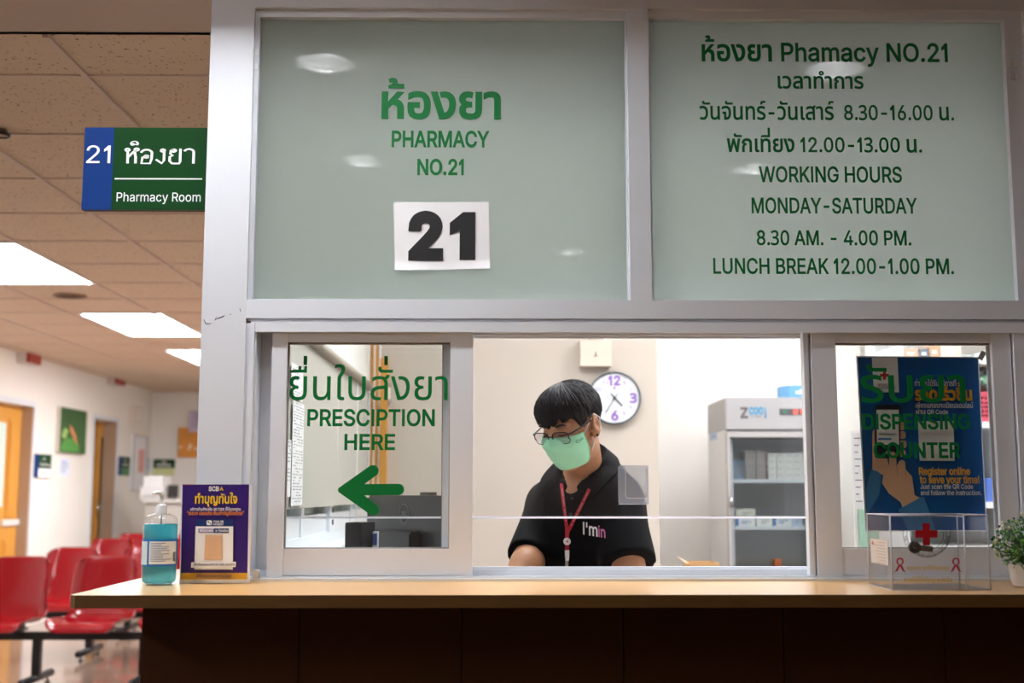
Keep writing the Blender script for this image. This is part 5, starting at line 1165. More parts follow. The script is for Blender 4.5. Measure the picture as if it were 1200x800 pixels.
def room_sign(px0, py0, px1, py1, label, bottom='ffffff', plane='x'):
    q = wall_panel(px0, py0, px1, py1, 0)
    t = thing('room_sign', label, 'sign', (LW + 0.01, (q[0] + q[1]) / 2, q[2]), 'small green room signs on the corridor wall')
    b = B(); xbox(b, q, 0.001, 0.012, 0.22, 1, 0, 1, 0); xbox(b, q, 0.001, 0.0118, 0, 0.22, 0, 1, 1); xbox(b, q, 0.012, 0.013, 0.24, 0.98, 0.03, 0.40, 2)
    obj('board', b, [M_dgreen, M_blue, mat('sign_lower_' + bottom, bottom, 0.5)], t)
    for v0, u0, u1 in ((0.82, 0.48, 0.62), (0.58, 0.34, 0.9), (0.22, 0.4, 0.85)):
        b = B(); text(b, 'ห้องตรวจ' if v0 > .5 else 'Room', 0, 1, 0, 1, 0, thick=0.0002, bold=6, mi=0 if v0 > 0.5 else 1,
             fn=lambda u, v, d, v0=v0, u0=u0, u1=u1: (LW + 0.0135 - d, q[0] + (q[1] - q[0]) * (u0 + (u1 - u0) * u), q[2] + (q[3] - q[2]) * (v0 - 0.06 + 0.10 * v)))
        obj('lettering', b, [M_white, M_dgreen], t)
room_sign(39, 532, 58.5, 560, 'blue and green room sign beside the leftmost wooden door')
room_sign(138.5, 535, 151, 557, 'blue and green room sign between narrow door and whiteboard', '4f8a55')
def notice(px0, py0, px1, py1, label, cat='notice', tint='dfe6f2', rows=5, xt=0.002, ink='7f97c4'):
    q = wall_panel(px0, py0, px1, py1, 0)
    t = thing('notice', label, cat, (LW + 0.005, (q[0] + q[1]) / 2, q[2]))
    b = B(); xbox(b, q, 0.001, 0.001 + xt); obj('sheet', b, mat('notice_' + tint, tint, 0.6), t)
    b = B()
    rr_ = random.Random(int(px0 * 3))
    for i in range(rows):
        v = 0.85 - i * 0.7 / rows
        xbox(b, q, 0.0012 + xt, 0.0014 + xt, 0.15, rr_.uniform(0.5, 0.9), v - 0.05, v)
    obj('print', b, mat('notice_ink_' + ink, ink, 0.6), t)
notice(69, 537, 82, 558.5, 'white notice under the leaf picture')
notice(170, 535.5, 177.5, 553.5, 'white notice beside the far corner of the corridor wall', tint='d5dde6')
q = wall_panel(152.5, 510, 169, 575, 0)
t = thing('whiteboard', 'tall white board with a red notice on the corridor wall', 'board', (LW + 0.02, (q[0] + q[1]) / 2, q[2]))
b = B(); xbox(b, q, 0.001, 0.03, 0, 1, 0, 1); obj('panel', b, mat('board_white', 'e6e7ec', 0.35), t)
b = B(); 
for u0, u1, v0, v1 in ((0, 0.06, 0, 1), (0.94, 1, 0, 1), (0.06, 0.94, 0, 0.02), (0.06, 0.94, 0.98, 1)): xbox(b, q, 0.0301, 0.036, u0, u1, v0, v1)
obj('frame', b, mat('board_frame', 'b7b5b8', 0.4, 0.3), t)
b = B(); xbox(b, q, 0.0302, 0.0325, 0.4, 0.8, 0.33, 0.75); obj('red_notice', b, mat('red_notice', 'e0a5a0', 0.6), t)
for i, (px0, py0, px1, py1, lab) in enumerate(((19, 411, 35, 427, 'red and white alarm box above the first wooden door'), (125, 437, 136.5, 451.5, 'red and white alarm box above the narrow door'))):
    q = wall_panel(px0, py0, px1, py1, 0)
    t = thing('alarm_box', lab, 'alarm', (LW + 0.04, (q[0] + q[1]) / 2, q[2]), 'alarm boxes under the corridor ceiling')
    b = B(); xbox(b, q, 0.001, 0.085, 0.02, 0.98); obj('housing', b, mat('alarm_white', 'dcd6d0', 0.5), t, bevel=0.005)
    b = B(); xbox(b, q, 0.0855, 0.115, 0.06, 0.94, 0.05, 0.95); obj('lens', b, mat('alarm_red', 'a02a22', 0.3), t, bevel=0.012)
q = wall_panel(150, 476, 159, 496, 0)
t = thing('wall_speaker', 'cream wall speaker above the whiteboard', 'speaker', (LW + 0.05, (q[0] + q[1]) / 2, q[2]))
b = B(); xbox(b, q, 0.001, 0.09); obj('housing', b, mat('speaker_cream', 'dacfc4', 0.5), t, bevel=0.01)
b = B(); xbox(b, q, 0.0905, 0.094, 0.12, 0.88, 0.1, 0.9); obj('grille', b, mat('speaker_cloth', 'e6ded6', 0.8), t)

# things on the end wall
def fbox(px0, py0, px1, py1, Y):
    return X(px0, Y, (py0 + py1) / 2), X(px1, Y, (py0 + py1) / 2), Z(py1, Y, (px0 + px1) / 2), Z(py0, Y, (px0 + px1) / 2)
EY = FARY - 0.002
x0, x1, z0, z1 = fbox(209.5, 501, 236, 536, EY)
t = thing('orange_picture', 'orange picture on the end wall beside the post', 'picture', ((x0 + x1) / 2, EY - 0.02, z0))
b = B(); box(b, x0, x1, EY - 0.035, EY, z0, z1); obj('canvas', b, mat('picture_orange', 'dd9440', 0.6, noise=0.35, nscale=5), t, bevel=0.004)
b = B()
for u, v in ((0.1, 0.35), (0.5, 0.3), (0.55, 0.4), (0.8, 0.3)): ellipsoid(b, (x0 + (x1 - x0) * u, EY - 0.036, z0 + (z1 - z0) * v), (0.025, 0.002, 0.02))
obj('blossoms', b, mat('picture_blossom', 'f0d8bc', 0.6), t)
x0, x1, z0, z1 = fbox(221, 481, 236, 506, EY - 0.05)
t = thing('purple_notice', 'pale purple notice over the orange picture', 'notice', ((x0 + x1) / 2, EY - 0.04, z0))
b = B(); box(b, x0, x1, EY - 0.045, EY - 0.04, z0, z1); obj('sheet', b, mat('notice_purple_pale', 'c9bfd6', 0.6), t)
b = B()
for i in range(5): box(b, x0 + 0.03, x1 - 0.03 - 0.02 * (i % 2), EY - 0.0465, EY - 0.0455, z1 - 0.05 - 0.04 * i, z1 - 0.035 - 0.04 * i)
obj('print', b, mat('notice_purple_ink', '9d90bd', 0.6), t)
x0, x1, z0, z1 = fbox(180, 538, 205, 556.5, EY)
t = thing('direction_sign', 'green and pale yellow sign on the end wall', 'sign', ((x0 + x1) / 2, EY, z0))
zm = z0 + (z1 - z0) * 0.45
b = B(); box(b, x0, x1, EY - 0.012, EY, zm, z1, 0); box(b, x0, x1, EY - 0.012, EY, z0, zm, 1); obj('board', b, [M_dgreen, mat('sign_pale_yellow', 'd9e0a4', 0.5)], t)
b = B(); text(b, 'ห้อง', (x0 + x1) / 2 - 0.03, (x0 + x1) / 2 + 0.03, z1 - 0.05, 0.03, EY - 0.0125, bold=6); text(b, 'ห้องตรวจ', x0 + 0.04, x1 - 0.05, zm + 0.015, 0.04, EY - 0.0125, bold=8); obj('lettering', b, M_white, t)

# white desk with printer and small monitor at the end of the corridor
WYD = 10.6
x0, x1 = X(166, WYD, 590), X(232, WYD, 590); zd = Z(585, WYD)
t = thing('reception_desk', 'white desk at the end of the corridor', 'desk', ((x0 + x1) / 2, WYD, 0))
b = B(); box(b, x0, x1, WYD, WYD + 0.6, zd - 0.03, zd); obj('top', b, mat('desk_white', 'dedad6', 0.4), t, bevel=0.004)
b = B(); box(b, x0 + 0.03, x1 - 0.03, WYD + 0.05, WYD + 0.55, 0, zd - 0.031); obj('body', b, mat('desk_grey', 'bdb7b0', 0.6), t)
x0, x1 = X(168, WYD + 0.2, 570), X(195, WYD + 0.2, 570); zp1 = Z(558, WYD + 0.2)
t = thing('printer', 'white printer on the desk at the end of the corridor', 'printer', ((x0 + x1) / 2, WYD + 0.2, zd))
b = B(); box(b, x0, x1, WYD + 0.1, WYD + 0.45, zd + 0.001, zd + 0.13); obj('body', b, mat('printer_white', 'e4e2e2', 0.4), t, bevel=0.015)
b = B(); box(b, x0 + 0.02, x1 - 0.02, WYD + 0.13, WYD + 0.44, zd + 0.131, zp1); obj('lid', b, mat('printer_lid', 'efeeee', 0.35), t, bevel=0.01)
b = B(); box(b, x0 + 0.05, x1 - 0.05, WYD + 0.06, WYD + 0.0995, zd + 0.04, zd + 0.055); obj('paper_tray', b, mat('printer_tray', 'c9c8ca', 0.4), t)
x0, x1, z0, z1 = fbox(196.5, 568, 208.5, 584, WYD + 0.2)
t = thing('small_monitor', 'small dark monitor beside the white printer', 'monitor', ((x0 + x1) / 2, WYD + 0.2, zd))
b = B(); box(b, x0, x1, WYD + 0.2, WYD + 0.23, z0 + 0.01, z1); obj('screen', b, mat('dark_screen', '2a2728', 0.3), t, bevel=0.003)
b = B(); box(b, (x0 + x1) / 2 - 0.01, (x0 + x1) / 2 + 0.01, WYD + 0.231, WYD + 0.25, zd + 0.001, z1 - 0.04); box(b, x0 + 0.01, x1 - 0.01, WYD + 0.17, WYD + 0.27, zd, zd + 0.008); obj('stand', b, M_steel, t)

# ------------------------------------------------------------------ red beam seating
def seat_shell(bm, cx, y, W=0.45):
    """moulded shell: (depth forward, height, half width factor) along the profile, sides curled up"""
    prof = [(-0.445, 0.365, 0.90), (-0.44, 0.392, 0.95), (-0.41, 0.412, 0.98), (-0.35, 0.418, 1.0), (-0.25, 0.412, 1.0), (-0.15, 0.404, 1.0), (-0.07, 0.403, 0.98), (-0.02, 0.42, 0.95), (0.01, 0.46, 0.93),
            (0.03, 0.52, 0.92), (0.055, 0.60, 0.92), (0.078, 0.68, 0.91), (0.095, 0.745, 0.89), (0.104, 0.785, 0.86), (0.112, 0.803, 0.80), (0.128, 0.806, 0.76)]
    nx = 14; g = []
    for d, z, wf in prof:
        row = []
        for i in range(nx + 1):
            u = -1 + 2 * i / nx
            e = max(0, abs(u) - 0.72) / 0.28
            x = cx + u * W / 2 * wf
            back = z > 0.46
            yy = y + d - (0.035 * e ** 2 if back else 0) - (0.02 * u * u if back else 0)
            zz = z + (0.03 * e ** 2 if not back else 0) - (0.018 * e ** 2 if z > 0.76 else 0)
            row.append(bm.verts.new((x, yy, zz)))
        g.append(row)
    fs = []
    for a, c in zip(g, g[1:]):
        for i in range(nx): fs.append(bm.faces.new((a[i], a[i + 1], c[i + 1], c[i])))
    bmesh.ops.recalc_face_normals(bm, faces=fs)
    bmesh.ops.solidify(bm, geom=fs, thickness=0.010)
    for e in list(bm.edges): pass
def bench(name_lab, yb, xc, n, xoff=None):
    """yb: depth of the backs, xc: centre of the first seat; seats 0.58 apart"""
    t = thing('beam_bench', name_lab, 'bench', (xc + 0.58 * (n - 1) / 2, yb - 0.15, 0), 'red plastic beam benches in the waiting area')
    for i in range(n):
        cx = xc + i * 0.58
        b = B(); seat_shell(b, cx, yb); s = obj('seat', b, M_red, t, smooth=50)
        b = B(); box(b, cx - 0.12, cx + 0.12, yb - 0.3, yb - 0.06, 0.345, 0.36); box(b, cx - 0.10, cx - 0.07, yb - 0.30, yb - 0.06, 0.36, 0.394); box(b, cx + 0.07, cx + 0.10, yb - 0.30, yb - 0.06, 0.36, 0.394); obj('bracket', b, M_steel, s)
    b = B(); box(b, xc - 0.3, xc + 0.58 * (n - 1) + 0.3, yb - 0.21, yb - 0.15, 0.295, 0.344); obj('beam', b, M_steel, t, bevel=0.004)
    for cx in (xc - 0.02 + 0.25, xc + 0.58 * (n - 1) - 0.25):
        b = B(); box(b, cx - 0.025, cx + 0.025, yb - 0.205, yb - 0.155, 0.07, 0.2945); tube(b, [(cx, yb - 0.42, 0.055), (cx, yb + 0.08, 0.055)], 0.025, 12)
        l = obj('leg', b, M_steel, t)
        b = B()
        for yy in (yb - 0.36, yb + 0.02):
            b = B(); lathe(b, [(0.02, 0.0), (0.02, 0.006), (0.006, 0.010), (0.006, 0.034)], (cx, yy, 0), 12); obj('levelling_foot', b, M_steel, l)
    return t
D0 = CAM.y
def rowx(px, depth): return X(px, D0 + depth, 660)
bench('red bench of the nearest row left of the counter', D0 + 8.05, rowx(123, 8.05) - 0.58, 3)
bench('red bench of the second row behind the nearest', D0 + 9.4, rowx(83, 9.4), 3)
bench('red bench of the third row', D0 + 10.9, rowx(129, 10.9), 3)
bench('red bench of the fourth row', D0 + 12.3, rowx(160, 12.3), 3)
# ------------------------------------------------------------------ inside the dispensary
# unseen ceiling panels, placed to light the wall, man and fridge
def pharm_light(x0, x1, y0, y1, sk=0.016):
    t = thing('unseen_dispensary_light', 'unseen white ceiling panel placed to light the dispensary', 'ceiling light', ((x0 + x1) / 2, (y0 + y1) / 2, CZ - 0.02), 'ceiling panels of the dispensary')
    b = B(); box(b, x0 - 0.02, x1 + 0.02, y0 - 0.02, y0, CZ - sk, CZ - 0.001); box(b, x0 - 0.02, x1 + 0.02, y1, y1 + 0.02, CZ - sk, CZ - 0.001); box(b, x0 - 0.02, x0, y0, y1, CZ - sk, CZ - 0.001); box(b, x1, x1 + 0.02, y0, y1, CZ - sk, CZ - 0.001)
    obj('frame', b, M_alu, t)
    b = B(); box(b, x0, x1, y0, y1, CZ - 0.010, CZ - 0.003); obj('diffuser', b, M_pham, t)
for a in ((1.15, 1.65, 2.9, 3.4), (-0.2, 1.0, 0.45, 0.75, 0.17), (-0.1, 0.5, 1.15, 1.75), (0.95, 1.55, 1.85, 2.35), (1.7, 2.3, 0.9, 1.7)): pharm_light(*a)  # second panel's deep skirt added to shade the top of the frosted panes

# the dispensary's desk along the windows
DZ = 0.78
t = thing('work_desk', 'light work desk behind the windows', 'desk', (0.6, 0.4, 0))
b = B(); box(b, XI + 0.01, 2.4, 0.155, 0.60, DZ - 0.03, DZ); obj('top', b, mat('desk_laminate', 'e0c9ae', 0.4), t, bevel=0.003)
for x in (XI + 0.05, 0.9, 2.33):
    b = B(); box(b, x, x + 0.03, 0.16, 0.58, 0, DZ - 0.031); obj('leg_panel', b, M_wallw, t)

# side windows in the partition
t = thing('window_6', 'row of sliding windows in the left side of the dispensary', 'window', (XI, 1.4, SZ), kind='structure')
b = B()
box(b, XI - 0.06, XI + 0.012, 0.16, BACK - 0.03, SZ, SZ + 0.03)
for y in (0.16, 0.86, 1.42, 2.0, 2.6): box(b, XI - 0.05, XI + 0.008, y, y + 0.05, SZ + 0.03, HZ)
box(b, XI - 0.05, XI + 0.004, 0.21, BACK - 0.03, SZ + 0.03, SZ + 0.09)
box(b, XI - 0.06, XI + 0.012, 0.16, BACK - 0.03, HZ, HZ + 0.045)
obj('frame', b, M_track, t, bevel=0.002)
b = B(); box(b, XI - 0.03, XI - 0.025, 0.2, 2.62, SZ + 0.03, HZ); obj('pane', b, thin_glass('side_glass', (0.85, 0.93, 0.88), 1.45, 0.02, haze=0.2, hazecol=(0.6, 0.72, 0.64)), t)
b = B(); box(b, XI - 0.008, XI + 0.016, 1.39, 1.47, SZ + 0.03, SZ + 0.14); 
for zz in (SZ + 0.06, SZ + 0.10): lathe(b, [(0.009, 0.0), (0.009, 0.004)], Vector((XI + 0.016, 1.445, zz)), 12, axis='x', mi=1)
obj('latch_plate', b, [M_alu, M_black], t, label='latch plate with two dark screws')
b = B(); box(b, XI - 0.02, XI + 0.10, 0.16, BACK - 0.03, SZ - 0.035, SZ - 0.002); obj('sill', b, M_alu, t, bevel=0.003)
BL0 = 1.187
t = thing('roller_blind', 'translucent grey roller blind on the left side windows', 'blind', (XI + 0.03, 1.4, BL0))
b = B()
ya, yb_ = 0.18, 2.35
box(b, XI + 0.027, XI + 0.0285, ya, yb_, BL0, HZ - 0.005)
obj('fabric', b, mat('blind_fabric', 'b0aca2', 0.8, noise=0.06, nscale=30), t)
b = B(); tube(b, [(XI + 0.035, ya, HZ + 0.005), (XI + 0.035, yb_, HZ + 0.005)], 0.018, 12); obj('roller', b, mat('blind_roller', 'a89f92', 0.6), t)
b = B(); tube(b, [(XI + 0.034, 1.95, HZ), (XI + 0.036, 1.96, 1.0)], 0.0018, 6); tube(b, [(XI + 0.034, 1.40, HZ - 0.1), (XI + 0.036, 1.40, 1.28)], 0.0012, 5); obj('cord', b, M_white, t)
def hang(px0, py0, px1, py1, label, rows, seed):
    xp = XI + 0.034
    a, c = atx(px0, (py0 + py1) / 2, xp), atx(px1, (py0 + py1) / 2, xp)
    zt, zb = atx((px0 + px1) / 2, py0, xp).z, atx((px0 + px1) / 2, py1, xp).z
    t = thing('paper_list', label, 'paper', (xp, (a.y + c.y) / 2, zb))
    b = B(); box(b, xp, xp + 0.0008, a.y, c.y, zb, zt); obj('sheet', b, M_paper, t)
    b = B(); r_ = random.Random(seed)
    for i in range(rows):
        z = zt - (zt - zb) * (i + 0.8) / (rows + 1)
        y = a.y + (c.y - a.y) * 0.1
        while y < a.y + (c.y - a.y) * 0.88:
            l = r_.uniform(0.01, 0.05); 
            if r_.random() < 0.75: box(b, xp + 0.001, xp + 0.0012, y, min(y + l, c.y - 0.01), z, z + 0.003)
            y += l + 0.012
    obj('print', b, mat('list_ink', '8d8f9c', 0.7), t)
hang(342, 471, 355, 592, 'long printed list hanging on the grey blind', 34, 1)
hang(341, 428, 354.5, 468, 'short printed sheet above the long list', 10, 2)
hang(336.2, 515, 340.5, 582, 'narrow sheet beside the long list at the glass edge', 14, 3)

# yellow wooden posts in the rear left corner
t = thing('trim_1', 'yellow wooden frame in the rear left corner of the dispensary', 'door frame', (XI, BACK, 0), kind='structure')
b = B(); box(b, X(433.5, BACK - 0.03, 520), X(443, BACK - 0.03, 520), BACK - 0.03, BACK, 0, CZ); box(b, X(444.5, BACK - 0.045, 520), X(453, BACK - 0.045, 520), BACK - 0.045, BACK, 0, Z(421, BACK, 450)); obj('posts', b, M_yel, t, bevel=0.003)
b = B(); box(b, X(437, BACK - 0.035, 520), X(438.5, BACK - 0.035, 520), BACK - 0.035, BACK - 0.0301, 0, CZ); box(b, X(443, BACK - 0.04, 520), X(444.4, BACK - 0.04, 520), BACK - 0.04, BACK, 0, CZ); obj('strips', b, M_white, t)
x0, x1, z0, z1 = fbox(453.5, 449, 456.5, 473, BACK)
t = thing('light_switch', 'small grey switch on the beige wall beside wooden frame', 'switch', ((x0 + x1) / 2, BACK, z0))
b = B(); box(b, x0, x1 + 0.01, BACK - 0.012, BACK - 0.0005, z0, z1); obj('plate', b, mat('switch_grey', 'a9a49c', 0.5), t, bevel=0.002)
b = B(); box(b, x0 + 0.004, x1 + 0.006, BACK - 0.016, BACK - 0.0121, z0 + 0.02, z1 - 0.02); obj('rocker', b, M_white, t)

# monitor seen from behind
mr, ml = Vector((X(525.5, 0.20, 610), 0.20, 0)), None
mdir = Vector((-math.cos(R(60)), math.sin(R(60)), 0)); mw = 0.47
mn = Vector((-math.sin(R(60)), -math.cos(R(60)), 0))       # out of its back
zt0 = Z(580.5, 0.22); zb0 = DZ + 0.09
t = thing('monitor', 'black computer monitor seen from behind through the left window', 'monitor', (mr + mdir * mw / 2 + Vector((0, 0, DZ))))
def mon(bm, u0, u1, d0, d1, z0, z1, mi=0):
    c = [mr + mdir * u0 - mn * d0, mr + mdir * u1 - mn * d0, mr + mdir * u1 - mn * d1, mr + mdir * u0 - mn * d1]
    column(bm, [(p.x, p.y) for p in c], z0, z1, mi)
M_mon = mat('monitor_black', '2b2a2d', 0.38, noise=0.06, nscale=30)
b = B(); mon(b, 0, mw, 0.0, 0.035, zb0, zt0); obj('housing', b, M_mon, t, bevel=0.006)
b = B(); mon(b, 0.008, mw - 0.008, 0.0352, 0.037, zb0 + 0.015, zt0 - 0.008); obj('screen', b, mat('screen_black', '101216', 0.15), t)
b = B(); mon(b, mw * 0.28, mw * 0.72, -0.035, -0.0005, zb0 + 0.02, Z(621.5, 0.4)); obj('connector_cover', b, mat('monitor_cover', '232225', 0.45), t, bevel=0.005)
b = B(); mon(b, mw * 0.42, mw * 0.58, -0.06, -0.0355, DZ + 0.012, zb0 + 0.1); mon(b, mw * 0.22, mw * 0.78, -0.061, 0.08, DZ, DZ + 0.012); obj('stand', b, M_mon, t, bevel=0.003)
lc = mr + mdir * mw * 0.50 - mn * -0.0006; lz = Z(602, 0.35)
def onback(u, v, d=0): 
    p = lc + mdir * (-u) * -1 * -1 + mn * (0.0006 + d); return (p.x, p.y, lz + v)
b = B()
tube(b, [onback(0.0235 * math.cos(a), 0.0235 * math.sin(a)) for a in [i * math.pi / 18 for i in range(36)]], 0.0012, 5, cyc=True)
text(b, 'DELL', -0.017, 0.017, -0.005, 0.010, 0, thick=0.0004, bold=10, fn=lambda u, v, d: onback(u, v, 0.0002 - d * 0.5))
obj('emblem', b, mat('monitor_emblem', '8e8f92', 0.35, 0.4), t)
b = B(); mon(b, 0.12, 0.17, 0.01, 0.03, zt0 + 0.0005, zt0 + 0.008); obj('clip', b, mat('monitor_clip', '6b5a50', 0.5), t)
# black desktop speaker box and the small printed pack beside it
SYb = 0.19
x0, x1, z0, z1 = fbox(404, 612, 436, 650, SYb)
t = thing('speaker_box', 'small black box speaker in front of the monitor', 'speaker', ((x0 + x1) / 2, SYb + 0.06, DZ))
xm_ = X(424, SYb, 630)
b = B(); column(b, [(x0, SYb), (xm_, SYb - 0.01), (x1, SYb + 0.07), (x0 + 0.015, SYb + 0.09)], DZ + 0.1, z1); obj('housing', b, M_mon, t, bevel=0.002)
b = B(); column(b, [(x0, SYb), (xm_, SYb - 0.01), (x1, SYb + 0.07), (x0 + 0.015, SYb + 0.09)], DZ, DZ + 0.099); obj('base', b, M_mon, t)
SY2 = 0.16
x0, x1, z0, z1 = fbox(436.6, 623, 441.8, 650, SY2 + 0.06)
t = thing('medicine_pack', 'slim white and blue pack between speaker and monitor', 'box', ((x0 + x1) / 2, SY2 + 0.07, DZ))
b = B(); box(b, x0, x1, SY2 + 0.06, SY2 + 0.10, DZ, z1); obj('carton', b, M_white, t)
b = B(); box(b, x0, x1, SY2 + 0.0595, SY2 + 0.0599, z1 - 0.03, z1 - 0.004); 
for i in range(2): lathe(b, [(0.004, 0), (0.004, 0.0004)], Vector(((x0 + x1) / 2, SY2 + 0.0599, z1 - 0.042 - 0.014 * i)), 12, axis='y')
obj('print', b, mat('pack_blue', '3b5aa6', 0.5), t)

# acrylic screen behind the serving gap
AY = 0.135
xa0, xa1 = X(300, AY, 600), X(952, AY, 600)
za0, za1 = Z(607.3, AY), Z(380, AY)
t = thing('acrylic_screen', 'clear acrylic screen hung behind the serving gap', 'screen', ((xa0 + xa1) / 2, AY, za0))
b = B(); box(b, xa0, xa1, AY, AY + 0.003, za0 + 0.0015, za1 + 0.02); obj('sheet', b, M_acry, t)
b = B(); prism(b, [(xa0, za0), (xa1, za0), (xa1, za0 + 0.0044), (xa0, za0 + 0.0044)], AY - 0.0005, AY + 0.0035); [setattr(v.co, 'y', AY - 0.0045) for v in b.verts if v.co.y < AY and v.co.z < za0 + 0.001]; obj('bottom_edge', b, mat('screen_edge', 'f4f0fb', 0.3), t, label='pale lavender polished lower edge')
x0, x1, z0, z1 = fbox(724.5, 545, 760, 590.5, AY - 0.003)
M_hand = thin_glass('frosted_plate', (0.9, 0.92, 0.95), 1.5, 0.25, haze=0.30, hazecol=(0.72, 0.8, 0.92))
b = B(); prism(b, [(p[0], p[1]) for p in ((x0 + 0.004, z0), (x1, z0), (x1, z1), (x0 + 0.004, z1), (x0, z1 - 0.004), (x0, z0 + 0.004))], AY - 0.003, AY - 0.0005); pl = obj('handle_plate', b, M_hand, t, label='small translucent plate')
b = B()
lx0, lx1, lz0, lz1 = fbox(733, 545, 758, 583.5, AY - 0.004)
lp = [(lx0, lz1 - 0.0), (lx0, lz0 + 0.006)] + [(lx0 + 0.006 - 0.006 * math.cos(a), lz0 + 0.006 - 0.006 * math.sin(a)) for a in (0.4, 0.8, 1.2)] + [(lx0 + 0.006, lz0), (lx1 - 0.006, lz0), (lx1, lz0 + 0.006), (lx1, lz1)]
tube(b, [(p[0], AY - 0.0042, p[1]) for p in lp], 0.0011, 6)
tube(b, [(x0, AY - 0.0035, z0), (x1, AY - 0.0035, z0)], 0.001, 6)
obj('groove', b, M_acedge, pl)

# wall clock
cp = at(720.5, 466, BACK - 0.04); cr = 31.0 * (BACK - CAM.y) / FPX
t = thing('wall_clock', 'round white wall clock with purple numerals behind the man', 'clock', (cp.x, BACK - 0.02, cp.z))
b = B(); lathe(b, [(0.0, 0.0), (cr, 0.0), (cr, 0.03), (cr * 0.985, 0.036), (cr * 0.945, 0.036), (cr * 0.94, 0.026), (0, 0.026)], Vector((cp.x, BACK - 0.001, cp.z)), 56, axis='y'); obj('case', b, mat('clock_rim', '4a5560', 0.35, 0.3), t, smooth=40, label='dark grey rim')
b = B(); lathe(b, [(0.0, 0.0), (cr * 0.938, 0.0), (cr * 0.938, 0.0015), (0, 0.0015)], Vector((cp.x, BACK - 0.0275, cp.z)), 56, axis='y'); obj('dial', b, mat('clock_dial', 'd9dce2', 0.5), t)
cy_ = BACK - 0.0295
b = B()
def num(s, ang, size, bold, mi):
    a = R(90 - ang * 30); cx, cz_ = cp.x + cr * 0.70 * math.cos(a), cp.z + cr * 0.66 * math.sin(a); w_ = size * (0.82 if len(s) == 1 else 1.35)
    text(b, s, cx - w_ / 2 - 0.0 * w_, cx + w_ / 2, cz_ - size / 2, size, cy_, thick=0.0006, bold=bold, mi=mi)
for s, a in (('12', 12), ('3', 3), ('6', 6), ('9', 9)): num(s, a, cr * 0.34, 16, 0)
for s, a in (('1', 1), ('2', 2), ('4', 4), ('5', 5), ('7', 7), ('8', 8), ('10', 10), ('11', 11)): num(s, a, cr * 0.15, 4, 1)
for i in range(12):
    a = R(30 * i); tube(b, [(cp.x + cr * k_ * math.cos(a), cy_, cp.z + cr * k_ * math.sin(a)) for k_ in (0.86, 0.90)], 0.0012, 5, mi=1)
box(b, cp.x - 0.005, cp.x + 0.005, cy_ - 0.0005, cy_, cp.z + cr * 0.34, cp.z + cr * 0.42, 0)
obj('numerals', b, [mat('clock_purple', '8a5fb5', 0.5), mat('clock_lilac', 'a996c4', 0.5)], t)
b = B(); hv = lambda px, py, d: (at(px, py, cy_).x, cy_ - d, at(px, py, cy_).z)
tube(b, [hv(716, 461, 0.003), hv(720.5, 466, 0.003), hv(729.5, 475.5, 0.003)], [0.0016, 0.003, 0.0022], 6); obj('hour_hand', b, mat('clock_hand', '1d3a2a', 0.4), t)
b = B(); tube(b, [hv(725, 460, 0.005), hv(720.5, 466, 0.005), hv(710.5, 482.5, 0.005)], [0.0012, 0.0022, 0.0014], 6); lathe(b, [(0, 0), (0.006, 0), (0.006, 0.006), (0, 0.006)], Vector((cp.x, cy_, cp.z)), 14, axis='y'); obj('minute_hand', b, mat('clock_hand', '1d3a2a', 0.4), t)
# router box above the clock
x0, x1, z0, z1 = fbox(680, 398, 717, 428.5, BACK - 0.06)
t = thing('router_box', 'cream network box on the wall above the clock', 'router', ((x0 + x1) / 2, BACK - 0.03, z0))
b = B(); box(b, x0, x1, BACK - 0.055, BACK - 0.001, z0, z1); obj('housing', b, mat('router_cream', 'd9cbbb', 0.5), t, bevel=0.008, bseg=3)
b = B(); tube(b, [((x0 + x1) / 2, BACK - 0.0555, (z0 + z1) / 2 - 0.012), ((x0 + x1) / 2, BACK - 0.0555, (z0 + z1) / 2 + 0.006)], 0.0025, 6); box(b, (x0 + x1) / 2 - 0.01, (x0 + x1) / 2 + 0.01, BACK - 0.0565, BACK - 0.0552, (z0 + z1) / 2 - 0.016, (z0 + z1) / 2 - 0.013); obj('emblem', b, mat('router_mark', '5e5750', 0.5), t)
b = B(); tube(b, [(x0 + 0.03, BACK - 0.02, z1 - 0.002), (x0 + 0.035, BACK - 0.02, z1 + 0.02), (x1 - 0.03, BACK - 0.02, z1 + 0.02), (x1 - 0.025, BACK - 0.02, z1 - 0.002)], 0.006, 8); obj('cable', b, M_white, t)

# medicine fridge
FY0, FY1 = 3.10, 3.62
fx0, fx1 = X(853, FY0, 560), X(853, FY0, 560) + 0.52
fz = lambda py: Z(py, FY0, 900)
fzt = fz(465)
t = thing('medicine_fridge', 'white glass door medicine fridge behind the counter', 'fridge', ((fx0 + fx1) / 2, (FY0 + FY1) / 2, 0))
M_fr = mat('fridge_white', 'e6e6e8', 0.4); M_frg = mat('fridge_panel_grey', 'aeacad', 0.45)
b = B(); th = 0.035
fzh = fz(503)
box(b, fx0, fx0 + th, FY0 + 0.05, FY1, 0.08, fzh); box(b, fx1 - th, fx1, FY0 + 0.05, FY1, 0.08, fzh); box(b, fx0 + th, fx1 - th, FY1 - th, FY1, 0.08, fzh)
box(b, fx0 + th, fx1 - th, FY0 + 0.05, FY1 - th, 0.08, 0.08 + th); box(b, fx0 + th, fx1 - th, FY0 + 0.05, FY1 - th, fzh - 0.02, fzh)
obj('cabinet', b, M_fr, t, bevel=0.003)
b = B(); prism(b, [(fx0, fzh + 0.001), (fx1, fzh + 0.001), (fx1, fzt - 0.004), (fx1 - 0.004, fzt), (fx0 + 0.004, fzt), (fx0, fzt - 0.004)], FY0 + 0.02, FY1); hd = obj('head_panel', b, M_frg, t, bevel=0.004, label='grey control head')
b = B(); y_ = FY0 + 0.02
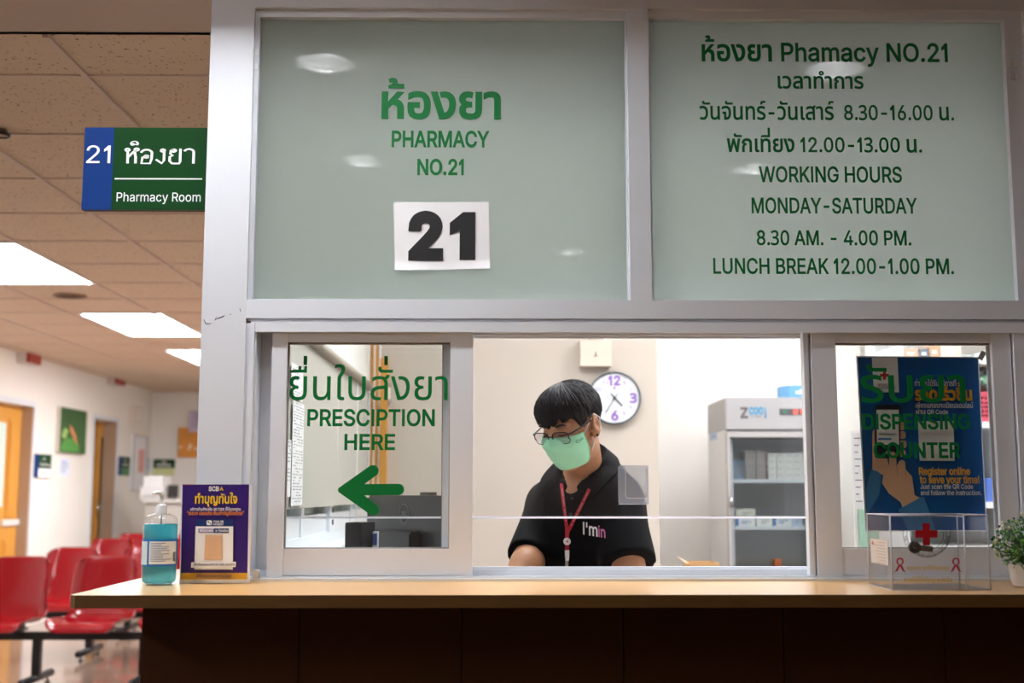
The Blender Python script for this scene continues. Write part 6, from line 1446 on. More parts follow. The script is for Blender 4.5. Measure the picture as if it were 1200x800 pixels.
text(b, 'Z', X(867.5, y_, 483), X(876.5, y_, 483), fz(489), fz(477.5) - fz(489), y_, thick=0.001, bold=18, mi=0)
text(b, 'coo', X(877.5, y_, 481), X(894.5, y_, 481), fz(485), (fz(477) - fz(485)) * 1.35, y_, thick=0.001, bold=16, mi=1)
tube(b, [(X(897, y_, 480), y_ - 0.001, fz(476.5)), (X(897, y_, 480), y_ - 0.001, fz(487))], 0.003, 8, mi=1)
ellipsoid(b, (X(897, y_, 480), y_ - 0.001, fz(488)), (0.006, 0.002, 0.006), 1)
text(b, 'CLINIC', X(880, y_, 488), X(892, y_, 488), fz(488.7), (fz(486.8) - fz(488.7)), y_, thick=0.0006, mi=0)
obj('lettering', b, [mat('fridge_letter_grey', '5a5654', 0.5), mat('fridge_letter_blue', '3f93bd', 0.5)], hd)
x0, x1, z0, z1 = X(913.5, y_, 481), X(946, y_, 481), fz(485.5), fz(478.5)
b = B(); box(b, x0, x1, y_ - 0.004, y_ - 0.0005, z0, z1, 0)
for px, mi in ((919.5, 1), (932, 2), (940.5, 2)):
    xx = X(px, y_, 481); box(b, xx - 0.010, xx + 0.010, y_ - 0.0055, y_ - 0.0042, z0 + 0.004, z1 - 0.004, mi)
obj('controls', b, [mat('control_dark', '454345', 0.4), mat('display_green', '1f6f52', 0.4, emit=0.05), mat('display_red', 'ff4a3a', 0.4, emit=1.2)], hd, label='dark strip with two red displays')
b = B(); prism(b, [(X(934, y_, 468), fzt - 0.006), (fx1 - 0.01, fzt - 0.006), (fx1 - 0.01, fz(473))], y_ - 0.0015, y_ - 0.0004); obj('corner_mark', b, mat('fridge_blue_mark', '44608c', 0.5), hd)
dz0, dz1 = 0.11, fzh - 0.012
gx0, gx1 = X(856.5, FY0, 560), fx1 - 0.035
b = B(); rect_frame(b, fx0, fx1, dz0, dz1, gx0 - fx0, 0.03, 0.05, fz(503) - fz(512) - 0.012, FY0, FY0 + 0.045); dr = obj('door', b, mat('fridge_door_alu', 'b9b6b4', 0.35, 0.2), t, bevel=0.002, label='grey aluminium door frame')
b = B(); box(b, gx0, gx1, FY0 + 0.012, FY0 + 0.018, dz0 + 0.05, fz(512)); obj('glass', b, thin_glass('fridge_glass', (0.86, 0.89, 0.90), 1.5), dr)
b = B(); rect_frame(b, gx0, gx1, dz0 + 0.05, fz(512), 0.006, 0.006, 0.006, 0.008, FY0 + 0.02, FY0 + 0.043); obj('seal', b, M_rub, dr)
b = B()
for zz in (0.75, 1.16): tube(b, [(fx0 + 0.012, FY0 - 0.01, zz), (fx0 + 0.012, FY0 - 0.01, zz + 0.05)], 0.008, 8)
obj('hinge', b, M_chrome, dr)
M_fin = mat('fridge_liner', 'a8adae', 0.5)
b = B(); box(b, fx0 + th, fx0 + th + 0.003, FY0 + 0.06, FY1 - th - 0.001, 0.12, fzh - 0.025); box(b, fx1 - th - 0.003, fx1 - th, FY0 + 0.06, FY1 - th - 0.001, 0.12, fzh - 0.025); box(b, fx0 + th, fx1 - th, FY1 - th - 0.004, FY1 - th - 0.001, 0.12, fzh - 0.025); obj('liner', b, M_fin, t)
shy = [Z(562, FY0 + 0.06, 900), Z(617, FY0 + 0.06, 900), Z(700, FY0 + 0.06, 900)]
for zz in shy:
    b = B()
    for i in range(12): box(b, fx0 + th + 0.004, fx1 - th - 0.004, FY0 + 0.07 + i * 0.034, FY0 + 0.073 + i * 0.034, zz - 0.004, zz)
    box(b, fx0 + th + 0.004, fx1 - th - 0.004, FY0 + 0.062, FY0 + 0.0685, zz - 0.014, zz + 0.002)
    obj('shelf', b, mat('fridge_shelf', 'd3d6d8', 0.4), t)
b = B()
for x in (fx0 + 0.02, fx1 - 0.06):
    for y in (FY0 + 0.07, FY1 - 0.07): lathe(b, [(0.02, 0), (0.02, 0.03), (0.012, 0.034), (0.012, 0.0795)], (x + 0.02, y, 0), 12)
obj('feet', b, M_steel, t)
# packs in the fridge
def carton(px0, py0, px1, py1, Y, dep, zbase, label, c1, c2, grp, ink=True, cat='medicine box'):
    x0, x1 = X(px0, Y, (py0 + py1) / 2), X(px1, Y, (py0 + py1) / 2); zt = Z(py0, Y, (px0 + px1) / 2)
    t = thing('medicine_carton', label, cat, ((x0 + x1) / 2, Y + dep / 2, zbase), grp)
    b = B(); box(b, x0, x1, Y, Y + dep, zbase, zt); obj('carton', b, mat('carton_' + c1, c1, 0.6), t, bevel=0.0015)
    h = zt - zbase
    b = B()
    if c2: box(b, x0 + 0.0003, x0 + (x1 - x0) * 0.16, Y - 0.0006, Y - 0.0001, zbase + 0.002, zt - 0.002)
    for i in range(2): box(b, x0 + (x1 - x0) * 0.3, x0 + (x1 - x0) * (0.8 - 0.2 * i), Y - 0.0006, Y - 0.0001, zbase + h * (0.55 - 0.25 * i), zbase + h * (0.65 - 0.25 * i))
    obj('print', b, mat('carton_ink_' + (c2 or '8f8b86'), c2 or '8f8b86', 0.5), t)
    return t
YF = FY0 + 0.085
grp = 'medicine boxes in the fridge'
rows_ = ('lowest', 'second', 'third', 'top')
for ci, (p0, p1) in enumerate(((900.5, 910), (910.5, 920), (920.5, 930), (930.5, 940), (940.5, 949.5))):
    for r_ in range(4):
        zb = shy[0] + 0.0025 + r_ * 0.0315
        x0, x1 = X(p0, YF, 550), X(p1, YF, 550)
        t = thing('medicine_carton', 'white medicine box, %s of %s stack from the left on the upper fridge shelf' % (rows_[r_], ('the first', 'the second', 'the third', 'the fourth', 'the fifth')[ci]), 'medicine box', ((x0 + x1) / 2, YF + 0.05, zb), grp)
        b = B(); box(b, x0, x1, YF, YF + 0.12, zb, zb + 0.031); obj('carton', b, mat('carton_cream', 'd9d6cc', 0.6), t, bevel=0.001)
        b = B(); box(b, x0 + 0.006, x1 - 0.012, YF - 0.0006, YF - 0.0001, zb + 0.018, zb + 0.022); obj('print', b, mat('carton_ink_a', 'aaa69c', 0.5), t)
carton(874, 528, 886, 562, YF, 0.1, shy[0] + 0.0025, 'grey brown medicine box left on the upper fridge shelf', '8a807a', None, grp)
carton(886.5, 528, 897, 562, YF, 0.1, shy[0] + 0.0025, 'second grey brown medicine box on the upper fridge shelf', '8d827c', None, grp)
carton(897.3, 529, 899.8, 562, YF, 0.1, shy[0] + 0.0025, 'slim wine red medicine box on the upper fridge shelf', '5e2b35', None, grp)
carton(859, 538, 872, 562, YF + 0.05, 0.1, shy[0] + 0.0025, 'bluish medicine box at the left wall of the fridge', '7f93a8', None, grp)
carton(862, 607, 885, 617, YF, 0.09, shy[1] + 0.0025, 'white box with a blue end on the middle fridge shelf', 'e2e0da', '2f6db3', grp)
carton(862.5, 596, 885, 607, YF + 0.002, 0.08, Z(607, YF, 874) + 0.0012, 'cream box lying on top of the white box with blue end', 'd9d5c2', None, grp)
carton(886.5, 605, 905, 617, YF, 0.09, shy[1] + 0.0025, 'plain white box in the middle of the middle fridge shelf', 'e2e0da', None, grp)
carton(906, 605, 928, 617, YF, 0.09, shy[1] + 0.0025, 'white box with blue end beside the plain one in the fridge', 'e2e0da', '2e76c0', grp)
carton(928.5, 605.5, 940, 617, YF, 0.09, shy[1] + 0.0025, 'pale blue box at the right of the middle fridge shelf', 'b5c8e0', None, grp)
b_ = carton(907, 655, 916, 668, YF, 0.05, shy[2] + 0.0025, 'orange box low in the fridge', 'd0662c', '5b3a26', grp)
x0, x1, z0, z1 = fbox(947, 514, 953, 527, FY0)
# boxes on top of the fridge
x0, x1, zt = X(916, FY0 + 0.1, 458), X(916, FY0 + 0.1, 458) + 0.17, Z(452, FY0 + 0.1, 930)
t = thing('cardboard_carton', 'light blue carton on top of the medicine fridge', 'box', ((x0 + x1) / 2, FY0 + 0.15, fzt))
xm_ = X(925, FY0 + 0.06, 458)
b = B(); column(b, [(x0, FY0 + 0.14), (xm_, FY0 + 0.06), (x1, FY0 + 0.06), (x1, FY0 + 0.2), (x0, FY0 + 0.2)], fzt + 0.001, zt); obj('carton', b, mat('carton_sky', '5da0cf', 0.5, noise=0.2, nscale=25), t, bevel=0.002)
b = B(); box(b, xm_ + 0.03, xm_ + 0.075, FY0 + 0.059, FY0 + 0.0598, fzt + 0.02, fzt + 0.034); box(b, xm_ + 0.05, xm_ + 0.085, FY0 + 0.059, FY0 + 0.0598, fzt + 0.03, fzt + 0.042); obj('print', b, M_white, t)
# notices on the fridge side
t = thing('side_sticker', 'pale blue sticker on the left side of the fridge', 'sticker', (fx0, FY0 + 0.3, 1.3))
b = B(); box(b, fx0 - 0.0015, fx0 - 0.0005, FY0 + 0.26, FY0 + 0.46, Z(515, FY0 + 0.3, 840), Z(506, FY0 + 0.3, 840)); obj('sheet', b, mat('sticker_blue', 'b9cde2', 0.6), t)
b = B(); box(b, fx0 - 0.0022, fx0 - 0.0016, FY0 + 0.29, FY0 + 0.42, Z(511.5, FY0 + 0.3, 840), Z(510, FY0 + 0.3, 840)); obj('print', b, mat('sticker_ink', '7d9bc2', 0.6), t)

# open cardboard box on a low cabinet
KY = 2.0
kx0, kx1 = X(808, KY, 660), X(843, KY, 660); kz = Z(659.5, KY, 825); kb = kz - 0.16
t = thing('low_cabinet', 'white low cabinet under the cardboard box', 'cabinet', ((kx0 + kx1) / 2, KY + 0.15, 0))
b = B(); box(b, kx0 - 0.12, kx1 + 0.1, KY - 0.05, KY + 0.4, 0, kb - 0.001); obj('body', b, M_fr, t, bevel=0.003)
b = B(); box(b, kx0 - 0.115, kx1 + 0.095, KY - 0.066, KY - 0.0505, 0.08, kb - 0.02); dr_ = obj('door', b, M_fr, t, bevel=0.002)
b = B(); tube(b, [(kx1 + 0.06, KY - 0.08, kb - 0.15), (kx1 + 0.06, KY - 0.08, kb - 0.28)], 0.005, 8); obj('handle', b, M_chrome, dr_)
t = thing('cardboard_box', 'open brown cardboard box in front of the white wall', 'box', ((kx0 + kx1) / 2, KY + 0.08, kb))
M_card = mat('cardboard', 'c79c68', 0.8, noise=0.08, nscale=20); M_cardp = mat('cardboard_flap', 'e6cfae', 0.8)
b = B(); box(b, kx0, kx1, KY, KY + 0.003, kb, kz); box(b, kx0, kx1, KY + 0.147, KY + 0.15, kb, kz); box(b, kx0, kx0 + 0.003, KY + 0.003, KY + 0.147, kb, kz); box(b, kx1 - 0.003, kx1, KY + 0.003, KY + 0.147, kb, kz); box(b, kx0 + 0.003, kx1 - 0.003, KY + 0.003, KY + 0.147, kb, kb + 0.003); obj('carton', b, M_card, t)
b = B()
f0 = at(796, 652.5, KY + 0.1)
v = [b.verts.new(p) for p in ((kx0, KY + 0.001, kz), (kx0, KY + 0.149, kz), (f0.x, KY + 0.16, f0.z), (f0.x + 0.012, KY + 0.0, f0.z - 0.018))]
b.faces.new(v); bmesh.ops.solidify(b, geom=b.faces[:], thickness=0.003); obj('flap', b, M_cardp, t, label='raised pale flap')

# shelving seen through the right window, around the poster
HY = 2.35
hx0, hx1 = X(1058, HY, 540), X(1192, HY, 540)
t = thing('storage_shelf', 'white storage shelving behind the poster in the dispensary', 'shelf', ((hx0 + hx1) / 2, HY + 0.15, 0))
M_sh = mat('shelf_white', 'dcdedd', 0.5)
for x in (hx0, hx1 - 0.02):
    b = B(); box(b, x, x + 0.02, HY, HY + 0.35, 0, Z(404, HY, 1120)); obj('upright', b, M_sh, t)
levels = [Z(419, HY, 1120), Z(494, HY, 1120), Z(588, HY, 1120), Z(640, HY, 1120)]
for zz in levels:
    b = B(); box(b, hx0 + 0.021, hx1 - 0.021, HY, HY + 0.35, zz - 0.025, zz); obj('shelf_board', b, M_sh, t)
b = B(); box(b, hx0 + 0.021, hx1 - 0.021, HY + 0.34, HY + 0.35, 0, Z(404, HY, 1120)); obj('back_panel', b, mat('shelf_back', 'a9adac', 0.6), t)
for px0, py0, px1, li, dep, nm, lab, c in (
    (1060, 408, 1078, 0, .2, 'storage_carton', 'beige carton above the poster top left', 'b59a86'), (1079, 408.5, 1090, 0, .2, 'storage_carton', 'blue grey carton above the poster', '66707e'),
    (1091, 404, 1103, 0, .3, 'storage_carton', 'tan carton above the poster', 'b08f74'), (1104, 402, 1128, 0, .2, 'storage_carton', 'cream carton at the top right above the poster', 'c9c2b0'),
    (1151, 560, 1180, 2, .25, 'file_box', 'blue file box at the right edge of the poster', '4f6fc0'), (1151, 515, 1157, 2, .05, 'folder', 'yellow folder right of the poster', 'b99a4a'), (1160, 510, 1167, 2, .05, 'folder', 'blue grey folder right of the poster', '8fa7b8')):
    x0, x1 = X(px0, HY + 0.01, 450), X(px1, HY + 0.01, 450); zt = Z(py0, HY + 0.01, 1120); zz = levels[li]
    if zt <= zz: zt = zz + 0.06
    t = thing(nm, lab, 'box' if 'box' in nm or 'carton' in nm else 'folder', ((x0 + x1) / 2, HY + 0.1, zz))
    b = B(); yo = 0.27 if nm == 'folder' else 0.01; box(b, x0, x1, HY + yo, HY + yo + dep, zz + 0.001, zt); obj('carton', b, mat('store_' + c, c, 0.6), t, bevel=0.002)
    b = B(); box(b, x0 + (x1 - x0) * 0.25, x1 - (x1 - x0) * 0.3, HY + yo - 0.001, HY + yo - 0.0002, zz + (zt - zz) * 0.3, zz + (zt - zz) * 0.6); obj('label', b, mat('store_label', 'd8d2c4', 0.6), t)
# red basket with a green bag on it
zz = levels[1]; x0, x1 = X(1135, HY + 0.02, 470), X(1176, HY + 0.02, 470); zt = Z(459, HY + 0.02, 1150)
t = thing('red_basket', 'red perforated basket right of the poster', 'basket', ((x0 + x1) / 2, HY + 0.15, zz))
b = B(); rect_frame(b, x0, x1, zz + 0.001, zt, 0.012, 0.012, 0.012, 0.015, HY + 0.02, HY + 0.028); box(b, x0, x1, HY + 0.27, HY + 0.278, zz + 0.001, zt); box(b, x0, x0 + 0.006, HY + 0.028, HY + 0.27, zz + 0.001, zt); box(b, x1 - 0.006, x1, HY + 0.028, HY + 0.27, zz + 0.001, zt); box(b, x0 + .006, x1 - .006, HY + 0.028, HY + 0.27, zz + 0.001, zz + 0.008)
nb = 9
for i in range(1, nb): xx = x0 + (x1 - x0) * i / nb; box(b, xx - 0.003, xx + 0.003, HY + 0.0205, HY + 0.0275, zz + 0.013, zt - 0.015)
for i in range(1, 7): z_ = zz + (zt - zz) * i / 7; box(b, x0 + 0.012, x1 - 0.012, HY + 0.021, HY + 0.027, z_ - 0.004, z_ + 0.004)
obj('body', b, mat('basket_red', 'b8475a', 0.5), t)
t = thing('green_bag', 'pale green plastic bag in the red basket', 'bag', ((x0 + x1) / 2, HY + 0.15, zt))
b = B()
for i in range(6):
    u = i / 5; ellipsoid(b, (x0 + 0.02 + (x1 - x0 - 0.04) * u, HY + 0.15, zt + 0.052 + 0.012 * math.sin(i * 2.3)), (0.03, 0.08, 0.03 + 0.008 * math.sin(i * 1.7)), 0, 12, 8)
o = obj('film', b, mat('bag_green', '9ccab4', 0.35, noise=0.25, nscale=18, bump=0.6), t)
b = B(); 
for s in (-1, 1): tube(b, [((x0 + x1) / 2 + s * 0.02, HY + 0.13, zt + 0.06), ((x0 + x1) / 2 + s * 0.03, HY + 0.12, zt + 0.085), ((x0 + x1) / 2 + s * 0.01, HY + 0.12, zt + 0.095)], [0.012, 0.008, 0.003], 8)
obj('ears', b, mat('bag_pale', 'd3e4da', 0.4), t)
# papers pinned left of the poster
x0, x1, z0, z1 = fbox(999, 505, 1012, 588, 0.5)
t = thing('pinned_papers', 'white papers standing at the left edge of the poster', 'paper', ((x0 + x1) / 2, 0.5, DZ))
b = B(); box(b, x0, x1, 0.5, 0.504, DZ, z1); obj('sheet', b, M_paper, t)
b = B()
for i in range(10): box(b, x0 + 0.006, x1 - 0.006 - 0.004 * (i % 3), 0.499, 0.4998, z1 - 0.02 - i * 0.018, z1 - 0.017 - i * 0.018)
obj('print', b, mat('list_ink', '8d8f9c', 0.7), t)
b = B(); box(b, x0 + 0.01, x1 + 0.03, 0.49, 0.497, DZ, Z(597, 0.49, 1005)); obj('green_folder', b, mat('folder_green', '9cc3ae', 0.6), t)
# ------------------------------------------------------------------ the man behind the window
class Field:
    """signed distance grid: every shape is blended in locally, the zero level becomes one closed mesh"""
    def __init__(s, lo, hi, h):
        s.lo = np.array(lo, np.float32); s.h = h
        s.n = [int(math.ceil((hi[i] - lo[i]) / h)) + 1 for i in range(3)]
        s.ax = [s.lo[i] + h * np.arange(s.n[i], dtype=np.float32) for i in range(3)]
        s.d = np.full(s.n, 0.05, np.float32)
    def sub(s, c, r):
        sl = []
        for i in range(3):
            a = max(0, int((c[i] - r - s.lo[i]) / s.h)); b_ = min(s.n[i], int((c[i] + r - s.lo[i]) / s.h) + 2)
            sl.append(slice(a, max(a, b_)))
        P = np.meshgrid(*[s.ax[i][sl[i]] for i in range(3)], indexing='ij')
        return tuple(sl), P
    def blend(s, sl, d, k, op='add'):
        o = s.d[sl]
        if op == 'add':
            if k > 0:
                h_ = np.clip(0.5 + 0.5 * (o - d) / k, 0, 1); v = o * (1 - h_) + d * h_ - k * h_ * (1 - h_)
            else: v = np.minimum(o, d)
        elif op == 'cut':
            if k > 0:
                h_ = np.clip(0.5 - 0.5 * (o + d) / k, 0, 1); v = o * (1 - h_) + (-d) * h_ + k * h_ * (1 - h_)
            else: v = np.maximum(o, -d)
        s.d[sl] = v
    def cone(s, a, b_, ra, rb, k=0.02, op='add', flat=None):
        a, b_ = np.array(a, float), np.array(b_, float)
        c = (a + b_) / 2; L = np.linalg.norm(b_ - a)
        sl, (x, y, z) = s.sub(c, L / 2 + max(ra, rb) + k + 0.05)
        v = (b_ - a) / L
        t = np.clip(((x - a[0]) * v[0] + (y - a[1]) * v[1] + (z - a[2]) * v[2]) / L, 0, 1)
        d = np.sqrt((x - a[0] - t * L * v[0]) ** 2 + (y - a[1] - t * L * v[1]) ** 2 + (z - a[2] - t * L * v[2]) ** 2) - (ra + (rb - ra) * t)
        if flat is not None:      # end cut square: keep only what lies before the far end
            e = (x - b_[0]) * v[0] + (y - b_[1]) * v[1] + (z - b_[2]) * v[2]
            d = np.maximum(d, e)
        s.blend(sl, d.astype(np.float32), k, op)
    def ell(s, c, r, k=0.02, M=None, op='add'):
        c = np.array(c, float); sl, (x, y, z) = s.sub(c, max(r) + k + 0.05)
        x, y, z = x - c[0], y - c[1], z - c[2]
        if M is not None:
            m = np.array(M)      # columns are the axes
            x, y, z = (m[0][0] * x + m[1][0] * y + m[2][0] * z, m[0][1] * x + m[1][1] * y + m[2][1] * z, m[0][2] * x + m[1][2] * y + m[2][2] * z)
        k0 = np.sqrt((x / r[0]) ** 2 + (y / r[1]) ** 2 + (z / r[2]) ** 2) + 1e-6
        k1 = np.sqrt((x / r[0] ** 2) ** 2 + (y / r[1] ** 2) ** 2 + (z / r[2] ** 2) ** 2) + 1e-6
        s.blend(sl, (k0 * (k0 - 1) / k1).astype(np.float32), k, op)
    def mesh(s):
        D = s.d; nx, ny, nz = D.shape
        ins = D < 0
        cnt = np.zeros((nx - 1, ny - 1, nz - 1), np.int8)
        for i in (0, 1):
            for j in (0, 1):
                for k in (0, 1): cnt += ins[i:nx - 1 + i, j:ny - 1 + j, k:nz - 1 + k]
        act = (cnt > 0) & (cnt < 8)
        I = np.argwhere(act); idx = np.full(act.shape, -1, np.int32); idx[act] = np.arange(len(I))
        S = np.zeros((len(I), 3)); N = np.zeros(len(I))
        cor = [(i, j, k) for i in (0, 1) for j in (0, 1) for k in (0, 1)]
        vals = {c: D[I[:, 0] + c[0], I[:, 1] + c[1], I[:, 2] + c[2]] for c in cor}
        for a in cor:
            for ax in range(3):
                if a[ax] == 0:
                    b_ = list(a); b_[ax] = 1; b_ = tuple(b_)
                    va, vb = vals[a], vals[b_]; m = (va < 0) != (vb < 0)
                    t = np.where(m, va / np.where(m, va - vb, 1), 0)
                    p = np.array(a, float)[None, :].repeat(len(I), 0); p[:, ax] += t
                    S[m] += p[m]; N[m] += 1
        V = (I + S / N[:, None]) * s.h + s.lo
        F = []
        for ax in range(3):
            sl0 = [slice(1, -1)] * 3; sl0[ax] = slice(0, -1); sl1 = list(sl0); sl1[ax] = slice(1, None)
            a, b_ = ins[tuple(sl0)], ins[tuple(sl1)]
            E = np.argwhere(a != b_)
            off = np.array([1, 1, 1]); off[ax] = 0
            E2 = E + off
            u, w_ = [(1, 2), (2, 0), (0, 1)][ax]
            q = []
            for du, dw in ((-1, -1), (0, -1), (0, 0), (-1, 0)):
                c = E2.copy(); c[:, u] += du; c[:, w_] += dw
                q.append(idx[c[:, 0], c[:, 1], c[:, 2]])
            q = np.stack(q, 1)
            fl = a[E[:, 0], E[:, 1], E[:, 2]]
            q[~fl] = q[~fl][:, ::-1]
            F.append(q)
        F = np.concatenate(F); F = F[(F >= 0).all(1)]
        return V, F
def field_obj(name, fld, m, parent, smooth_it=2, label=None):
    V, F = fld.mesh()
    for _ in range(smooth_it):           # light smoothing along edges
        acc = np.zeros_like(V); n = np.zeros(len(V))
        for a, c in ((0, 1), (1, 2), (2, 3), (3, 0)):
            np.add.at(acc, F[:, a], V[F[:, c]]); np.add.at(acc, F[:, c], V[F[:, a]]); np.add.at(n, F[:, a], 1); np.add.at(n, F[:, c], 1)
        V = V * 0.5 + 0.5 * acc / np.maximum(n, 1)[:, None]
    off = np.array(root_of(parent).location)
    me = bpy.data.meshes.new(name); me.from_pydata((V - off).tolist(), [], F.tolist()); me.update()
    me.polygons.foreach_set('use_smooth', [True] * len(me.polygons))
    me.materials.append(m)
    o = bpy.data.objects.new(name, me); COL.objects.link(o); o.parent = parent
    if label: o['label'] = label
    bvh = BVHTree.FromPolygons([tuple(v) for v in V], [tuple(f) for f in F.tolist()])
    return o, bvh

HC = at(669.5, 498.8, 0.50)                               # centre of the head
HM = Matrix.Rotation(R(-40), 3, 'Z') @ Matrix.Rotation(R(24), 3, 'X')
HS = 0.885
def hd(x, y, z): return HC + HM @ (Vector((x, y, z)) * HS)
def hdn(v): return HM @ Vector(v)

SL, SRr = at(644, 591, 0.80), at(722, 590, 0.60)
NB = at(688, 562, 0.70); CH = at(686, 625, 0.66); WA = at(690, 712, 0.74)
EL = Vector((X(617, 0.60, 655), 0.60, Z(662, 0.60, 609))); ER = Vector((X(742, 0.46, 690), 0.46, Z(690, 0.46, 740)))
WL = Vector((-0.055, 0.40, 0.845)); WRr = Vector((0.165, 0.30, 0.84))
HIPC = Vector((WA.x, 0.80, 0.88))
TY = Matrix.Rotation(R(-34), 3, 'Z')
def tb(p, x, y, z): return p + TY @ Vector((x, y, z))
man = thing('person', 'man in black polo, green mask and glasses looking down behind the window', 'person', (HIPC.x, HIPC.y, 0))
M_skin = mat('skin', 'b98563', 0.5, 0, 0.4, noise=0.05, nscale=25)
lo = (min(WL.x - 0.25, -0.25), 0.10, -0.005); hi = (0.62, 1.12, HC.z + 0.16)
f = Field(lo, hi, 0.0055)
TM = [list(r) for r in TY]
# trunk
f.ell(CH, (0.150, 0.102, 0.165), 0.03, TM); f.ell(WA, (0.145, 0.10, 0.16), 0.05, TM); f.ell(HIPC, (0.155, 0.11, 0.11), 0.05, TM)
f.cone(SL, SRr, 0.052, 0.052, 0.05); f.ell((CH + NB) / 2 + Vector((0, 0, 0.03)), (0.12, 0.085, 0.09), 0.05, TM)
f.cone(NB + Vector((0, 0.005, -0.01)), hd(0, 0.022, -0.06), 0.050, 0.049, 0.02)
# arms
for S_, E_, W_, sd in ((SL, EL, WL, -1), (SRr, ER, WRr, 1)):
    f.cone(S_, E_, 0.052, 0.041, 0.03); f.cone(E_, W_, 0.042, 0.027, 0.02)
# hands on the desk: palm, four fingers, thumb
def hand(W_, dirv, sd):
    d = Vector(dirv).normalized(); s = d.cross(Vector((0, 0, 1))).normalized(); up = Vector((0, 0, 1))
    pc_ = W_ + d * 0.055 + Vector((0, 0, -0.026))
    M = Matrix((s, d, up)).transposed()
    f.ell(pc_, (0.041, 0.054, 0.015), 0.012, [list(r) for r in M])
    f.cone(W_, W_ + d * 0.03 + Vector((0, 0, -0.014)), 0.026, 0.022, 0.015)
    for i, (L, sp) in enumerate(((0.068, 0.10), (0.077, 0.02), (0.071, -0.05), (0.056, -0.14))):
        b0 = pc_ + d * 0.04 + s * (0.028 - 0.0187 * i) * sd
        fd = (d + s * sp * sd).normalized()
        k1 = b0 + fd * L * 0.45 + up * 0.006; k2 = b0 + fd * L * 0.78 - up * 0.004; k3 = b0 + fd * L - up * 0.016
        f.cone(b0, k1, 0.0092, 0.0086, 0.004); f.cone(k1, k2, 0.0086, 0.0078, 0.003); f.cone(k2, k3, 0.0078, 0.0068, 0.003)
    t0 = W_ + d * 0.03 + s * 0.024 * sd + Vector((0, 0, -0.02)); t1 = t0 + (d * 0.6 + s * 0.8 * sd) * 0.042; t2 = t1 + (d * 0.95 + s * 0.25 * sd) * 0.032 - up * 0.008
    f.cone(t0, t1, 0.012, 0.0105, 0.008); f.cone(t1, t2, 0.0105, 0.008, 0.003)
hand(WL, (-0.45, -0.85, 0), 1); hand(WRr, (-0.75, -0.65, 0), -1)
# legs and feet (inside trousers and shoes)
KN, AN = [], []
for sd in (-1, 1):
    h0 = tb(HIPC, 0.085 * sd, 0, -0.04); kn = tb(Vector((HIPC.x, HIPC.y, 0.48)), 0.095 * sd, -0.015, 0); an = tb(Vector((HIPC.x, HIPC.y, 0.085)), 0.105 * sd, 0.02, 0)
    f.cone(h0, kn, 0.078, 0.053, 0.03); f.cone(kn, an, 0.05, 0.034, 0.02); f.cone(an - Vector((0, 0, 0.035)), an + TY @ Vector((0.02 * sd, -0.15, -0.055)), 0.036, 0.026, 0.02)
    KN.append((h0, kn)); AN.append((kn, an, sd))
# head
HL = [list(r) for r in HM]
def he(c, r, k=0.015, op='add', M=None): f.ell(hd(*c), tuple(v * HS for v in r), k, HL if M is None else [list(q) for q in (HM @ M)], op)
def hc(a, c, ra, rb, k=0.01, op='add'): f.cone(hd(*a), hd(*c), ra * HS, rb * HS, k, op)
he((0, 0.016, 0.034), (0.073, 0.092, 0.083)); he((0, -0.032, -0.03), (0.060, 0.064, 0.082), 0.03)
he((0, -0.058, -0.088), (0.026, 0.026, 0.024), 0.03)
for s in (-1, 1):
    he((0.034 * s, -0.072, -0.022), (0.024, 0.02, 0.022), 0.02); he((0.048 * s, -0.02, -0.07), (0.018, 0.035, 0.025), 0.03)
    he((0.032 * s, -0.079, 0.034), (0.026, 0.012, 0.008), 0.012)
    he((0.031 * s, -0.102, 0.012), (0.019, 0.014, 0.011), 0.012, 'cut'); he((0.031 * s, -0.0785, 0.010), (0.0135, 0.0125, 0.011), 0.003)
    EM = Matrix.Rotation(R(22 * s), 3, 'Z')
    he((0.081 * s, 0.010, -0.002), (0.012, 0.022, 0.035), 0.004, 'add', EM); he((0.0895 * s, 0.005, 0.002), (0.0055, 0.011, 0.018), 0.004, 'cut', EM)
    he((0.0745 * s, 0.0, -0.030), (0.007, 0.009, 0.010), 0.004)
hc((0, -0.088, 0.018), (0, -0.108, -0.024), 0.008, 0.0125, 0.012)
for s in (-1, 1): he((0.012 * s, -0.098, -0.028), (0.008, 0.010, 0.007), 0.006)
he((0, -0.092, -0.056), (0.022, 0.010, 0.007), 0.006); he((0, -0.090, -0.067), (0.019, 0.010, 0.007), 0.006)
body, BVB = field_obj('body', f, M_skin, man, 2, label='tan skin')

# polo shirt
M_polo = mat('black_polo_cloth', '0c0c0f', 0.9, 0, 0.15, noise=0.18, nscale=60, bump=0.06)
f = Field((-0.12, 0.22, 0.70), (0.62, 1.12, NB.z + 0.12), 0.0055)
f.ell(CH, (0.165, 0.118, 0.18), 0.03, TM); f.ell(WA, (0.166, 0.118, 0.19), 0.06, TM); f.ell(tb(HIPC, 0, 0, 0.03), (0.172, 0.128, 0.11), 0.05, TM)
f.cone(SL, SRr, 0.062, 0.062, 0.05); f.ell((CH + NB) / 2 + Vector((0, 0, 0.03)), (0.135, 0.098, 0.098), 0.05, TM)
CT_ = R(37); cN = at(687, 551, 0.655)
RN = TY @ Matrix.Rotation(CT_, 3, 'X')                  # the neckline is tilted: low in front
def nk(x, y, z): return cN + RN @ Vector((x, y, z))
f.cone(nk(0, 0.02, -0.06), nk(0, 0.008, 0.012), 0.085, 0.064, 0.035)
dl, dr2 = (EL - SL), (ER - SRr)
f.cone(SL, SL + dl * 0.86 + Vector((-0.004, 0, -0.004)), 0.060, 0.060, 0.03, flat=1)
f.cone(SRr, SRr + dr2 * 0.72, 0.070, 0.074, 0.03, flat=1)
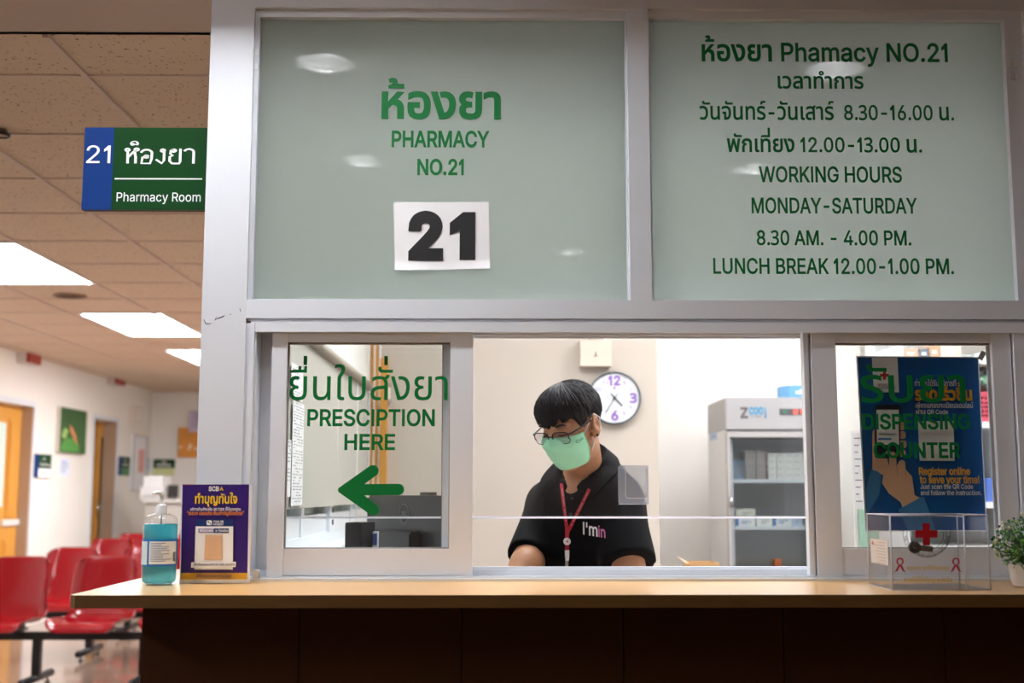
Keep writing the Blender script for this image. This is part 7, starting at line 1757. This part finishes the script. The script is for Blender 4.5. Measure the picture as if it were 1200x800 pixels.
# folds across the chest and waist
rq = random.Random(5)
for (px0, py0, px1, py1) in ((700, 560, 728, 600), (722, 590, 726, 640), (640, 590, 636, 640), (690, 640, 720, 620), (650, 650, 690, 640), (735, 620, 760, 650), (606, 620, 630, 640)):
    a0, a1 = at(px0, py0, 0.30), at(px1, py1, 0.30)
    def onto(p):
        d = (p - CAM).normalized(); h_, n_, i_, ds = BVB.ray_cast(CAM, d); return h_ - d * 0.012 if h_ else None
    p0, p1 = onto(a0), onto(a1)
    if p0 and p1: f.cone(p0, p1, 0.006, 0.004, 0.016)
# neck opening
f.cone(nk(0, 0, -0.02), nk(0, 0, 0.12), 0.056, 0.064, 0.004, 'cut')
f.cone(nk(0, -0.035, 0.05), nk(0, -0.088, -0.030), 0.042, 0.006, 0.006, 'cut')
f.cone(nk(0, -0.05, 0.045), nk(0, -0.13, 0.045), 0.045, 0.045, 0.01, 'cut')
# open hem below
sl, (x, y, z) = f.sub((0.25, 0.7, 0.75), 0.6)
f.d[sl] = np.maximum(f.d[sl], 0.80 - z)
shirt, BVS = field_obj('polo_shirt', f, M_polo, man, 2, label='black polo shirt')

# turned down collar
b = B()
nC = 36; rows = []
for i in range(nC + 1):
    u = -1 + 2 * i / nC; ang = R(171 * u)               # 0 = back of the neck, ends meet at the throat
    fr_ = (1 - math.cos(ang)) / 2
    dx, dy = math.sin(ang), math.cos(ang)
    r0 = 0.060 + 0.012 * max(0, fr_ - 0.6) / 0.4
    top = 0.036 - 0.050 * max(0, fr_ - 0.35) ** 1.3
    wide = 0.030 + 0.012 * fr_ + 0.014 * max(0, fr_ - 0.6)
    drop = 0.034 + 0.016 * fr_
    p = [nk(dx * r0, dy * r0, top - 0.038), nk(dx * (r0 - 0.002), dy * (r0 - 0.002), top - 0.003), nk(dx * (r0 + 0.004), dy * (r0 + 0.004), top), nk(dx * (r0 + wide * 0.5), dy * (r0 + wide * 0.5), top - drop * 0.40), nk(dx * (r0 + wide), dy * (r0 + wide), top - drop)]
    for k_ in (2, 3, 4):                                 # the fall lies on the cloth, never inside it
        lo_, no_, ix_, ds_ = BVS.find_nearest(p[k_])
        if (p[k_] - lo_).dot(no_) < 0.005: p[k_] = lo_ + no_ * (0.005 if k_ == 4 else 0.009)
    rows.append([b.verts.new(q) for q in p])
for a, c in zip(rows, rows[1:]):
    for k_ in range(4): b.faces.new((a[k_], a[k_ + 1], c[k_ + 1], c[k_]))
bmesh.ops.recalc_face_normals(b, faces=b.faces); bmesh.ops.solidify(b, geom=b.faces[:], thickness=0.004)
obj('collar', b, M_polo, shirt, smooth=70)
# things lying on the shirt are laid along the line of sight from the front (parallel to y)
def lay(p, out=0.004, bv=None):
    """drop a point straight back (+y) on to the cloth"""
    h_, n_, i_, ds = (bv or BVS).ray_cast(Vector((p.x, -0.5, p.z)), Vector((0, 1, 0)))
    if h_ is None or h_.y > 1.0: return Vector((p.x, 0.55, p.z))
    return Vector((p.x, h_.y - out, p.z))
def onpx(px, py, out=0.004, bv=None):
    d = (at(px, py, 0.6) - CAM).normalized(); h_, n_, i_, ds = (bv or BVS).ray_cast(CAM, d)
    return (h_ if h_ else at(px, py, 0.56)) - Vector((0, out, 0))
b = B()
for px, py in ((670.5, 584), (669, 602.5)):
    p = onpx(px, py, 0.001); lathe(b, [(0, -0.001), (0.0048, -0.001), (0.0048, 0.0015), (0.003, 0.002), (0, 0.0012)], p, 14, axis='y')
obj('buttons', b, mat('polo_button', '2c2b2e', 0.35), shirt)
b = B()
pa, pb2 = onpx(683.5, 626.5, 0.004), onpx(709.5, 626.5, 0.004)
for s, px0, px1, pb0, mi in (("I'm", 683.2, 700.3, 625.5, 0), ('in', 701.2, 709.5, 628.5, 1)):
    P0, P1 = onpx(px0, pb0, 0), onpx(px1, pb0 + (3 if mi == 0 else 1.5), 0); Pt = onpx(px0, 611.5 + (4.5 if mi else 0), 0)
    def fn(u, v, d, P0=P0, P1=P1, Pt=Pt):
        p = P0 + (P1 - P0) * u + Vector((0, 0, (Pt.z - P0.z) * v)); q = lay(p, 0.0028 + d); return q
    text(b, s, 0, 1, 0, 1, 0, thick=0.0006, bold=7, mi=mi, fn=fn)
obj('chest_print', b, [M_white, mat('print_pink', 'd070a0', 0.6)], shirt, label='white and pink print on the chest')

# trousers and shoes
f = Field((HIPC.x - 0.3, 0.45, 0.03), (HIPC.x + 0.3, 1.12, 1.0), 0.008)
f.ell(HIPC, (0.163, 0.119, 0.115), 0.05, TM)
for (h0, kn), (kn_, an, sd) in zip(KN, AN): f.cone(h0, kn, 0.090, 0.070, 0.03); f.cone(kn, an, 0.068, 0.062, 0.02, flat=1)
field_obj('trousers', f, mat('dark_trousers', '23242b', 0.8), man, 2)
for kn, an, sd in AN:
    f = Field((an.x - 0.25, an.y - 0.3, 0.0), (an.x + 0.2, an.y + 0.15, 0.16), 0.006)
    f.cone(an + Vector((0, 0, -0.03)), an + TY @ Vector((0.02 * sd, -0.15, -0.042)), 0.048, 0.040, 0.02); f.cone(an + TY @ Vector((0, 0.03, -0.04)), an, 0.04, 0.046, 0.02)
    sl, (x, y, z) = f.sub((an.x, an.y, 0.05), 0.5); f.d[sl] = np.maximum(f.d[sl], 0.001 - z + 0.002)
    field_obj('shoe', f, mat('dark_shoe', '1b1a1c', 0.5), man, 1)

# hair
f = Field(tuple(HC - Vector((0.17, 0.17, 0.14))), tuple(HC + Vector((0.17, 0.17, 0.17))), 0.004)
f.ell(hd(0, 0.020, 0.038), (0.080 * HS, 0.100 * HS, 0.089 * HS), 0.0, HL)
f.ell(hd(0, -0.035, 0.062), (0.074 * HS, 0.062 * HS, 0.060 * HS), 0.03, HL)
# everything below the hair line is removed: face and ears
X3 = np.stack(np.meshgrid(*f.ax, indexing='ij'), -1) - np.array(HC, np.float32)
Lc = X3 @ np.array(HM, np.float32) / np.float32(HS)                      # to head coordinates
lx, ly, lz = Lc[..., 0], Lc[..., 1], Lc[..., 2]
jag = 0.006 * np.sin(lx * 260 + 1.3) + 0.004 * np.sin(lx * 120 + ly * 90)
line = np.interp(ly, [-0.12, -0.07, -0.045, -0.030, -0.015, 0.025, 0.05, 0.11], [0.034, 0.034, 0.020, -0.016, 0.028, 0.030, -0.040, -0.065]).astype(np.float32)
front = np.clip((-0.03 - ly) / 0.03, 0, 1)
line = line + front * 0.014 * np.clip(lx / 0.03, -0.7, 1) + jag * front * 1.2 + front * (-0.10 * np.maximum(0, -lx - 0.0) * 0.9)
f.d = np.maximum(f.d, (line - lz) * 0.8)
# shallow combed grooves
az = np.arctan2(lx, -(ly - 0.03)); rad_ = np.sqrt(lx ** 2 + ly ** 2)
f.d += (0.0016 * np.sin(az * 34 + 9 * rad_ / 0.1 + 2 * np.sin(az * 7)) + 0.0011 * np.sin(az * 71 + 1.7)).astype(np.float32) * np.clip(rad_ / 0.03, 0, 1)
M_hair = mat('black_hair', '17161a', 0.6, 0, 0.18, noise=0.3, nscale=120)
hair, BVH_ = field_obj('hair', f, M_hair, man, 1)
# loose locks over forehead, temples and crown
b = B(); rq = random.Random(21)
crown = Vector((0.012, 0.045, 0.128))
for i in range(420):
    a = rq.uniform(-math.pi, math.pi)
    fr_ = math.cos(a)                                  # 1 in front
    L0, L1 = rq.uniform(0.1, 0.75), None
    pts = []
    low = 0.030 if fr_ > 0.45 else (0.0 if fr_ > 0.05 else -0.05)
    if fr_ > 0.45: low += 0.012 * max(0, math.sin(a)) - 0.05 * max(0, -math.sin(a)) + rq.uniform(-0.012, 0.008)
    n = 7; u0 = rq.uniform(0.0, 0.6)
    for j in range(n):
        u = u0 + (1 - u0) * j / (n - 1)
        aa = a + 0.35 * u - 0.1 + rq.uniform(-0.015, 0.015)
        th_ = u * 1.0
        dirn = Vector((math.sin(aa) * math.sin(th_ * 1.75), -math.cos(aa) * math.sin(th_ * 1.75), math.cos(th_ * 1.75)))
        o_ = hd(0, 0.012, 0.03); dw = HM @ dirn
        h_, n_, i_, ds = BVH_.ray_cast(o_ + dw * 0.25, -dw)
        p = h_ if h_ else o_ + dw * 0.095
        loc = HM.transposed() @ (p - HC)
        if loc.z < low and len(pts) >= 3: break
        pts.append(p + dw * rq.uniform(0.0002, 0.0022))
    if len(pts) >= 3:
        m_ = len(pts); tube(b, pts, [0.0024 * (1 - (j / (m_ - 1)) ** 2 * 0.85) for j in range(m_)], 5)
obj('locks', b, M_hair, hair, label='loose black locks')
# brows
b = B()
for s in (-1, 1):
    pts = [hd(s * (0.014 + 0.036 * u), -0.1, 0.030 + 0.006 * math.sin(u * 2.4)) for u in (0, .25, .5, .75, 1)]
    q = []
    for p in pts:
        h_, n_, i_, ds = BVB.ray_cast(p + hdn((0, -0.06, 0)), hdn((0, 1, 0))); q.append((h_ if h_ else p) - hdn((0, 1, 0)) * 0.001)
    tube(b, q, [0.002, 0.0032, 0.0034, 0.0028, 0.0012], 6)
obj('eyebrows', b, M_hair, man)
b = B()
for s in (-1, 1):
    q = []
    for u in (-1, -.5, 0, .5, 1):
        p = hd(s * 0.031 + 0.013 * u, -0.1, 0.0045 + 0.0015 * u * u)
        h_, n_, i_, ds = BVB.ray_cast(p + hdn((0, -0.06, 0)), hdn((0, 1, 0))); q.append((h_ if h_ else p) - hdn((0, 1, 0)) * 0.0008)
    tube(b, q, [0.0006, 0.0013, 0.0015, 0.0013, 0.0006], 6)
obj('eyelashes', b, M_hair, man)

# face mask
M_mask = mat('green_mask_cloth', 'aef5cd', 0.75, noise=0.04, nscale=60)
b = B(); NA, NV = 26, 18; rad0 = np.zeros((NV + 1, NA + 1)); ctr = []
for j in range(NV + 1):
    v = j / NV; zc_ = 0.004 - 0.108 * v
    for i in range(NA + 1):
        a = R(-66 + 132 * i / NA) * (1.0 - 0.22 * max(0, v - 0.45) - 0.12 * max(0, 0.3 - v))
        o_ = hd(0, -0.005, zc_ - 0.012 * abs(math.sin(a)) * (1 - v)); dw = HM @ Vector((math.sin(a), -math.cos(a), 0))
        h_, n_, i_, ds = BVB.ray_cast(o_ + dw * 0.3, -dw)
        rad0[j, i] = (h_ - o_).length if h_ and ds < 0.3 else 0.06
sm = rad0.copy()
for _ in range(40):
    t2 = sm.copy(); t2[1:-1] = (sm[:-2] + sm[2:] + sm[1:-1]) / 3; t2[:, 1:-1] = (t2[:, :-2] + t2[:, 2:] + t2[:, 1:-1]) / 3; sm = np.maximum(t2, rad0)
rows = []
for j in range(NV + 1):
    v = j / NV; zc_ = 0.004 - 0.108 * v; r_ = []
    for i in range(NA + 1):
        a = R(-66 + 132 * i / NA) * (1.0 - 0.22 * max(0, v - 0.45) - 0.12 * max(0, 0.3 - v))
        o_ = hd(0, -0.005, zc_ - 0.012 * abs(math.sin(a)) * (1 - v)); dw = HM @ Vector((math.sin(a), -math.cos(a), 0))
        fold = 0.0022 * (((v * 5.2) % 1.0)) * (1 if 0.15 < v < 0.9 else 0) * max(0, math.cos(a))
        r_.append(b.verts.new(o_ + dw * (sm[j, i] + 0.0035 + fold)))
    rows.append(r_)
for p, q in zip(rows, rows[1:]):
    for i in range(NA): b.faces.new((p[i], q[i], q[i + 1], p[i + 1]))
corn = [rows[1][NA].co.copy(), rows[-3][NA].co.copy(), rows[1][0].co.copy(), rows[-3][0].co.copy()]
stitch = [[v.co.copy() for v in rows[0]], [r[NA].co.copy() for r in rows], [r[0].co.copy() for r in rows]]
bmesh.ops.recalc_face_normals(b, faces=b.faces); bmesh.ops.solidify(b, geom=b.faces[:], thickness=0.0012)
mask = obj('face_mask', b, M_mask, man, smooth=60, label='green surgical mask')
b = B()
for s in stitch: tube(b, s, 0.0014, 6)
obj('binding', b, mat('mask_binding', '9be3bd', 0.7), mask)
b = B()
for s, c0, c1 in ((1, corn[0], corn[1]), (-1, corn[2], corn[3])):
    tube(b, [c0, hd(0.079 * s, -0.012, 0.016), hd(0.084 * s, 0.012, 0.030), hd(0.085 * s, 0.030, 0.012), hd(0.084 * s, 0.026, -0.02), hd(0.079 * s, 0.0, -0.036), c1], 0.0014, 6)
obj('ear_loop', b, M_white, mask, label='white elastic loops')
b = B()
def onmask(u, v, d):
    a = R(40 + 16 * u); o_ = hd(0, -0.005, -0.024 + 0.008 * v); dw = HM @ Vector((math.sin(a), -math.cos(a), 0))
    j = 4; i = int((math.degrees(a) + 66) / 132 * NA); return o_ + dw * (sm[j, min(i, NA)] + 0.0068 + d)
text(b, 'CP', 0, 1, 0, 1, 0, thick=0.0003, bold=4, fn=onmask); obj('print', b, mat('mask_ink', '3f7d63', 0.6), mask)

# glasses
b = B(); lb = B(); M_gl = mat('glasses_frame', '17181f', 0.3, 0.4)
GZ, GYl = 0.001, -0.108
for s in (-1, 1):
    def rimpt(a):
        c, sn = math.cos(a), math.sin(a); k_ = 4.0
        rx, rz = 0.0265, 0.0185
        rr_ = (abs(c) ** k_ + abs(sn) ** k_) ** (-1 / k_)
        x = s * (0.0345 + rx * rr_ * c); z = GZ + rz * rr_ * sn * (1.0 if sn > 0 else 0.95)
        return hd(x, GYl + 0.006 * abs(x) / 0.06 + (0.0035 if sn < 0 else 0), z)
    ring_ = [rimpt(2 * math.pi * i / 32) for i in range(32)]
    tube(b, ring_, [0.0016 if math.sin(2 * math.pi * i / 32) > -0.2 else 0.0009 for i in range(32)], 6, cyc=True)
    vs = [lb.verts.new(p) for p in ring_]; lb.faces.new(vs)
    tube(b, [hd(s * 0.061, GYl + 0.006, GZ + 0.012), hd(s * 0.069, GYl + 0.012, GZ + 0.012), hd(s * 0.0745, -0.055, GZ + 0.013), hd(s * 0.0795, -0.012, GZ + 0.016), hd(s * 0.083, 0.014, GZ + 0.018), hd(s * 0.083, 0.034, GZ + 0.002)], [0.0014, 0.0020, 0.0020, 0.0020, 0.0022, 0.0016], 8)
    tube(b, [hd(s * 0.0085, GYl + 0.002, GZ - 0.003), hd(s * 0.0105, GYl + 0.010, GZ - 0.008)], 0.0012, 5)
tube(b, [hd(-0.009, GYl, GZ + 0.006), hd(0, GYl - 0.002, GZ + 0.008), hd(0.009, GYl, GZ + 0.006)], 0.0014, 6)
gl = obj('glasses', b, M_gl, man, label='thin dark framed glasses')
bmesh.ops.solidify(lb, geom=lb.faces[:], thickness=0.0015)
obj('lens', lb, thin_glass('lens_glass', (0.95, 0.93, 0.95), 1.5), gl)
b = B(); ellipsoid(b, hd(0.0835, 0.001, -0.031), (0.0042, 0.0042, 0.0042)); obj('earring', b, M_black, man, label='small black ear stud')

# lanyard
M_lan = mat('red_lanyard', 'b3182b', 0.6)
b = B()
def ribbon(bm, pxs, wpx, out=0.006, mi=0):
    L_ = []
    for i, (px, py) in enumerate(pxs):
        a = pxs[max(i - 1, 0)]; c = pxs[min(i + 1, len(pxs) - 1)]; dx, dy = c[0] - a[0], c[1] - a[1]; l = math.hypot(dx, dy)
        nx_, ny_ = -dy / l * wpx / 2, dx / l * wpx / 2
        L_.append((onpx(px + nx_, py + ny_, out), onpx(px - nx_, py - ny_, out)))
    va = [bm.verts.new(p[0]) for p in L_]; vb = [bm.verts.new(p[1]) for p in L_]
    fs = []
    for i in range(len(L_) - 1): fs.append(bm.faces.new((va[i], va[i + 1], vb[i + 1], vb[i])))
    for q in fs: q.material_index = mi
    bmesh.ops.recalc_face_normals(bm, faces=fs); bmesh.ops.solidify(bm, geom=fs, thickness=0.0012)
def lerp2(a, c, n): return [(a[0] + (c[0] - a[0]) * i / n, a[1] + (c[1] - a[1]) * i / n) for i in range(n + 1)]
ribbon(b, lerp2((657.8, 566), (660.5, 592), 6) + lerp2((660.5, 592), (664.3, 622), 7)[1:], 3.6)
ribbon(b, lerp2((690.5, 573), (678, 598), 6) + lerp2((678, 598), (664.8, 624), 7)[1:], 3.8, 0.0075)
ribbon(b, lerp2((664.6, 616), (664.3, 646), 6), 4.4, 0.009)
lan = obj('lanyard', b, M_lan, man, label='red lanyard')
b = B()
rq = random.Random(2)
for a0, a1 in (((658.6, 573), (663.2, 612)), ((688, 578), (668, 617))):
    for i in range(16):
        u = i / 16.0
        if i % 5 == 4: continue
        px, py = a0[0] + (a1[0] - a0[0]) * u, a0[1] + (a1[1] - a0[1]) * u
        p = onpx(px, py, 0.0098); box(b, p.x - 0.0011, p.x + 0.0011, p.y - 0.0002, p.y, p.z - 0.0012, p.z + 0.0012)
obj('print', b, mat('lanyard_print', 'e6b6b8', 0.6), lan)
b = B(); p = onpx(664.2, 634, 0.011); lathe(b, [(0, -0.002), (0.0085, -0.002), (0.0095, 0.0), (0.0095, 0.004), (0.008, 0.006), (0, 0.006)], p, 24, axis='y'); 
p2 = onpx(664.2, 650, 0.011); box(b, p2.x - 0.0055, p2.x + 0.0055, p2.y - 0.006, p2.y, p2.z - 0.002, p2.z + 0.013); tube(b, [(p2.x, p2.y - 0.003, p2.z), (p2.x, p2.y - 0.003, p2.z - 0.014)], [0.0062, 0.0045], 10)
obj('badge_reel', b, mat('reel_white', 'eceaea', 0.35), lan, smooth=40, label='white round badge reel and clip')
b = B(); box(b, p.x - 0.003, p.x + 0.003, p.y - 0.0068, p.y - 0.0062, p.z - 0.001, p.z + 0.001); box(b, p.x - 0.001, p.x + 0.001, p.y - 0.0069, p.y - 0.0062, p.z - 0.003, p.z + 0.003); obj('reel_mark', b, mats[0], lan)
b = B(); p3 = onpx(664, 662, 0.010); box(b, p3.x - 0.004, p3.x + 0.004, p3.y - 0.001, p3.y, p3.z - 0.05, p3.z + 0.012); obj('strap', b, mat('clear_strap', '9a9aa0', 0.3), lan)
